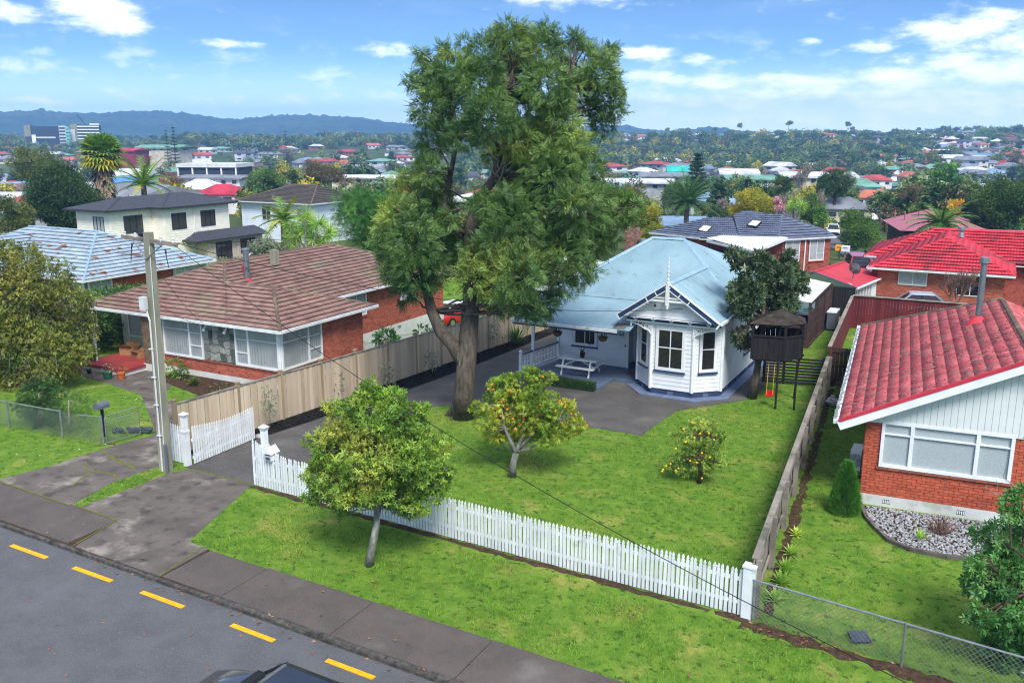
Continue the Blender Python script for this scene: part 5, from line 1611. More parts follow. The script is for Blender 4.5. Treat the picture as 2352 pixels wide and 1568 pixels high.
def build_rusty_house():
    th = thing('rusty_blue_house', 'brick house with rust stained pale blue tiled roof behind the willow', 'house', (-50, 38, 0))
    zg = 2.42; pr = .42; x1, y0, y1 = -44.5, 32.6, 42.4
    R = (x1 - 4.9, y0 + 4.9, zg + 4.9 * pr); L = (-56.0, y0 + 4.9, zg + 4.9 * pr)
    rf = B().prism([(x1 - .05, y0 + .05, zg - .12), (x1 - .05, y1 - .05, zg - .12), (-60, y1 - .05, zg - .12), (-60, y0 + .05, zg - .12)], (0, 0, .06)).make('roof', 'white_trim', th)
    w2 = [(-50.2, 27.4, zg), (-50.2, y0 + 2.4, zg), (-54.4, y0 + 2.4 + 4.2, zg + 4.2 * pr), (-54.4, 31.6, zg + 4.2 * pr)]
    tiles(rf, [[(-60.5, y0, zg), (x1, y0, zg), R, L], [(x1, y0, zg), (x1, y1, zg), R], [(x1, y1, zg), (-60.5, y1, zg), L, R], w2, [(-58.6, 27.4, zg), (-50.2, 27.4, zg), (-54.4, 31.6, zg + 4.2 * pr)], [(-58.6, 35, zg), (-58.6, 27.4, zg), (-54.4, 31.6, zg + 4.2 * pr), (-54.4, 37.5, zg + 4.2 * pr)]],
          'rust_blue_tile', 'rust_blue_tile', tw=.42, tl=.4, waves=2, amp=.018, lip=.06)
    ridge_caps(rf, [((x1, y0, zg), R), ((x1, y1, zg), R), (R, L), ((-50.2, 27.4, zg), (-54.4, 31.6, zg + 4.2 * pr)), ((-54.4, 31.6, zg + 4.2 * pr), (-54.4, 37, zg + 4.2 * pr))], 'blue_flash', w=.16, L=1.2)
    gutter(rf, [(-50, y0 - .06, zg - .04), (x1 + .06, y0 - .06, zg - .04), (x1 + .06, y1, zg - .04)])
    B().prism([(x1 - .5, y0 + .5, -1.4), (x1 - .5, y1 - .5, -1.4), (-60, y1 - .5, -1.4), (-60, y0 + .5, -1.4)], (0, 0, 3.75)).make('wall', 'mortar_dark', th)
    fr = Wall((-50.5, y0 + .5), (x1 - .5, y0 + .5)); sw = Wall((x1 - .5, y0 + .5), (x1 - .5, y1 - .5))
    bricks(th, [(sw, 1.75, 6.3, -.2, 2.35, [])], 'brick_red', bl=.24, bh=.08)
    bars_window(th, fr, 2.6, 5.4, .4, 2.3, vbars=(4.3,), hbars=[(4.3, 5.3, 1.5)], bw=.1, fw=.1, back='lace', glass='glass_clear')
    bars_window(th, sw, .1, 1.7, .4, 2.3, vbars=(.95,), hbars=[(.95, 1.6, 1.5)], bw=.1, fw=.1, back='lace', glass='glass_clear')
    bars_window(th, sw, 6.3, 8.9, .5, 2.3, vbars=(7.1,), hbars=[(6.4, 7.1, 1.5)], bw=.1, fw=.1, back='lace', glass='glass_clear')
    B().tube([(x1 - .42, y0 + 6.7, 2.3), (x1 - .42, y0 + 6.7, -.5)], .05, 6).make('down_pipe', 'gutter_white', th)
    B().beam((x1 - .4, 41.6, 1.9), (x1 + .0, 41.7, 1.2), .04, .04).make('prop', 'white_trim', th)


build_rusty_house()


def build_cream_house():
    zb = -1.5
    th = thing('cream_two_storey_house', 'cream two storey house with flat black hip roof and black windows', 'house', (-66, 58, zb))
    e = 4.2
    body = B().prism([(-67.7, 49.6, zb), (-63.6, 49.6, zb), (-63.6, 53.8, zb), (-62.1, 53.8, zb), (-62.1, 61.2, zb), (-67.7, 61.2, zb)], (0, 0, e - zb)).make('wall', 'cream_board', th)
    fw_ = Wall((-67.7, 49.6), (-63.6, 49.6)); s1 = Wall((-63.6, 49.6), (-63.6, 53.8)); st = Wall((-63.6, 53.8), (-62.1, 53.8)); s2 = Wall((-62.1, 53.8), (-62.1, 61.2))
    boards(th, fw_, 0, fw_.L, 1.2, e, [(2.1, 3.4, 2.3, 3.75)], 'cream_board', h=.2, th=.03)
    boards(th, s1, 0, s1.L, 1.2, e, [(1.3, 3.2, 2.3, 3.75)], 'cream_board', h=.2, th=.03)
    boards(th, st, 0, st.L, 1.2, e, [], 'cream_board', h=.2, th=.03)
    boards(th, s2, 0, 7.4, 1.2, e, [(.75, 2.35, 2.35, 3.75), (4.0, 5.7, 2.35, 3.75)], 'cream_board', h=.2, th=.03)
    alu_window(th, fw_, 2.1, 3.4, 2.3, 3.75, 3, back='lace', glass='glass'); w = alu_window(th, s1, 1.3, 3.2, 2.3, 3.75, 3)
    alu_window(th, s2, .75, 2.35, 2.35, 3.75, 2); alu_window(th, s2, 4.0, 5.7, 2.35, 3.75, 3)
    s1.box(B(), 2.5, 3.1, .05, .5, 2.2, 2.26).make('open_sash', 'alu_dark', w)
    B().prism([s1.P(2.55, .07, 2.3), s1.P(3.1, .07, 2.3), s1.P(3.15, .5, 1.2), s1.P(2.6, .5, 1.2)], (.02, .02, 0)).make('hanging_cloth', 'navy_paint', th)
    rf = B().prism([(-68.4, 48.9, e), (-63.0, 48.9, e), (-63.0, 53.2, e), (-61.5, 53.2, e), (-61.5, 61.9, e), (-68.4, 61.9, e)], (0, 0, .16)).make('roof', 'alu_dark', th)
    z = e + .16; zr = 5.15
    sh = B()
    sh.poly([(-68.4, 48.9, z), (-63, 48.9, z), (-65.9, 52.6, zr)])
    sh.poly([(-63, 48.9, z), (-63, 53.2, z), (-65.9, 57, zr), (-65.9, 52.6, zr)])
    sh.poly([(-61.5, 53.2, z), (-61.5, 61.9, z), (-65.4, 58.9, zr + .1), (-65.4, 57.4, zr + .1)])
    sh.poly([(-63, 53.2, z), (-61.5, 53.2, z), (-65.4, 57.4, zr + .1), (-65.9, 57, zr)])
    sh.poly([(-68.4, 61.9, z), (-68.4, 48.9, z), (-65.9, 52.6, zr), (-65.9, 57, zr), (-65.4, 57.4, zr + .1), (-65.4, 58.9, zr + .1)])
    sh.poly([(-61.5, 61.9, z), (-68.4, 61.9, z), (-65.4, 58.9, zr + .1)])
    sh.make('shingle_slope', 'dark_shingle', rf)
    ridge_caps(rf, [((-63, 48.9, z), (-65.9, 52.6, zr)), ((-61.5, 53.2, z), (-65.4, 57.4, zr + .1)), ((-61.5, 61.9, z), (-65.4, 58.9, zr + .1))], 'dark_shingle', w=.22, L=.6, lift=.01)
    # lower roof and brick ground floor
    lo = B().poly([(-63.4, 56.2, 1.42), (-60.2, 55.6, 1.36), (-60.2, 64.3, 1.36), (-62.1, 64.3, 1.95), (-62.1, 57, 1.95)]).poly([(-63.6, 55.8, 1.4), (-60.2, 55.6, 1.36), (-62.1, 57.2, 1.95), (-63.6, 57.2, 1.95)]).make('lower_roof', 'dark_shingle', rf)
    B().beam((-60.2, 55.5, 1.3), (-60.2, 64.3, 1.3), .1, .14).beam((-63.6, 55.6, 1.32), (-60.2, 55.5, 1.3), .1, .14).make('fascia', 'alu_dark', rf)
    g = B().prism([(-64.0, 57.0, zb), (-60.7, 57.0, zb), (-60.7, 63.9, zb), (-64.0, 63.9, zb)], (0, 0, 1.25 - zb)).make('brick_wall', 'cream_brick', th)
    gw = Wall((-60.7, 57.0), (-60.7, 63.9))
    bricks(g, [(gw, 0, 6.2, -1.2, 1.22, [(1.0, 2.9, -.6, 1.0), (4.0, 5.9, -.3, 1.0)])], 'cream_brick', bl=.34, bh=.12, dep=.01, budget=120)
    alu_window(th, gw, 1.0, 2.9, -.6, 1.0, 3); alu_window(th, gw, 4.0, 5.9, -.3, 1.0, 3)
    B().tube([(-62.0, 57.0, 4.1), (-62.0, 57.0, 1.8)], .05, 6).make('down_pipe', 'white_trim', th)


build_cream_house()


def build_pale_house():
    zb = -2.6
    th = thing('pale_blue_house', 'pale blue weatherboard house with grey brown tiled roof and white fascia', 'house', (-75, 86, zb))
    x0, x1, y0, y1, e = -81.0, -70.2, 82.0, 91.0, 2.45
    B().box(x0, x1, y0, y1, zb, e).make('wall', 'pale_board', th)
    w = Wall((x0, y0), (x1, y0)); s = Wall((x1, y0), (x1, y1))
    ops = [(3.3, 4.7, .3, 1.9), (4.9, 5.8, .2, 1.9), (6.0, 7.2, .0, 1.9), (8.7, 10.2, .4, 1.8)]
    boards(th, w, 0, w.L, zb, e, ops, 'pale_board', h=.24, th=.03); boards(th, s, 0, s.L, zb, e, [], 'pale_board', h=.24, th=.03)
    alu_window(th, w, 3.3, 4.7, .3, 1.9, 2, mt='white_trim'); alu_window(th, w, 4.9, 5.8, .2, 1.9, 1, mt='white_trim', back='lace', glass='glass'); alu_window(th, w, 6.0, 7.2, .0, 1.9, 2, mt='brick_plain'); alu_window(th, w, 8.7, 10.2, .4, 1.8, 2, mt='white_trim', back='lace', glass='glass')
    o = .6; pr = .36; zr = e + pr * 5.1
    a, b, c, d = (x0 - o, y0 - o, e), (x1 + o, y0 - o, e), (x1 + o, y1 + o, e), (x0 - o, y1 + o, e)
    r0, r1 = (x0 + 4.5, (y0 + y1) / 2, zr), (x1 - 2.6, (y0 + y1) / 2, zr)
    rf = B().prism([Vector(p) - Vector((0, 0, .14)) for p in (a, b, c, d)], (0, 0, .1)).make('roof', 'white_trim', th)
    tiles(rf, [[a, b, r1, r0], [b, c, r1], [d, a, r0], [c, d, r0, r1]], 'grey_brown_tile', 'grey_brown_tile', tw=.36, tl=.36, amp=.02, lip=.035, budget=200)
    ridge_caps(rf, [(a, r0), (b, r1), (r0, r1)], 'brown_ridge', L=.6)
    gutter(rf, [(a[0], a[1] - .05, e - .05), (b[0] + .05, b[1] - .05, e - .05), (c[0] + .05, c[1], e - .05)])
    B().box(-76.5, -76.3, 82.5, 82.7, 2.8, 3.25).make('vent_pipe', 'galv', rf)


build_pale_house()


def build_slate_house():
    zb = -.8
    th = thing('slate_roofed_house', 'brick house with dark slate blue tiled roof and two skylights behind the villa', 'house', (-17, 75, zb))
    e = 2.3
    a, b, m, c, d = (-25.3, 72.2, e), (-20.4, 70.3, e), (-17.4, 71.1, e), (-14.6, 71.9, e), (-10.9, 76.3, e)
    r1, r2, r3, r4 = (-21.5, 74.6, 3.35), (-19.1, 75.4, 3.55), (-18.3, 76.6, 3.85), (-15.3, 76.4, 3.8)
    k = (-12.5, 81, e); l = (-24, 82, e)
    rf = B().prism([Vector(p) - Vector((0, 0, .12)) for p in (a, b, c, d, k, l)], (0, 0, .07)).make('roof', 'white_trim', th)
    tiles(rf, [[a, b, r1], [b, m, r2, r1], [m, c, r4, r3, r2], [c, d, r4], [d, k, r4], [k, l, r3, r4], [l, a, r1]], 'slate_tile', 'slate_tile', tw=.34, tl=.42, amp=.04, lip=.085)
    ridge_caps(rf, [(b, r1), (c, r4), (d, r4), (r3, r4), (r1, r2), (r2, r3), (a, r1)], 'slate_tile', w=.24)
    gutter(rf, [a, b]); gutter(rf, [c, d])
    for (p, q, dx) in (((-20.6, 71.6), .9, 0), ((-17.0, 73.2), .9, 0)):
        n = Vector((0.08, -.28, .96)).normalized(); z = 2.3 + (p[1] - 70.8) * .28 + .12
        u = Vector((.96, -.12, .02)).normalized(); v = n.cross(u)
        sk_ = B(); o = Vector((p[0], p[1], z + .05))
        sk_.beam(o, o + v * 1.25, .85, .1, up=n).make('skylight', 'ink', rf)
        B().beam(o + n * .06 + v * .1, o + n * .06 + v * 1.15, .66, .02, up=n).make('skylight_glass', 'tub_white', rf)
    wl = Wall((-14.35, 72.6), (-11.3, 76.3)); wl2 = Wall((-24.6, 72.6), (-20.4, 71.1)); w3 = Wall((-20.4, 71.1), (-14.35, 72.6))
    B().prism([(-24.6, 72.7, zb - .6), (-20.4, 71.2, zb - .6), (-14.4, 72.7, zb - .6), (-11.4, 76.4, zb - .6), (-13, 80.4, zb - .6), (-23.5, 81.4, zb - .6)], (0, 0, e - zb + .55)).make('wall', 'brick_plain', th)
    bricks(th, [(wl, 0, wl.L, -.9, 2.25, [(.2, 1.75, .4, 2.2), (2.6, 4.2, .4, 2.2)])], 'brick_plain', bl=.3, bh=.1, dep=.012)
    wl.box(B(), 0, wl.L, .0, .05, -1.5, -.9).make('plinth', 'plinth_white', th)
    for (p, q) in ((.25, 1.7), (2.65, 4.15)):
        bars_window(th, wl, p, q, .45, 2.15, vbars=((p + q) / 2,), hbars=[((p + q) / 2, q, 1.0)], fw=.07, back='curtain', glass='glass_clear', sill=(.12, .08, .03), sillmat='brick_red')
    B().tube([wl.P(2.2, .08, 2.2), wl.P(2.2, .08, -.9)], .06, 6).make('down_pipe', 'white_trim', th)
    bars_window(th, wl2, 1.0, 2.6, .5, 2.1, vbars=(1.8,), fw=.07, back='curtain')
    # deck rail at the corner
    dk = B()
    for t in range(9):
        p = Vector((-11.2 + t * .1, 76.2 - t * .25, 0)); dk.beam(p + Vector((0, 0, -1.0)), p + Vector((0, 0, .1)), .05, .05)
    dk.beam((-11.2, 76.2, .1), (-10.4, 74.2, .1), .08, .06).make('deck_rail', 'dark_stain', th)
    pt = thing('patio_roof', 'white corrugated patio roof on posts in front of the slate roofed house', 'patio roof', (-17, 69, 0))
    pts = [(-14.9, 65.6, 2.15), (-14.0, 72.4, 2.5), (-18.0, 73.2, 2.6), (-19.6, 69.6, 2.3)]
    iron(pt, [pts[0], pts[1], pts[2], pts[3]], 'white_iron', per=.14, amp=.02, width=.9)
    B().beam((-14.85, 65.55, 2.05), (-13.95, 72.4, 2.4), .06, .2).make('fascia', 'white_trim', pt)
    B().beam((-14.9, 65.55, 2.05), (-19.6, 69.6, 2.2), .06, .2).make('fascia', 'white_trim', pt)
    for (x, y) in ((-15.0, 65.8), (-17.2, 67.8), (-19.4, 69.6), (-14.2, 71.6)): B().box(x - .06, x + .06, y - .06, y + .06, -.4, 2.1).make('post', 'dark_stain', pt)
    for k in range(22):
        f = k / 22; B().box(-15.1 - 4.0 * f - .07, -15.1 - 4.0 * f + .07, 67.0 + 3.4 * f, 67.05 + 3.4 * f, -.3, 1.5).make('screen_board', 'dark_stain', pt)


build_slate_house()


def build_red_house():
    th = thing('crimson_roofed_house', 'brick house with bright crimson tiled hip roof behind the maroon fence', 'house', (0, 63, -.4))
    e = 2.5
    f1, f2, ap1, ap2 = (-6.3, 58.3, e), (1.6, 58.3, e), (-2.35, 62.2, 4.05), (-2.35, 67.0, 4.05)
    f0, f9, m0, m9 = (-7.2, 63.6, e), (14, 63.6, e), (-3.2, 67.6, 4.15), (10, 67.6, 4.15)
    rf = B().prism([Vector(p) - Vector((0, 0, .12)) for p in (f1, f2, (1.6, 63.6, e), f9, (14, 71.6, e), (-7.2, 71.6, e), f0, (-6.3, 63.6, e))], (0, 0, .06)).make('roof', 'white_trim', th)
    tiles(rf, [[f1, f2, ap1], [(-6.3, 67.0, e), f1, ap1, ap2], [f2, (1.6, 67.0, e), ap2, ap1], [f0, f9, m9, m0], [(-7.2, 71.6, e), f0, m0], [f9, (14, 71.6, e), m9], [(14, 71.6, e), (-7.2, 71.6, e), m0, m9]],
          'red_tile_clean', 'red_tile_clean', tw=.34, tl=.4, amp=.04, lip=.085)
    ridge_caps(rf, [(f1, ap1), (f2, ap1), (ap1, ap2), (f0, m0), (m0, m9)], 'red_tile_clean', w=.26)
    gutter(rf, [(f1[0] - .05, f1[1] - .06, e - .04), (f2[0], f2[1] - .06, e - .04)]); gutter(rf, [(f1[0] - .06, f1[1], e - .04), (f1[0] - .06, 63.5, e - .04)]); gutter(rf, [f0, (-6.3, 63.55, e - .02)])
    B().lathe((-1.6, 65.4, 3.9), [(.2, 0), (.13, .3), (.13, .45), (.24, .45), (.24, .62), (.1, .68)], 12).make('flue', 'galv', rf)
    B().box(-5.8, 1.1, 58.8, 67, -1, e - .08).box(-6.7, 13.5, 64.2, 71, -1, e - .08).make('wall', 'brick_plain', th)
    fw_ = Wall((-5.8, 58.8), (1.1, 58.8)); sw = Wall((-5.8, 64.1), (-5.8, 58.8))
    bricks(th, [(fw_, 0, 6.9, -.4, 2.35, [(1.2, 2.8, 1.5, 2.3), (4.4, 5.9, 1.1, 2.3)])], 'brick_mixed', bl=.28, bh=.09, dep=.012)
    alu_window(th, fw_, 1.2, 2.8, 1.5, 2.3, 2, mt='white_trim', glass='glass', back='lace'); alu_window(th, fw_, 4.4, 5.9, 1.1, 2.3, 2, mt='white_trim')


build_red_house()


def build_garage():
    th = thing('red_roofed_garage', 'grey boarded garage with faded red iron roof behind the black fence', 'garage', (-8, 57, -.4))
    fl, fr, br, bl = Vector((-10.2, 56.6, 1.8)), Vector((-6.4, 54.3, 1.8)), Vector((-5.5, 59.4, 1.8)), Vector((-9.4, 61.4, 1.8))
    ra, rb = Vector((-8.9, 54.9, 2.45)), Vector((-8.0, 60.2, 2.45))
    rf = B().add([fl - Vector((0, 0, .06)), fr - Vector((0, 0, .06)), ra - Vector((0, 0, .06))], [(0, 1, 2)]).make('gable', 'mint_board', th)
    B().prism([fr, br, rb, ra], (0, 0, .04)).make('roof_slope', 'red_iron', th); B().prism([bl, fl, ra, rb], (0, 0, .04)).make('roof_slope', 'red_iron', th)
    B().beam(ra + Vector((0, 0, .05)), rb + Vector((0, 0, .05)), .2, .05).make('ridge_capping', 'red_iron', th)
    B().beam(fr + Vector((.03, 0, -.02)), br + Vector((.03, 0, -.02)), .1, .1).make('gutter', 'white_trim', th)
    B().beam(fl, ra, .05, .1).beam(ra, fr, .05, .1).make('barge_board', 'letterbox_grey', th)
    w1 = Wall((fl.x + .3, fl.y + .3), (fr.x - .3, fr.y + .25)); w2 = Wall((fr.x - .3, fr.y + .25), (br.x - .25, br.y - .3))
    B().prism([w1.P(0, -.02, -1), w1.P(w1.L, -.02, -1), w2.P(w2.L, -.02, -1), (bl.x + .3, bl.y - .3, -1)], (0, 0, 2.85)).make('wall', 'pale_board', th)
    boards(th, w1, 0, w1.L, .0, 2.0, [], 'pale_board', h=.16); boards(th, w2, 0, w2.L, .0, 1.8, [(.4, 3.4, .7, 1.6)], 'pale_board', h=.16)
    bars_window(th, w2, .4, 3.4, .7, 1.6, vbars=(.9, 1.4, 1.9, 2.4, 2.9), fw=.07, back='lace', bw=.08)
    d = thing('roof_dish', 'grey satellite dish on a bracket above the red garage roof', 'dish', (-6.7, 55.6, 2.2))
    B(Matrix.Translation((-6.75, 55.3, 2.75)) @ Matrix.Rotation(math.radians(-70), 4, 'X') @ Matrix.Rotation(.3, 4, 'Y')).lathe((0, 0, 0), [(.02, 0), (.2, .03), (.36, .09), (.37, .09)], 18).make('dish', 'galv_dull', d, smooth=True)
    B().tube([(-6.75, 55.35, 2.7), (-6.85, 55.9, 2.1)], .025, 6).tube([(-6.75, 55.35, 2.75), (-7.0, 54.9, 2.5)], .015, 5).make('bracket', 'galv', d)


build_garage()


def build_pergola():
    th = thing('spa_pergola', 'dark slatted pergola with clear roof sheltering a spa pool', 'pergola', (-8, 48.5, 0))
    iron(th, [(-7.4, 45.4, 2.32), (-7.5, 52.0, 2.32), (-8.9, 52.2, 2.5), (-8.8, 45.6, 2.5)], 'white_iron', per=.12, amp=.018, width=.8)
    for y in (45.5, 47.7, 49.9, 52.0): B().box(-7.5, -7.38, y - .06, y + .06, -.1, 2.3).make('post', 'dark_stain', th)
    B().box(-8.85, -8.73, 45.5, 45.62, -.1, 2.4).make('post', 'dark_stain', th)
    B().beam((-7.44, 45.4, 2.25), (-7.5, 52.1, 2.25), .06, .14).make('beam', 'dark_stain', th)
    for k in range(14):
        for (a, b) in ((45.6, 47.6), (47.8, 49.8), (50.0, 51.9)):
            if k > 11 and a < 46: continue
            B().beam((-7.46, a, .25 + k * .135), (-7.46, b, .25 + k * .135), .03, .1).make('slat', 'dark_stain', th)
    for k in range(8): B().beam((-8.75, 45.56, .2 + k * .14), (-7.5, 45.46, .2 + k * .14), .03, .1).make('slat', 'dark_stain', th)
    B().box(-9.0, -7.4, 45.4, 52.1, -.05, .12).make('floor', 'dark_stain', th)
    def spa(x, y, lab, w):
        t = thing('spa_pool', lab, 'spa pool', (x, y, .12))
        B().box(x - w, x + w, y - w, y + w, .12, .95).make('cabinet', 'black_paint', t)
        B().box(x - w - .04, x + w + .04, y - w - .04, y + w + .04, .95, 1.06).make('rim', 'tub_white', t)
        B().box(x - w + .14, x + w - .14, y - w + .14, y + w - .14, 1.0, 1.075).make('water', 'tub_water', t)
        B().box(x - .12, x + .12, y + w - .1, y + w - .02, 1.06, 1.12).make('control', 'ink', t)
    spa(-8.25, 49.9, 'white rimmed spa pool with green water under the pergola', .7)
    t = thing('covered_tub', 'dark tub with a pale lid standing past the pergola', 'tub', (-7.1, 50.9, 0))
    B().box(-7.3, -6.85, 50.2, 51.4, .1, 1.0).make('cabinet', 'letterbox_grey', t)
    B().box(-7.33, -6.82, 50.17, 51.43, 1.0, 1.07).make('lid', 'tub_white', t)


build_pergola()


def build_pink_house():
    th = thing('pink_roofed_house', 'dark walled house with dusty pink iron roof beside the lane hedge', 'house', (-7, 104, -1.8))
    e = 1.0
    a, b, c, d = (-10.7, 108.4, e), (-7.9, 97.2, e), (0.5, 99.5, e), (-1.5, 112, e)
    r = ((-6.2, 110.2, 2.3), (-3.6, 101.8, 2.3))
    for q in ([a, b, r[1], r[0]], [b, c, r[1]], [c, d, r[0], r[1]], [d, a, r[0]]): iron(th, q, 'pink_iron', per=.2, amp=.012, width=.9)
    B().beam(r[0], r[1], .2, .05).beam(b, r[1], .2, .05).make('ridge_capping', 'pink_iron', th)
    B().prism([(-10, 107.6, -2.4), (-7.6, 98.0, -2.4), (0, 100, -2.4), (-2, 111.4, -2.4)], (0, 0, 3.3)).make('wall', 'dark_stain', th)
    w = Wall((-7.6, 98.0), (0, 100))
    alu_window(th, w, 2.2, 4.2, -.6, .7, 2, mt='white_trim', back='lace', glass='glass')
    w.box(B(), .8, 1.4, 0, .06, -1.4, .7).make('door', 'galv_dull', th)
    for p in ((-9.3, 106.5), (-8.2, 105.2), (-6.9, 106)): B().tube([(p[0], p[1], 1.4), (p[0], p[1], 2.3)], .07, 7).make('vent_pipe', 'pink_iron', th)
    t2 = thing('pink_shed', 'long shed with dusty pink iron roof under the dark trees', 'shed', (3, 92, -1))
    iron(t2, [(-.6, 87.0, .9), (7.2, 88.5, .9), (6.4, 92.0, 2.1), (-.8, 90.6, 2.1)], 'pink_iron', per=.2, amp=.014, width=.9)
    B().box(-.4, 6.8, 88.4, 93, -2, .9).make('wall', 'dark_stain', t2)


build_pink_house()


# ------------------------------------------------------------------ vehicles
def car(name, label, loc, rotz, paint='red_paint', roof=None, L=4.3, W=1.72, H_=1.38, kind='sedan', glass='car_glass', plate=None):
    t = thing(name, label, 'car', loc, rotz=rotz, local=True)
    hb = {'sedan': (.60, .90), 'suv': (.78, 1.08)}[kind]
    xf, xr = L / 2, -L / 2
    zbelt = hb[1]; zs = .3 if kind == 'suv' else .2
    # lower body: lofted stations (x, half width, z low, z high)
    st = [(xr, .74, zs + .18, zbelt - .22), (xr + .12, .84, zs + .02, zbelt - .06), (xr + .6, .86, zs, zbelt), (-.3, .865, zs - .02, zbelt + .0), (.6, .865, zs - .02, zbelt - .01), (1.15, .85, zs, zbelt - .04), (xf - .5, .83, zs + .02, zbelt - .16), (xf - .12, .78, zs + .06, zbelt - .26), (xf, .62, zs + .16, zbelt - .36)]
    s = W / 1.72; q = B(); m = 10
    for (x, hw, zl, zh) in st:
        hw *= s; mid = zl + (zh - zl) * .55
        ring = [(-hw * .86, zl), (-hw * .97, zl + .08), (-hw, mid), (-hw * .95, zh - .05), (-hw * .78, zh), (hw * .78, zh), (hw * .95, zh - .05), (hw, mid), (hw * .97, zl + .08), (hw * .86, zl)]
        q.v += [(x, y, z) for y, z in ring]
    for i in range(len(st) - 1):
        for k in range(m): q.f.append((i * m + k, i * m + (k + 1) % m, (i + 1) * m + (k + 1) % m, (i + 1) * m + k))
    q.f.append(tuple(range(m))); q.f.append(tuple(range((len(st) - 1) * m, len(st) * m))[::-1])
    body = q.make('body', paint, t, smooth=True)
    # greenhouse
    if kind == 'suv': gx = [(1.15, 0), (.35, 1), (xr + .25, 1), (xr + .08, 0)]
    else: gx = [(1.05, 0), (.3, 1), (-.95, 1), (-1.7 if L > 4.2 else -1.6, 0)]
    zt = H_; hb_, ht = .76 * s, .56 * s
    P = [(gx[0][0], -hb_, zbelt - .02), (gx[0][0], hb_, zbelt - .02), (gx[1][0], ht, zt), (gx[1][0], -ht, zt), (gx[2][0], ht, zt), (gx[2][0], -ht, zt), (gx[3][0], hb_, zbelt - .02), (gx[3][0], -hb_, zbelt - .02)]
    B().add([P[0], P[1], P[2], P[3]], [(0, 1, 2, 3)]).make('windscreen', glass, t)
    B().add([P[4], P[5], P[7], P[6]], [(0, 1, 2, 3)]).make('rear_window', glass, t)
    for (a, b, c, d) in ((P[1], P[2], P[4], P[6]), (P[0], P[3], P[5], P[7])):
        B().add([a, b, c, d], [(0, 1, 2, 3)]).make('side_window', glass, t)
    rp = B(); e = .03
    rp.add([(gx[1][0] + .03, -ht - e, zt), (gx[1][0] + .03, ht + e, zt), (gx[2][0] - .03, ht + e, zt), (gx[2][0] - .03, -ht - e, zt), (gx[1][0] - .1, -ht * .8, zt + .05), (gx[1][0] - .1, ht * .8, zt + .05), (gx[2][0] + .1, ht * .8, zt + .05), (gx[2][0] + .1, -ht * .8, zt + .05)],
           [(4, 5, 6, 7), (0, 1, 5, 4), (1, 2, 6, 5), (2, 3, 7, 6), (3, 0, 4, 7), (3, 2, 1, 0)])
    rp.make('roof', roof or paint, t)
    for sgn in (0, 1):
        for a, b in (((P[0], P[1])[sgn], (P[3], P[2])[sgn]), ((P[7], P[6])[sgn], (P[5], P[4])[sgn])):
            B().beam(a, b, .07, .05).make('pillar', roof or paint, t)
        a = Vector((-.25, (-hb_, hb_)[sgn], zbelt)); b = Vector((-.3, (-ht, ht)[sgn], zt)); B().beam(a, b, .08, .03).make('pillar', 'black_paint', t)
        B().ball((gx[0][0] - .2, (-hb_ - .14, hb_ + .14)[sgn], zbelt + .06), .1, 8, 5, (.7, 1, .7)).make('mirror', paint, t, smooth=True)
        B().box(xf - .16, xf - .01, (-.66, .42)[sgn] * s, (-.42, .66)[sgn] * s, zbelt - .47, zbelt - .36).make('headlight', 'chrome', t)
        B().box(xr - .015, xr + .1, (-.76, .4)[sgn] * s, (-.4, .76)[sgn] * s, zbelt - .27, zbelt - .13).make('tail_light', 'tail_red', t)
        for x in (1.28, -1.28):
            wy = (-.8, .8)[sgn] * s; wr = .31 if kind == 'sedan' else .36
            w = B().tube([(x, wy - .1, wr), (x, wy + .1, wr)], wr, 18).make('wheel', 'rubber', t)
            B().tube([(x, wy - .115, wr), (x, wy + .115, wr)], wr * .62, 14).make('rim', 'chrome', w)
    B().box(xr - .04, xr + .06, -.8 * s, .8 * s, zs + .12, zs + .32).make('bumper', paint if kind == 'sedan' else 'black_paint', t)
    B().box(xf - .1, xf + .03, -.68 * s, .68 * s, zs + .1, zs + .3).make('bumper', 'black_paint', t)
    B().box(xr - .055, xr - .04, -.22, .22, zbelt - .36, zbelt - .25).make('number_plate', 'plate', t)
    B().box(xr - .06, xr - .055, -.17, .17, zbelt - .33, zbelt - .28).make('plate_number', 'ink', t)
    # cowl with wipers
    B().box(1.0, 1.2, -.72 * s, .72 * s, zbelt - .03, zbelt + .005).make('cowl', 'black_paint', t)
    for y in (-.35, .25): B().beam((1.06, y, zbelt + .02), (.72, y + .42, zbelt + .2), .02, .015).make('wiper', 'black_paint', t)
    return t


car('black_car', 'dark grey car on the road at the bottom edge', (-9.95, 10.12, -.11), math.pi - .03, 'car_dark', L=4.6, W=1.78, H_=1.42)
rc = car('red_coupe', 'red car with white roof parked behind the paling fence', (-29.3, 47.6, -1.25), math.radians(78), 'red_paint', roof='car_white', L=4.3)
sp = B().box(-2.05, -1.85, -.7, .7, 1.0, 1.05).box(-2.0, -1.9, -.6, -.55, .88, 1.0).box(-2.0, -1.9, .55, .6, .88, 1.0).make('spoiler', 'black_paint', rc)
car('red_utility', 'red sport utility vehicle parked beside the crimson roofed house', (-8.6, 73.5, float(T(-8.6, 73.5)) + .02), math.radians(-75), 'red_paint', L=4.7, W=1.85, H_=1.72, kind='suv')
car('white_hatchback', 'white hatchback parked on the far lane', (-18.6, 127, float(T(-18.6, 127)) + .02), math.radians(-80), 'car_white', L=4.2)
car('silver_car', 'silver car roof showing above the maroon cross fence', (-2.6, 54.2, .35), math.radians(10), 'car_silver', L=4.4, H_=1.45)
car('white_car', 'white car parked outside the cream two storey house', (-58.0, 61.5, float(T(-58, 61.5)) + .0), math.radians(95), 'car_white', L=4.3)
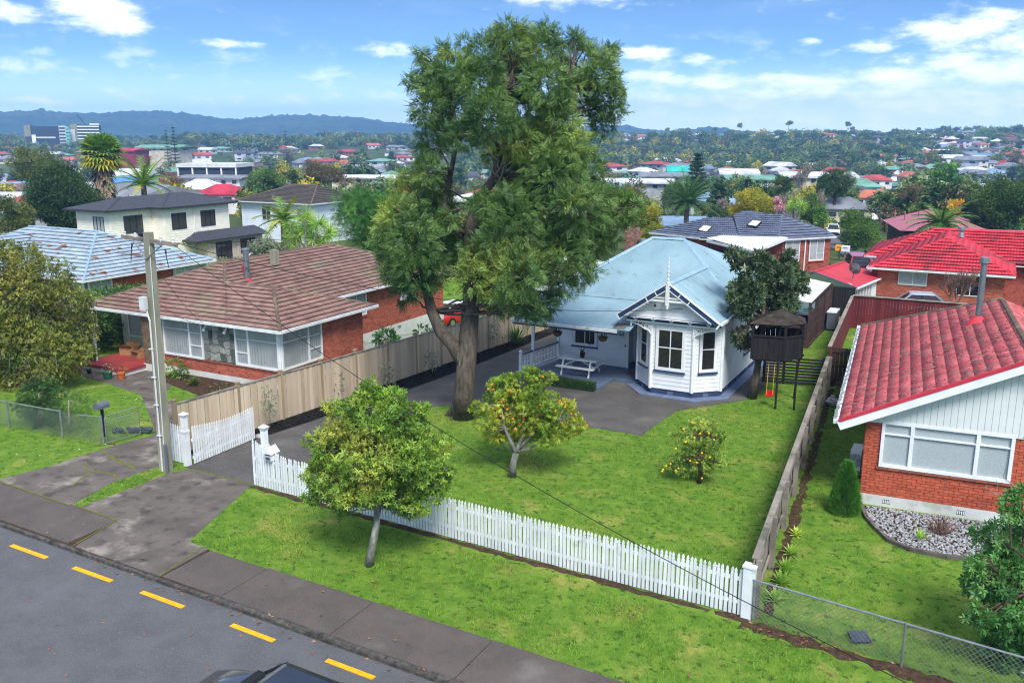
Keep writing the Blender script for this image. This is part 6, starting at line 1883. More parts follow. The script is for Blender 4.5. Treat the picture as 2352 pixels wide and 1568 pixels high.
# lane behind
def lane():
    ctr = [(-6.5, 78, 3.2), (-8.5, 84, 3.0), (-10.5, 90, 2.6), (-12.6, 98, 2.4), (-15.5, 108, 2.4), (-18.5, 120, 3.0), (-19.5, 132, 3.5)]
    vs = []
    for (x, y, w) in ctr:
        for s_ in (-1, 1):
            vs.append((x + s_ * w / 2, y, max(float(T(x + s_ * w / 2, y)), float(T(x, y))) + .06))
    B().add(vs, [(2 * i, 2 * i + 1, 2 * i + 3, 2 * i + 2) for i in range(len(ctr) - 1)]).make('lane', 'asphalt', kind='structure', label='grey asphalt lane curving away past the hedge')


lane()


def build_mailboxes():
    for (x, y, m, lab) in ((-12.1, 87.5, 'yellow_paint', 'yellow mailbox on a post beside the lane'), (-11.5, 87.0, 'white_trim', 'white mailbox on posts beside the lane')):
        z = float(T(x, y)); t = thing('mailbox', lab, 'mailbox', (x, y, z), group='mailboxes beside the lane')
        B().box(x - .06, x + .06, y - .06, y + .06, z, z + .9).make('post', 'galv', t)
        B().box(x - .35, x + .35, y - .25, y + .25, z + .9, z + 1.4).make('box', m, t)
        B().box(x - .2, x + .2, y - .265, y - .25, z + 1.2, z + 1.26).make('slot', 'ink', t)


build_mailboxes()
# ------------------------------------------------------------------ foliage generators
def P3(vx, vy, D):
    v = Vector((0, 0, CAM_H)) + ray(vx, vy) * D
    return v


TPL = {}
def tpl_leaf(l=1.0, w=.36, bend=.12):
    v = np.array([(0, 0, 0), (w / 2, l * .45, bend * .6), (0, l, -bend * .3), (-w / 2, l * .45, bend * .6)]); return v, np.array([(0, 1, 2, 3)])


def tpl_join(parts):
    V, F, o = [], [], 0
    for v, f in parts:
        V.append(v); F.append(f + o); o += len(v)
    return np.concatenate(V), np.concatenate(F)


def xf(v, rz=0, rx=0, s=1.0, t=(0, 0, 0)):
    c, n = math.cos(rx), math.sin(rx); v = v @ np.array([[1, 0, 0], [0, c, n], [0, -n, c]]); c, n = math.cos(rz), math.sin(rz)
    v = v @ np.array([[c, n, 0], [-n, c, 0], [0, 0, 1]]); return v * s + np.array(t)


def make_templates():
    lv, lf = tpl_leaf(1, .27, .12); p = []
    for i in range(6):
        y = .12 + i * .15
        for sg in (-1, 1): p.append((xf(lv, -sg * .95, .25 - .1 * i, .42 - .03 * i, (0, y, -.12 * y * y)), lf))
    p.append((xf(lv, 0, -.3, .35, (0, .95, -.12)), lf)); TPL['pinnate'] = tpl_join(p)
    lv, lf = tpl_leaf(1, .34, .12); p = [(xf(lv, a, b, s_), lf) for a, b, s_ in ((0, .3, .8), (1.1, .1, .75), (-1.1, .1, .75), (2.1, -.1, .6), (-2.1, -.1, .6), (.5, .9, .6), (-.6, .9, .6))]; TPL['whorl'] = tpl_join(p)
    lv, lf = tpl_leaf(1, .5, .12); TPL['leaf'] = (lv, lf)
    lv, lf = tpl_leaf(1, .62, .2); p = [(xf(lv, a, b, s_), lf) for a, b, s_ in ((0, .2, .7), (2.1, .5, .6), (-2.1, -.2, .6))]; TPL['clump'] = tpl_join(p)
    lv, lf = tpl_leaf(1, .06, .2); p = [(xf(lv, a * 2.4, .2 + (a % 5) * .22, .8 + .2 * ((a * 7) % 3) / 3), lf) for a in range(26)]; TPL['spiky'] = tpl_join(p)
    lv, lf = tpl_leaf(1, .13, .1); p = []
    for i in range(5):
        y = .1 + i * .18
        for sg in (-1, 1): p.append((xf(lv, -sg * .6, .1, .38, (0, y, 0)), lf))
    TPL['feather'] = tpl_join(p)
make_templates()


def crown(clusters, dens, tpl, size, rng, droop=.15, hollow=.55, jit=.35, up=0.0, lo=.75):
    """leaf sprays through a set of ellipsoid clusters (centre, radii): V, F arrays"""
    tv, tf = TPL[tpl]; Vs, Fs, off = [], [], 0
    for (c, r) in clusters:
        r = np.array(r if hasattr(r, '__len__') else (r, r, r), float)
        area = 4 * math.pi * ((r[0] * r[1] + r[0] * r[2] + r[1] * r[2]) / 3)
        n = max(6, int(area * dens))
        d = sphere_dirs(n, rng); d[:, 2] += up; d /= np.linalg.norm(d, axis=1, keepdims=True)
        rad = hollow + (1.08 - hollow) * rng.random(n) ** .6
        lump = 1 + .22 * np.sin(d[:, 0] * 5 + c[0]) * np.cos(d[:, 2] * 4 + c[2] * 3)
        pos = np.array(c)[None] + d * r[None] * (rad * lump)[:, None]
        fw = d + rng.normal(size=(n, 3)) * jit
        V, F = stamp(tv, tf, pos, frames(fw, rng, droop), size * rng.uniform(lo, 1.3, n))
        Vs.append(V); Fs.append(F + off); off += len(V)
    return np.concatenate(Vs), np.concatenate(Fs)


def limb(b, p0, p1, r0, r1, n=6, wob=.08, rg=RND, seg=7):
    p0 = Vector(p0); p1 = Vector(p1); L = (p1 - p0).length; pts = []; rad = []
    for k in range(n + 1):
        t = k / n; p = p0.lerp(p1, t)
        if 0 < k < n: p += Vector((rg.uniform(-1, 1), rg.uniform(-1, 1), rg.uniform(-.5, .7))) * wob * L
        pts.append(p); rad.append(r0 + (r1 - r0) * t ** .8)
    b.tube(pts, rad, seg)
    return pts


def tree(name, label, base, trunk_pts, clusters, leafmat, barkmat='bark', dens=60, tpl='leaf', size=.15, droop=.15, hollow=.5, seed=1, r0=.2, cat='tree', group=None, branch=True, br=.06, nb=5, up=0.0, trunkname='trunk', every=1, jit=.35):
    rng = np.random.default_rng(seed); rg = random.Random(seed)
    t = thing(name, label, cat, tuple(base), group=group)
    if trunk_pts:
        b = B()
        for pts, rads in trunk_pts: b.tube(pts, rads, 10)
        if branch:
            pts = trunk_pts[0][0]
            for i, (c, r) in enumerate(clusters):
                if i % every: continue
                c = Vector(c); src = min((Vector(p) for tp, _ in trunk_pts for p in tp[len(tp) // 2:]), key=lambda q: (q - c).length + (3 if q.z > c.z + .3 else 0))
                pp = limb(b, src, c, br * 1.3, br * .4, nb, .07, rg, 6)
                for k in range(2):
                    rr = max(r) if hasattr(r, '__len__') else r
                    limb(b, pp[-2], c + Vector((rg.uniform(-1, 1), rg.uniform(-1, 1), rg.uniform(-.6, 1))) * rr * .8, br * .4, br * .12, 3, .1, rg, 5)
        b.make(trunkname, barkmat, t, smooth=True)
    V, F = crown([(tuple(c), r) for c, r in clusters], dens, tpl, size, rng, droop, hollow, up=up, jit=jit)
    link('crown', np_mesh('crown', V, F, leafmat), t)
    return t


def clus(lst, D, depthf=.0, rng=None, extra=0.0, flat=1.0):
    """clusters from frame positions: (vx, vy, r_px[, depth offset]) at depth D"""
    out = []
    for i, q in enumerate(lst):
        off = q[3] if len(q) > 3 else (depthf * math.sin(i * 2.4 + 1))
        r = q[2] * (D + off) / F_PX
        out.append((P3(q[0], q[1], D + off), (r * (1 + extra), r * (1 + extra), r * flat)))
    return out


# ------------------------------------------------------------------ the big tree
def build_big_tree():
    base = Vector((-17.0, 28.0, 0)); D = depth(-17, 28, 6)
    lst = [(1180, 108, 46, 0), (1110, 128, 44, .8), (1250, 116, 44, -.6), (1045, 170, 48, 0), (1000, 200, 38, .4), (1330, 138, 42, .5), (1375, 172, 42, -.4), (1398, 128, 20, 0), (1100, 195, 56, -.9), (1180, 180, 60, .9), (1255, 195, 56, -1.1), (1325, 215, 48, .6),
           (985, 250, 40, -.3), (1050, 262, 52, .9), (1130, 265, 56, -1.2), (1205, 262, 56, 1.2), (1285, 280, 52, -.7), (1398, 246, 30, 0), (1415, 215, 16, .3), (1385, 285, 26, .2), (965, 128, 11, 0), (985, 152, 13, .1), (952, 188, 13, .1), (1018, 118, 10, 0), (1195, 68, 14, 0), (1150, 78, 14, .2), (1320, 95, 14, 0), (1240, 78, 14, 0),
           (1000, 325, 36, .3), (1062, 310, 34, -.8), (1240, 335, 56, .4), (1312, 345, 52, -.8), (1345, 400, 44, .4), (1275, 405, 56, -1.0), (1212, 400, 40, 1.2),
           (1395, 470, 44, .2), (1440, 478, 38, -.3), (1330, 480, 62, -1.1), (1262, 495, 66, .9), (1185, 515, 62, -1.0), (1350, 555, 52, .5), (1290, 578, 56, -.9), (1230, 605, 50, .9), (1332, 620, 34, .3), (1190, 635, 56, -1.2), (1120, 600, 52, .6), (1085, 640, 38, -.9), (1130, 672, 44, .8), (1200, 690, 42, -.5), (1245, 702, 28, .4), (1290, 650, 30, -.4),
           (940, 438, 38, .3), (982, 400, 32, -.5), (918, 500, 48, -.6), (972, 480, 52, .8), (1008, 440, 28, .4), (900, 558, 44, .5), (950, 560, 58, -.9), (1008, 560, 42, .6), (905, 625, 34, 0), (950, 630, 48, -.5), (1000, 625, 28, .5), (1025, 505, 20, -.4), (925, 675, 22, 0), (1100, 540, 34, 1.0), (1125, 470, 36, -.9), (1165, 455, 46, .8), (1150, 330, 40, 1.3), (1195, 320, 40, -.9), (1150, 545, 44, -1.1), (1095, 590, 34, -.8), (1205, 460, 50, -.5)]
    cl = clus([(a, b, c, d * 1.9) for a, b, c, d in lst], D); rg = random.Random(12)
    for (c, r) in list(cl):
        for _ in range(7):
            d = Vector((rg.gauss(0, 1), rg.gauss(0, 1), rg.gauss(.2, 1))).normalized(); q = r[0] * rg.uniform(.18, .38)
            cl.append((Vector(c) + d * r[0] * rg.uniform(.9, 1.25), (q, q, q * .7)))
    cl = [(c, tuple(v * .88 for v in r)) if i < len(lst) else (c, r) for i, (c, r) in enumerate(cl)]
    k = D / F_PX
    tr = [base + Vector((0, 0, -.2)), P3(1066, 900, D), P3(1072, 830, D), P3(1076, 770, D), P3(1082, 700, D), P3(1080, 620, D), P3(1078, 540, D), P3(1092, 470, D), P3(1135, 410, D), P3(1150, 350, D), P3(1155, 280, D), P3(1165, 210, D)]
    lf = [P3(1062, 830, D), P3(1040, 792, D), P3(1012, 762, D), P3(992, 715, D), P3(978, 660, D), P3(966, 590, D), P3(958, 520, D)]
    l2 = [P3(1080, 560, D), P3(1040, 520, D + .3), P3(1020, 470, D + .4), P3(1035, 400, D + .4), P3(1050, 320, D + .4), P3(1040, 230, D + .5)]
    l3 = [P3(1085, 640, D), P3(1140, 590, D - .4), P3(1210, 540, D - .6), P3(1290, 500, D - .6)]
    l4 = [P3(1135, 410, D), P3(1190, 350, D - .5), P3(1250, 270, D - .6), P3(1310, 200, D - .4)]
    l5 = [P3(1082, 690, D), P3(1130, 660, D - .5), P3(1200, 640, D - .8)]
    tp = [(tr, [.52, .38, .36, .34, .31, .26, .22, .19, .16, .12, .09, .05]), (lf, [.26, .25, .23, .2, .17, .13, .08]), (l2, [.15, .13, .11, .1, .08, .04]), (l3, [.14, .12, .1, .05]), (l4, [.14, .11, .08, .04]), (l5, [.12, .1, .05])]
    t = tree('feathery_tree', 'tall tree with feathery dark green foliage and forked trunk on the lawn edge', base, tp, cl, 'leaf_big', 'bark', dens=58, tpl='pinnate', size=.3, droop=.25, hollow=.5, seed=4, br=.045, nb=5, jit=.5, every=2)
    # bare dead sticks showing in the gap of the crown
    d = B(); rg = random.Random(2)
    for (a, b) in (((1150, 400), (1180, 320)), ((1150, 395), (1120, 330)), ((1145, 420), (1170, 360)), ((1140, 400), (1165, 330)), ((1155, 430), (1195, 425)), ((1150, 410), (1112, 380))):
        limb(d, P3(a[0], a[1], D - .7), P3(b[0], b[1], D - 1.2), .04, .015, 5, .07, rg, 5)
    d.make('dead_branch', 'twig_pale', t, smooth=True)
    rt = B()
    for k2 in range(7):
        a = k2 * .9; rt.tube([base + Vector((.26 * math.cos(a), .26 * math.sin(a), .45)), base + Vector((.45 * math.cos(a), .45 * math.sin(a), .1)), base + Vector((.7 * math.cos(a), .7 * math.sin(a), -.06))], [.17, .14, .05], 7)
    rt.make('root', 'bark', t, smooth=True)


build_big_tree()


def bumpy(cl, seed, k=4, lo=.25, hi=.45, shrink=.9):
    rg = random.Random(seed); out = [(c, tuple(v * shrink for v in r)) for c, r in cl]
    for (c, r) in cl:
        for _ in range(k):
            d = Vector((rg.gauss(0, 1), rg.gauss(0, 1), rg.gauss(0, 1))).normalized(); q = r[0] * rg.uniform(lo, hi)
            out.append((Vector(c) + d * r[0] * rg.uniform(.85, 1.15), (q, q, q * .8)))
    return out


def build_near_trees():
    # street tree on the verge
    base = Vector((-12.77, 16.48, 0)); D = depth(-12.6, 16.9, 2.5)
    lst = [(860, 955, 66, 0), (800, 990, 60, .4), (930, 975, 58, -.3), (760, 1040, 52, -.2), (985, 1035, 48, .2), (860, 1040, 74, -.7), (870, 1040, 74, .8), (735, 1090, 38, .2), (1000, 1105, 38, 0), (800, 1105, 60, -.5), (930, 1100, 58, .5), (848, 905, 34, .2), (905, 915, 30, -.2), (780, 1145, 34, .2), (955, 1150, 34, -.2), (1030, 1085, 18, 0), (715, 1140, 20, 0), (860, 1110, 60, -.8), (940, 1030, 50, .9), (790, 1060, 50, .9), (870, 1145, 26, .3), (960, 1075, 46, -.5), (985, 1085, 36, .5), (945, 1060, 44, -.8), (920, 1140, 36, -.3)]
    tr = [base + Vector((-.05, 0, -.1)), P3(852, 1270, D), P3(864, 1210, D), P3(868, 1160, D), P3(862, 1100, D), P3(865, 1030, D), P3(862, 960, D)]
    tree('street_tree', 'round bright green street tree on the grass verge', base, [(tr, [.125, .1, .09, .08, .07, .05, .03])], bumpy(clus(lst, D), 13), 'leaf_street', 'bark_grey', dens=92, tpl='whorl', size=.15, droop=.3, hollow=.5, seed=5, br=.028)
    # orange tree
    base = Vector((-12.4, 23.36, 0)); D = depth(-12.4, 23.4, 1.5)
    lst = [(1150, 900, 38), (1200, 885, 42), (1240, 935, 48), (1180, 945, 52), (1120, 960, 30), (1290, 955, 40), (1322, 975, 24), (1262, 995, 30), (1130, 992, 24), (1222, 858, 20), (1260, 868, 16), (1245, 990, 28), (1095, 935, 16), (1170, 990, 26), (1215, 960, 45), (1300, 985, 20)]
    cl = bumpy(clus(lst, D, .5), 14)
    tr = [base + Vector((0, 0, -.05)), P3(1178, 1070, D), P3(1185, 1040, D)]
    arms = [([P3(1185, 1040, D), P3(1172, 1010, D), P3(1160, 985, D), P3(1150, 930, D)], [.075, .06, .045, .02]), ([P3(1185, 1040, D), P3(1200, 1000, D), P3(1205, 960, D), P3(1210, 900, D)], [.08, .06, .045, .02]), ([P3(1192, 1030, D), P3(1220, 1000, D), P3(1250, 970, D), P3(1285, 950, D)], [.06, .05, .04, .02])]
    t = tree('orange_tree', 'orange tree with lichen grey trunk and ripe fruit on the lawn', base, [(tr, [.13, .11, .1])] + arms, cl, 'leaf_citrus', 'bark_grey', dens=105, tpl='whorl', size=.125, droop=.15, hollow=.5, seed=6, br=.02)
    def fruits(t, spots, D, mt, name, r, off):
        me = B().ball((0, 0, 0), r, 10, 7).mesh(name, mt); me.polygons.foreach_set('use_smooth', [True] * len(me.polygons))
        for i, (x, y) in enumerate(spots):
            link(name, me, t, loc=P3(x, y, D - off - .15 * math.sin(i)), scale=(1, 1, .93))
    fruits(t, [(1130, 883), (1121, 893), (1133, 894), (1172, 897), (1191, 896), (1152, 923), (1178, 962), (1203, 962), (1203, 957), (1201, 968), (1183, 985), (1238, 978), (1258, 980), (1285, 922), (1297, 924), (1275, 945), (1348, 977), (1225, 872), (1247, 865), (1312, 950), (1298, 935), (1165, 940), (1220, 950), (1290, 970), (1195, 955), (1240, 930), (1150, 955)], D, 'orange_fruit', 'orange', .036, .52)
    base = Vector((-7.08, 25.58, 0)); D = depth(-7.08, 25.6, 1.0)
    lst = [(1600, 1040, 42), (1570, 1005, 26), (1632, 1005, 32), (1605, 978, 24), (1645, 1045, 24), (1555, 1055, 16), (1580, 1070, 26), (1630, 1065, 20), (1540, 1068, 10), (1655, 1000, 12)]
    tr = [base + Vector((0, 0, -.05)), P3(1610, 1080, D), P3(1606, 1050, D), P3(1608, 1000, D)]
    t = tree('lemon_tree', 'small lemon tree with yellow fruit on the open lawn', base, [(tr, [.07, .055, .04, .02])], bumpy(clus(lst, D, .35), 15), 'leaf_lemon', 'bark_brown', dens=62, tpl='whorl', size=.12, droop=.1, hollow=.35, seed=7, br=.018)
    fruits(t, [(1590, 970), (1608, 995), (1595, 1005), (1628, 995), (1640, 1010), (1622, 1028), (1552, 1030), (1575, 1015), (1585, 1058), (1540, 1065), (1530, 1070), (1523, 1078), (1521, 1082), (1552, 1080), (1600, 1062), (1612, 1098), (1558, 1075), (1645, 1000), (1570, 985), (1612, 1040), (1630, 1050)], D, 'lemon_fruit', 'lemon', .034, .4)
    # magnolia beside the villa
    base = Vector((-7.84, 35.55, 0)); D = depth(-7.84, 35.6, 3)
    lst = [(1700, 600, 24), (1680, 585, 14), (1740, 640, 44), (1800, 612, 34), (1722, 680, 40), (1790, 668, 46), (1830, 655, 26), (1702, 700, 32), (1762, 715, 38), (1808, 705, 28), (1702, 770, 20), (1708, 790, 16), (1748, 592, 18), (1840, 640, 16), (1770, 645, 40), (1690, 660, 18)]
    tr = [base + Vector((0, 0, -.1)), P3(1735, 870, D), P3(1742, 830, D), P3(1745, 790, D), P3(1752, 740, D), P3(1755, 690, D), P3(1760, 640, D)]
    arms = [([P3(1742, 830, D), P3(1765, 800, D), P3(1790, 770, D), P3(1800, 700, D)], [.12, .1, .07, .03]), ([P3(1745, 790, D), P3(1725, 740, D), P3(1712, 680, D), P3(1700, 610, D)], [.1, .08, .06, .02])]
    tree('magnolia_tree', 'dark glossy magnolia with twisted trunk beside the villa wall', base, [(tr, [.22, .15, .13, .12, .1, .08, .05])] + arms, bumpy(clus(lst, D, .7), 16), 'leaf_magnolia', 'bark', dens=44, tpl='whorl', size=.25, droop=.1, hollow=.4, seed=8, br=.03)
    # weeping tree in front of the neighbour porch
    base = Vector((-36.5, 22.2, 0)); D = depth(-36.5, 22.4, 2)
    lst = [(60, 605, 44), (112, 645, 52), (40, 680, 60), (150, 700, 50), (188, 690, 26), (80, 745, 68), (182, 765, 38), (122, 815, 60), (42, 840, 52), (195, 815, 24), (30, 900, 34), (125, 880, 34), (0, 620, 52), (-60, 750, 80), (205, 735, 18), (5, 760, 50), (-50, 860, 60), (-70, 640, 60), (160, 850, 22), (20, 575, 24)]
    tr = [base, P3(90, 880, D), P3(80, 800, D), P3(75, 720, D), P3(70, 640, D)]
    t = tree('weeping_tree', 'wide olive green weeping tree covering the neighbour porch side', base, [(tr, [.2, .16, .13, .09, .04])], clus(lst, D, .9), 'leaf_willow', 'bark_brown', dens=72, tpl='clump', size=.17, droop=.7, hollow=.5, seed=9, br=.03)
    tw = B(); rg = random.Random(9)
    for i in range(240):
        c, r = rg.choice(clus(lst, D, .9)); dr = Vector((rg.gauss(0, 1), rg.gauss(0, 1), rg.gauss(0, 1))).normalized()
        p = Vector(c) + Vector((dr.x * r[0], dr.y * r[1], dr.z * r[2])) * .98
        tw.tube([p, p + Vector((rg.uniform(-.2, .2), rg.uniform(-.2, .2), -.15)), p + Vector((rg.uniform(-.35, .35), rg.uniform(-.35, .35), -.7))], [.012, .009, .004], 3)
    tw.make('twigs', 'twig_pale', t, kind='stuff')
    # shrubs on the wire fence
    for (nm, lab, ba, lst, mt, sd_, sz) in (
            ('leafy_shrub', 'dark leafy shrub growing through the low wire fence', (-30.2, 19.7, 0), [(85, 905, 34), (100, 945, 36), (62, 935, 26), (118, 900, 28), (100, 985, 24)], 'leaf_shrub', 21, .13),
            ('feathery_shrub', 'feathery grey green shrub beside the grey letterbox', (-28.4, 19.6, 0), [(160, 940, 36), (190, 930, 24), (150, 985, 28), (135, 955, 24), (180, 970, 22)], 'leaf_shrub', 22, .16)):
        Dd = depth(*ba); cl = clus(lst, Dd, .3)
        tr = [Vector(ba), Vector(ba) + Vector((.05, 0, .6)), Vector(ba) + Vector((0, .1, 1.2))]
        tree(nm, lab, ba, [(tr, [.05, .04, .02])], cl, mt, 'twig_pale', dens=90, tpl='whorl' if sd_ == 21 else 'feather', size=sz, seed=sd_, br=.015, cat='shrub', up=.2)
    # laurel bush at the frame edge, bottom corner
    base = Vector((1.35, 19.2, 0)); D = depth(1.3, 19.3, 1.5)
    lst = [(2300, 1245, 48), (2345, 1160, 46), (2272, 1330, 46), (2335, 1370, 66), (2255, 1420, 28), (2300, 1490, 52), (2352, 1530, 54), (2240, 1300, 22), (2390, 1260, 60), (2400, 1420, 70), (2320, 1300, 50), (2230, 1350, 16), (2330, 1440, 50)]
    tree('laurel_bush', 'large glossy green bush behind the chain link fence', base, [([base, base + Vector((0, 0, .8)), base + Vector((.1, 0, 1.6))], [.12, .1, .06])], bumpy(clus(lst, D, .5), 17), 'leaf_bay', 'bark_brown', dens=70, tpl='whorl', size=.18, seed=10, br=.03, cat='bush')
    # bare twigs crossing the red house window
    t = thing('bare_twigs', 'leafless twigs reaching in front of the red house window', 'branch', (1.6, 24.5, 0)); b = B(); rg = random.Random(6)
    o = Vector((2.6, 24.6, .8)); limb(b, Vector((2.8, 24.6, -.1)), o, .05, .04, 3, .03, rg)
    for (e, r) in (((1.0, 25.4, 1.75), .03), ((.6, 25.2, 1.5), .02), ((1.6, 25.0, 3.6), .025), ((1.3, 25.2, 2.9), .02), ((1.9, 25.0, 3.2), .02)):
        pp = limb(b, o, Vector(e), r, .006, 7, .05, rg, 5)
        for q in pp[2:]:
            for _ in range(2): limb(b, q, q + Vector((rg.uniform(-.4, .3), rg.uniform(-.2, .2), rg.uniform(-.1, .45))), .008, .003, 3, .1, rg, 4)
    b.make('twig', 'twig_pale', t)


build_near_trees()


def spiky(name, label, pos, n, L, mt, seed, cat='plant', group=None, width=.05, lean=.9, parent=None):
    rg = random.Random(seed); t = thing(name, label, cat, pos, group=group); b = B()
    for k in range(n):
        a = k * 2.399 + rg.uniform(-.2, .2); e = .15 + lean * (k / n); l = L * rg.uniform(.75, 1.1)
        d = Vector((math.cos(a) * math.sin(e), math.sin(a) * math.sin(e), math.cos(e))); s_ = Vector((-math.sin(a), math.cos(a), 0)) * width / 2; p = Vector(pos)
        m = p + d * l * .55; tip = p + d * l + Vector((0, 0, -l * .12 * e))
        b.add([p - s_ * .6, p + s_ * .6, m + s_, m - s_, tip], [(0, 1, 2, 3), (3, 2, 4)])
    b.make('leaf_rosette', mt, t); return t


def build_small_plants():
    spiky('yucca', 'spiky green yucca in the mulch bed by the paling fence', (-20.62, 39.2, .05), 60, 1.15, 'leaf_phoenix', 1, width=.07)
    for i, (x, y) in enumerate(((-22.15, 23.1), (-22.5, 27.3), (-21.62, 29.55), (-21.3, 32.5), (-21.0, 37.6))):
        lab = ['slim sapling nearest the open white gate', 'grey sapling behind the street tree crown', 'grey bushy sapling in the mulch bed before the big trunk', 'thin sapling in the mulch beside the big trunk', 'tall thin sapling beyond the big tree in the mulch'][i]
        h = [1.6, 1.2, 1.05, 1.0, 1.5][i]
        tree('sapling', lab, (x, y, 0), [([Vector((x, y, 0)), Vector((x + .03, y, h * .5)), Vector((x, y + .03, h))], [.014, .01, .005])], [(Vector((x + .1 * math.sin(k * 2), y + .1 * math.cos(k * 2), h * (.35 + .12 * k))), (.2, .2, .2)) for k in range(6)], 'leaf_grey', 'twig_pale', dens=55, tpl='leaf', size=.11, seed=30 + i, br=.006, group='saplings along the paling fence')
    # box hedge at the veranda
    rng = np.random.default_rng(5); t = thing('box_hedge', 'low clipped dark box hedge in front of the veranda deck', 'hedge', (-14.8, 33.4, 0))
    n = 5200; pos = np.stack([rng.uniform(-15.75, -13.8, n), 33.36 + rng.uniform(-.17, .17, n), rng.uniform(.04, .36, n)], -1)
    fa = rng.integers(0, 3, n); pos[fa == 0, 2] = .36 + .03 * rng.random((fa == 0).sum()); pos[fa == 1, 1] = 33.19 - .02 * rng.random((fa == 1).sum())
    V, F = stamp(*TPL['leaf'], pos, frames(rng.normal(size=(n, 3)) + np.array([0, -.5, .8]), rng), .05 * rng.uniform(.7, 1.3, n))
    link('foliage', np_mesh('foliage', V, F, 'leaf_dark'), t); B().box(-15.72, -13.83, 33.22, 33.5, 0, .33).make('hedge_core', 'leaf_dark', t)
    # clipped conifer by the red house
    base = Vector((-2.8, 25.35, 0)); t = thing('conifer_shrub', 'small cone shaped conifer at the brick corner of the red roofed house', 'shrub', base)
    n = 5200; h = rng.random(n) ** 1.1; a = rng.uniform(0, 6.28, n); r = .36 * (1 - h ** 1.6) * (.86 + .2 * rng.random(n)) + .02
    pos = np.stack([base.x + r * np.cos(a), base.y + r * np.sin(a), .02 + h * 1.45], -1); fw = np.stack([np.cos(a) * .5, np.sin(a) * .5, np.full(n, .9)], -1) + rng.normal(size=(n, 3)) * .25
    V, F = stamp(*TPL['feather'], pos, frames(fw, rng), .13 * rng.uniform(.7, 1.3, n)); link('foliage', np_mesh('foliage', V, F, 'leaf_conifer'), t)
    B().tube([base, base + Vector((0, 0, 1.1))], [.22, .05], 7).make('stem', 'leaf_dark', t)
    # flax and lilies along the grey fence
    for i, (x, y, L) in enumerate(((-3.55, 21.0, .42), (-3.5, 20.3, .42), (-3.6, 22.0, .36), (-3.45, 19.4, .4), (-3.7, 23.2, .3))):
        spiky('strap_plant', ['third strap leaved plant from the picket end, by the grey fence', 'second strap leaved plant from the picket end, by the grey fence', 'fourth strap leaved plant from the picket end, by the grey fence', 'strap leaved plant nearest the picket end, by the grey fence', 'strap leaved plant farthest up the grey fence'][i], (x, y, .0), 34, L, 'leaf_cabbage', 40 + i, group='strap leaved plants along the grey fence', lean=1.3)
    spiky('flax', 'tall flax between the maroon fence and the red roof', (-4.55, 44.5, 0), 60, 1.7, 'leaf_cabbage', 46, width=.07, lean=.7)
    spiky('dark_flax', 'dark flax below the taller flax by the maroon fence', (-4.5, 42.6, 0), 40, 1.2, 'leaf_dark', 47, width=.07, lean=.9)
    # beds in front of the brick bungalow
    for i, (x, y, h, lab) in enumerate(((-31.0, 26.7, .9, 'upright leafy shrub beside the bungalow pier'), (-29.3, 26.2, .4, 'low strappy clump below the big bungalow window'), (-27.6, 26.0, .35, 'brownish clump below the schist panel'), (-26.2, 26.2, .5, 'green clump by the corner of the bungalow'))):
        if i % 2: spiky('garden_plant', lab, (x, y, 0), 60, h * 1.2, ['leaf_mid', 'leaf_olive', 'leaf_brown', 'leaf_mid'][i], 50 + i, lean=1.2, width=.06)
        else: tree('garden_shrub', lab, (x, y, 0), [([Vector((x, y, 0)), Vector((x, y, h * .7))], [.02, .01])], [(Vector((x, y, h * .5)), (.38, .3, h * .5)), (Vector((x + .4, y, h * .35)), (.3, .25, h * .35))], ['leaf_mid', 'leaf_olive', 'leaf_brown', 'leaf_mid'][i], 'twig', dens=110, tpl='leaf', size=.13, seed=60 + i, br=.008, cat='shrub')
    tree('side_shrub', 'broad leaved green shrub behind the fence at the bungalow side', (-26.2, 35.6, -.6), [([Vector((-26.2, 35.6, -.7)), Vector((-26.2, 35.6, .4))], [.03, .02])], [(Vector((-26.0, 35.6, .45)), .55), (Vector((-26.5, 36.2, .3)), .45), (Vector((-25.6, 38.2, .3)), .4), (Vector((-25.4, 39.6, .3)), .35)], 'leaf_bay', 'twig', dens=80, tpl='leaf', size=.2, seed=64, br=.01, cat='shrub')
    # hedge filling behind the bungalow porch and between the two left houses
    cl = [(Vector((-39.2 + .5 * math.sin(k * 3), 27.5 + k * 1.1, 1.1)), (.9, .9, 1.3)) for k in range(9)] + [(Vector((-41.3 + .35 * k, 31.2 + .9 * k, 1.6)), (1.0, 1.0, .9)) for k in range(7)]
    tree('boundary_hedge', 'loose green hedge between the porch and the rusty roofed house', (-40, 31, 0), None, cl, 'leaf_mid', dens=70, tpl='leaf', size=.2, seed=70, cat='hedge')
    # pittosporum dark screen beside the porch
    cl = [(Vector((-38.1, 28.0 + .9 * k, .5 + .8 * (k % 3))), (.7, .8, .8)) for k in range(6)]
    tree('porch_screen_bush', 'dark bush filling the shade behind the porch post', (-38, 30, 0), None, cl, 'leaf_dark', dens=90, tpl='leaf', size=.16, seed=71, cat='bush')
    # dry shrub and grass clumps in the pebble bed
    t = thing('dry_shrub', 'bare brown dry shrub in the grey pebble bed', 'shrub', (-.35, 25.0, 0)); b = B(); rg = random.Random(4)
    for k in range(90):
        a = rg.uniform(0, 6.28); e = rg.uniform(.1, 1.1); l = rg.uniform(.3, .6); p = Vector((-.35 + rg.uniform(-.08, .08), 25.0 + rg.uniform(-.08, .08), .02))
        b.tube([p, p + Vector((math.cos(a) * math.sin(e), math.sin(a) * math.sin(e), math.cos(e))) * l * .6, p + Vector((math.cos(a + .3) * math.sin(e), math.sin(a + .3) * math.sin(e), math.cos(e))) * l], [.012, .009, .004], 4)
    b.make('twig', 'twig', t)
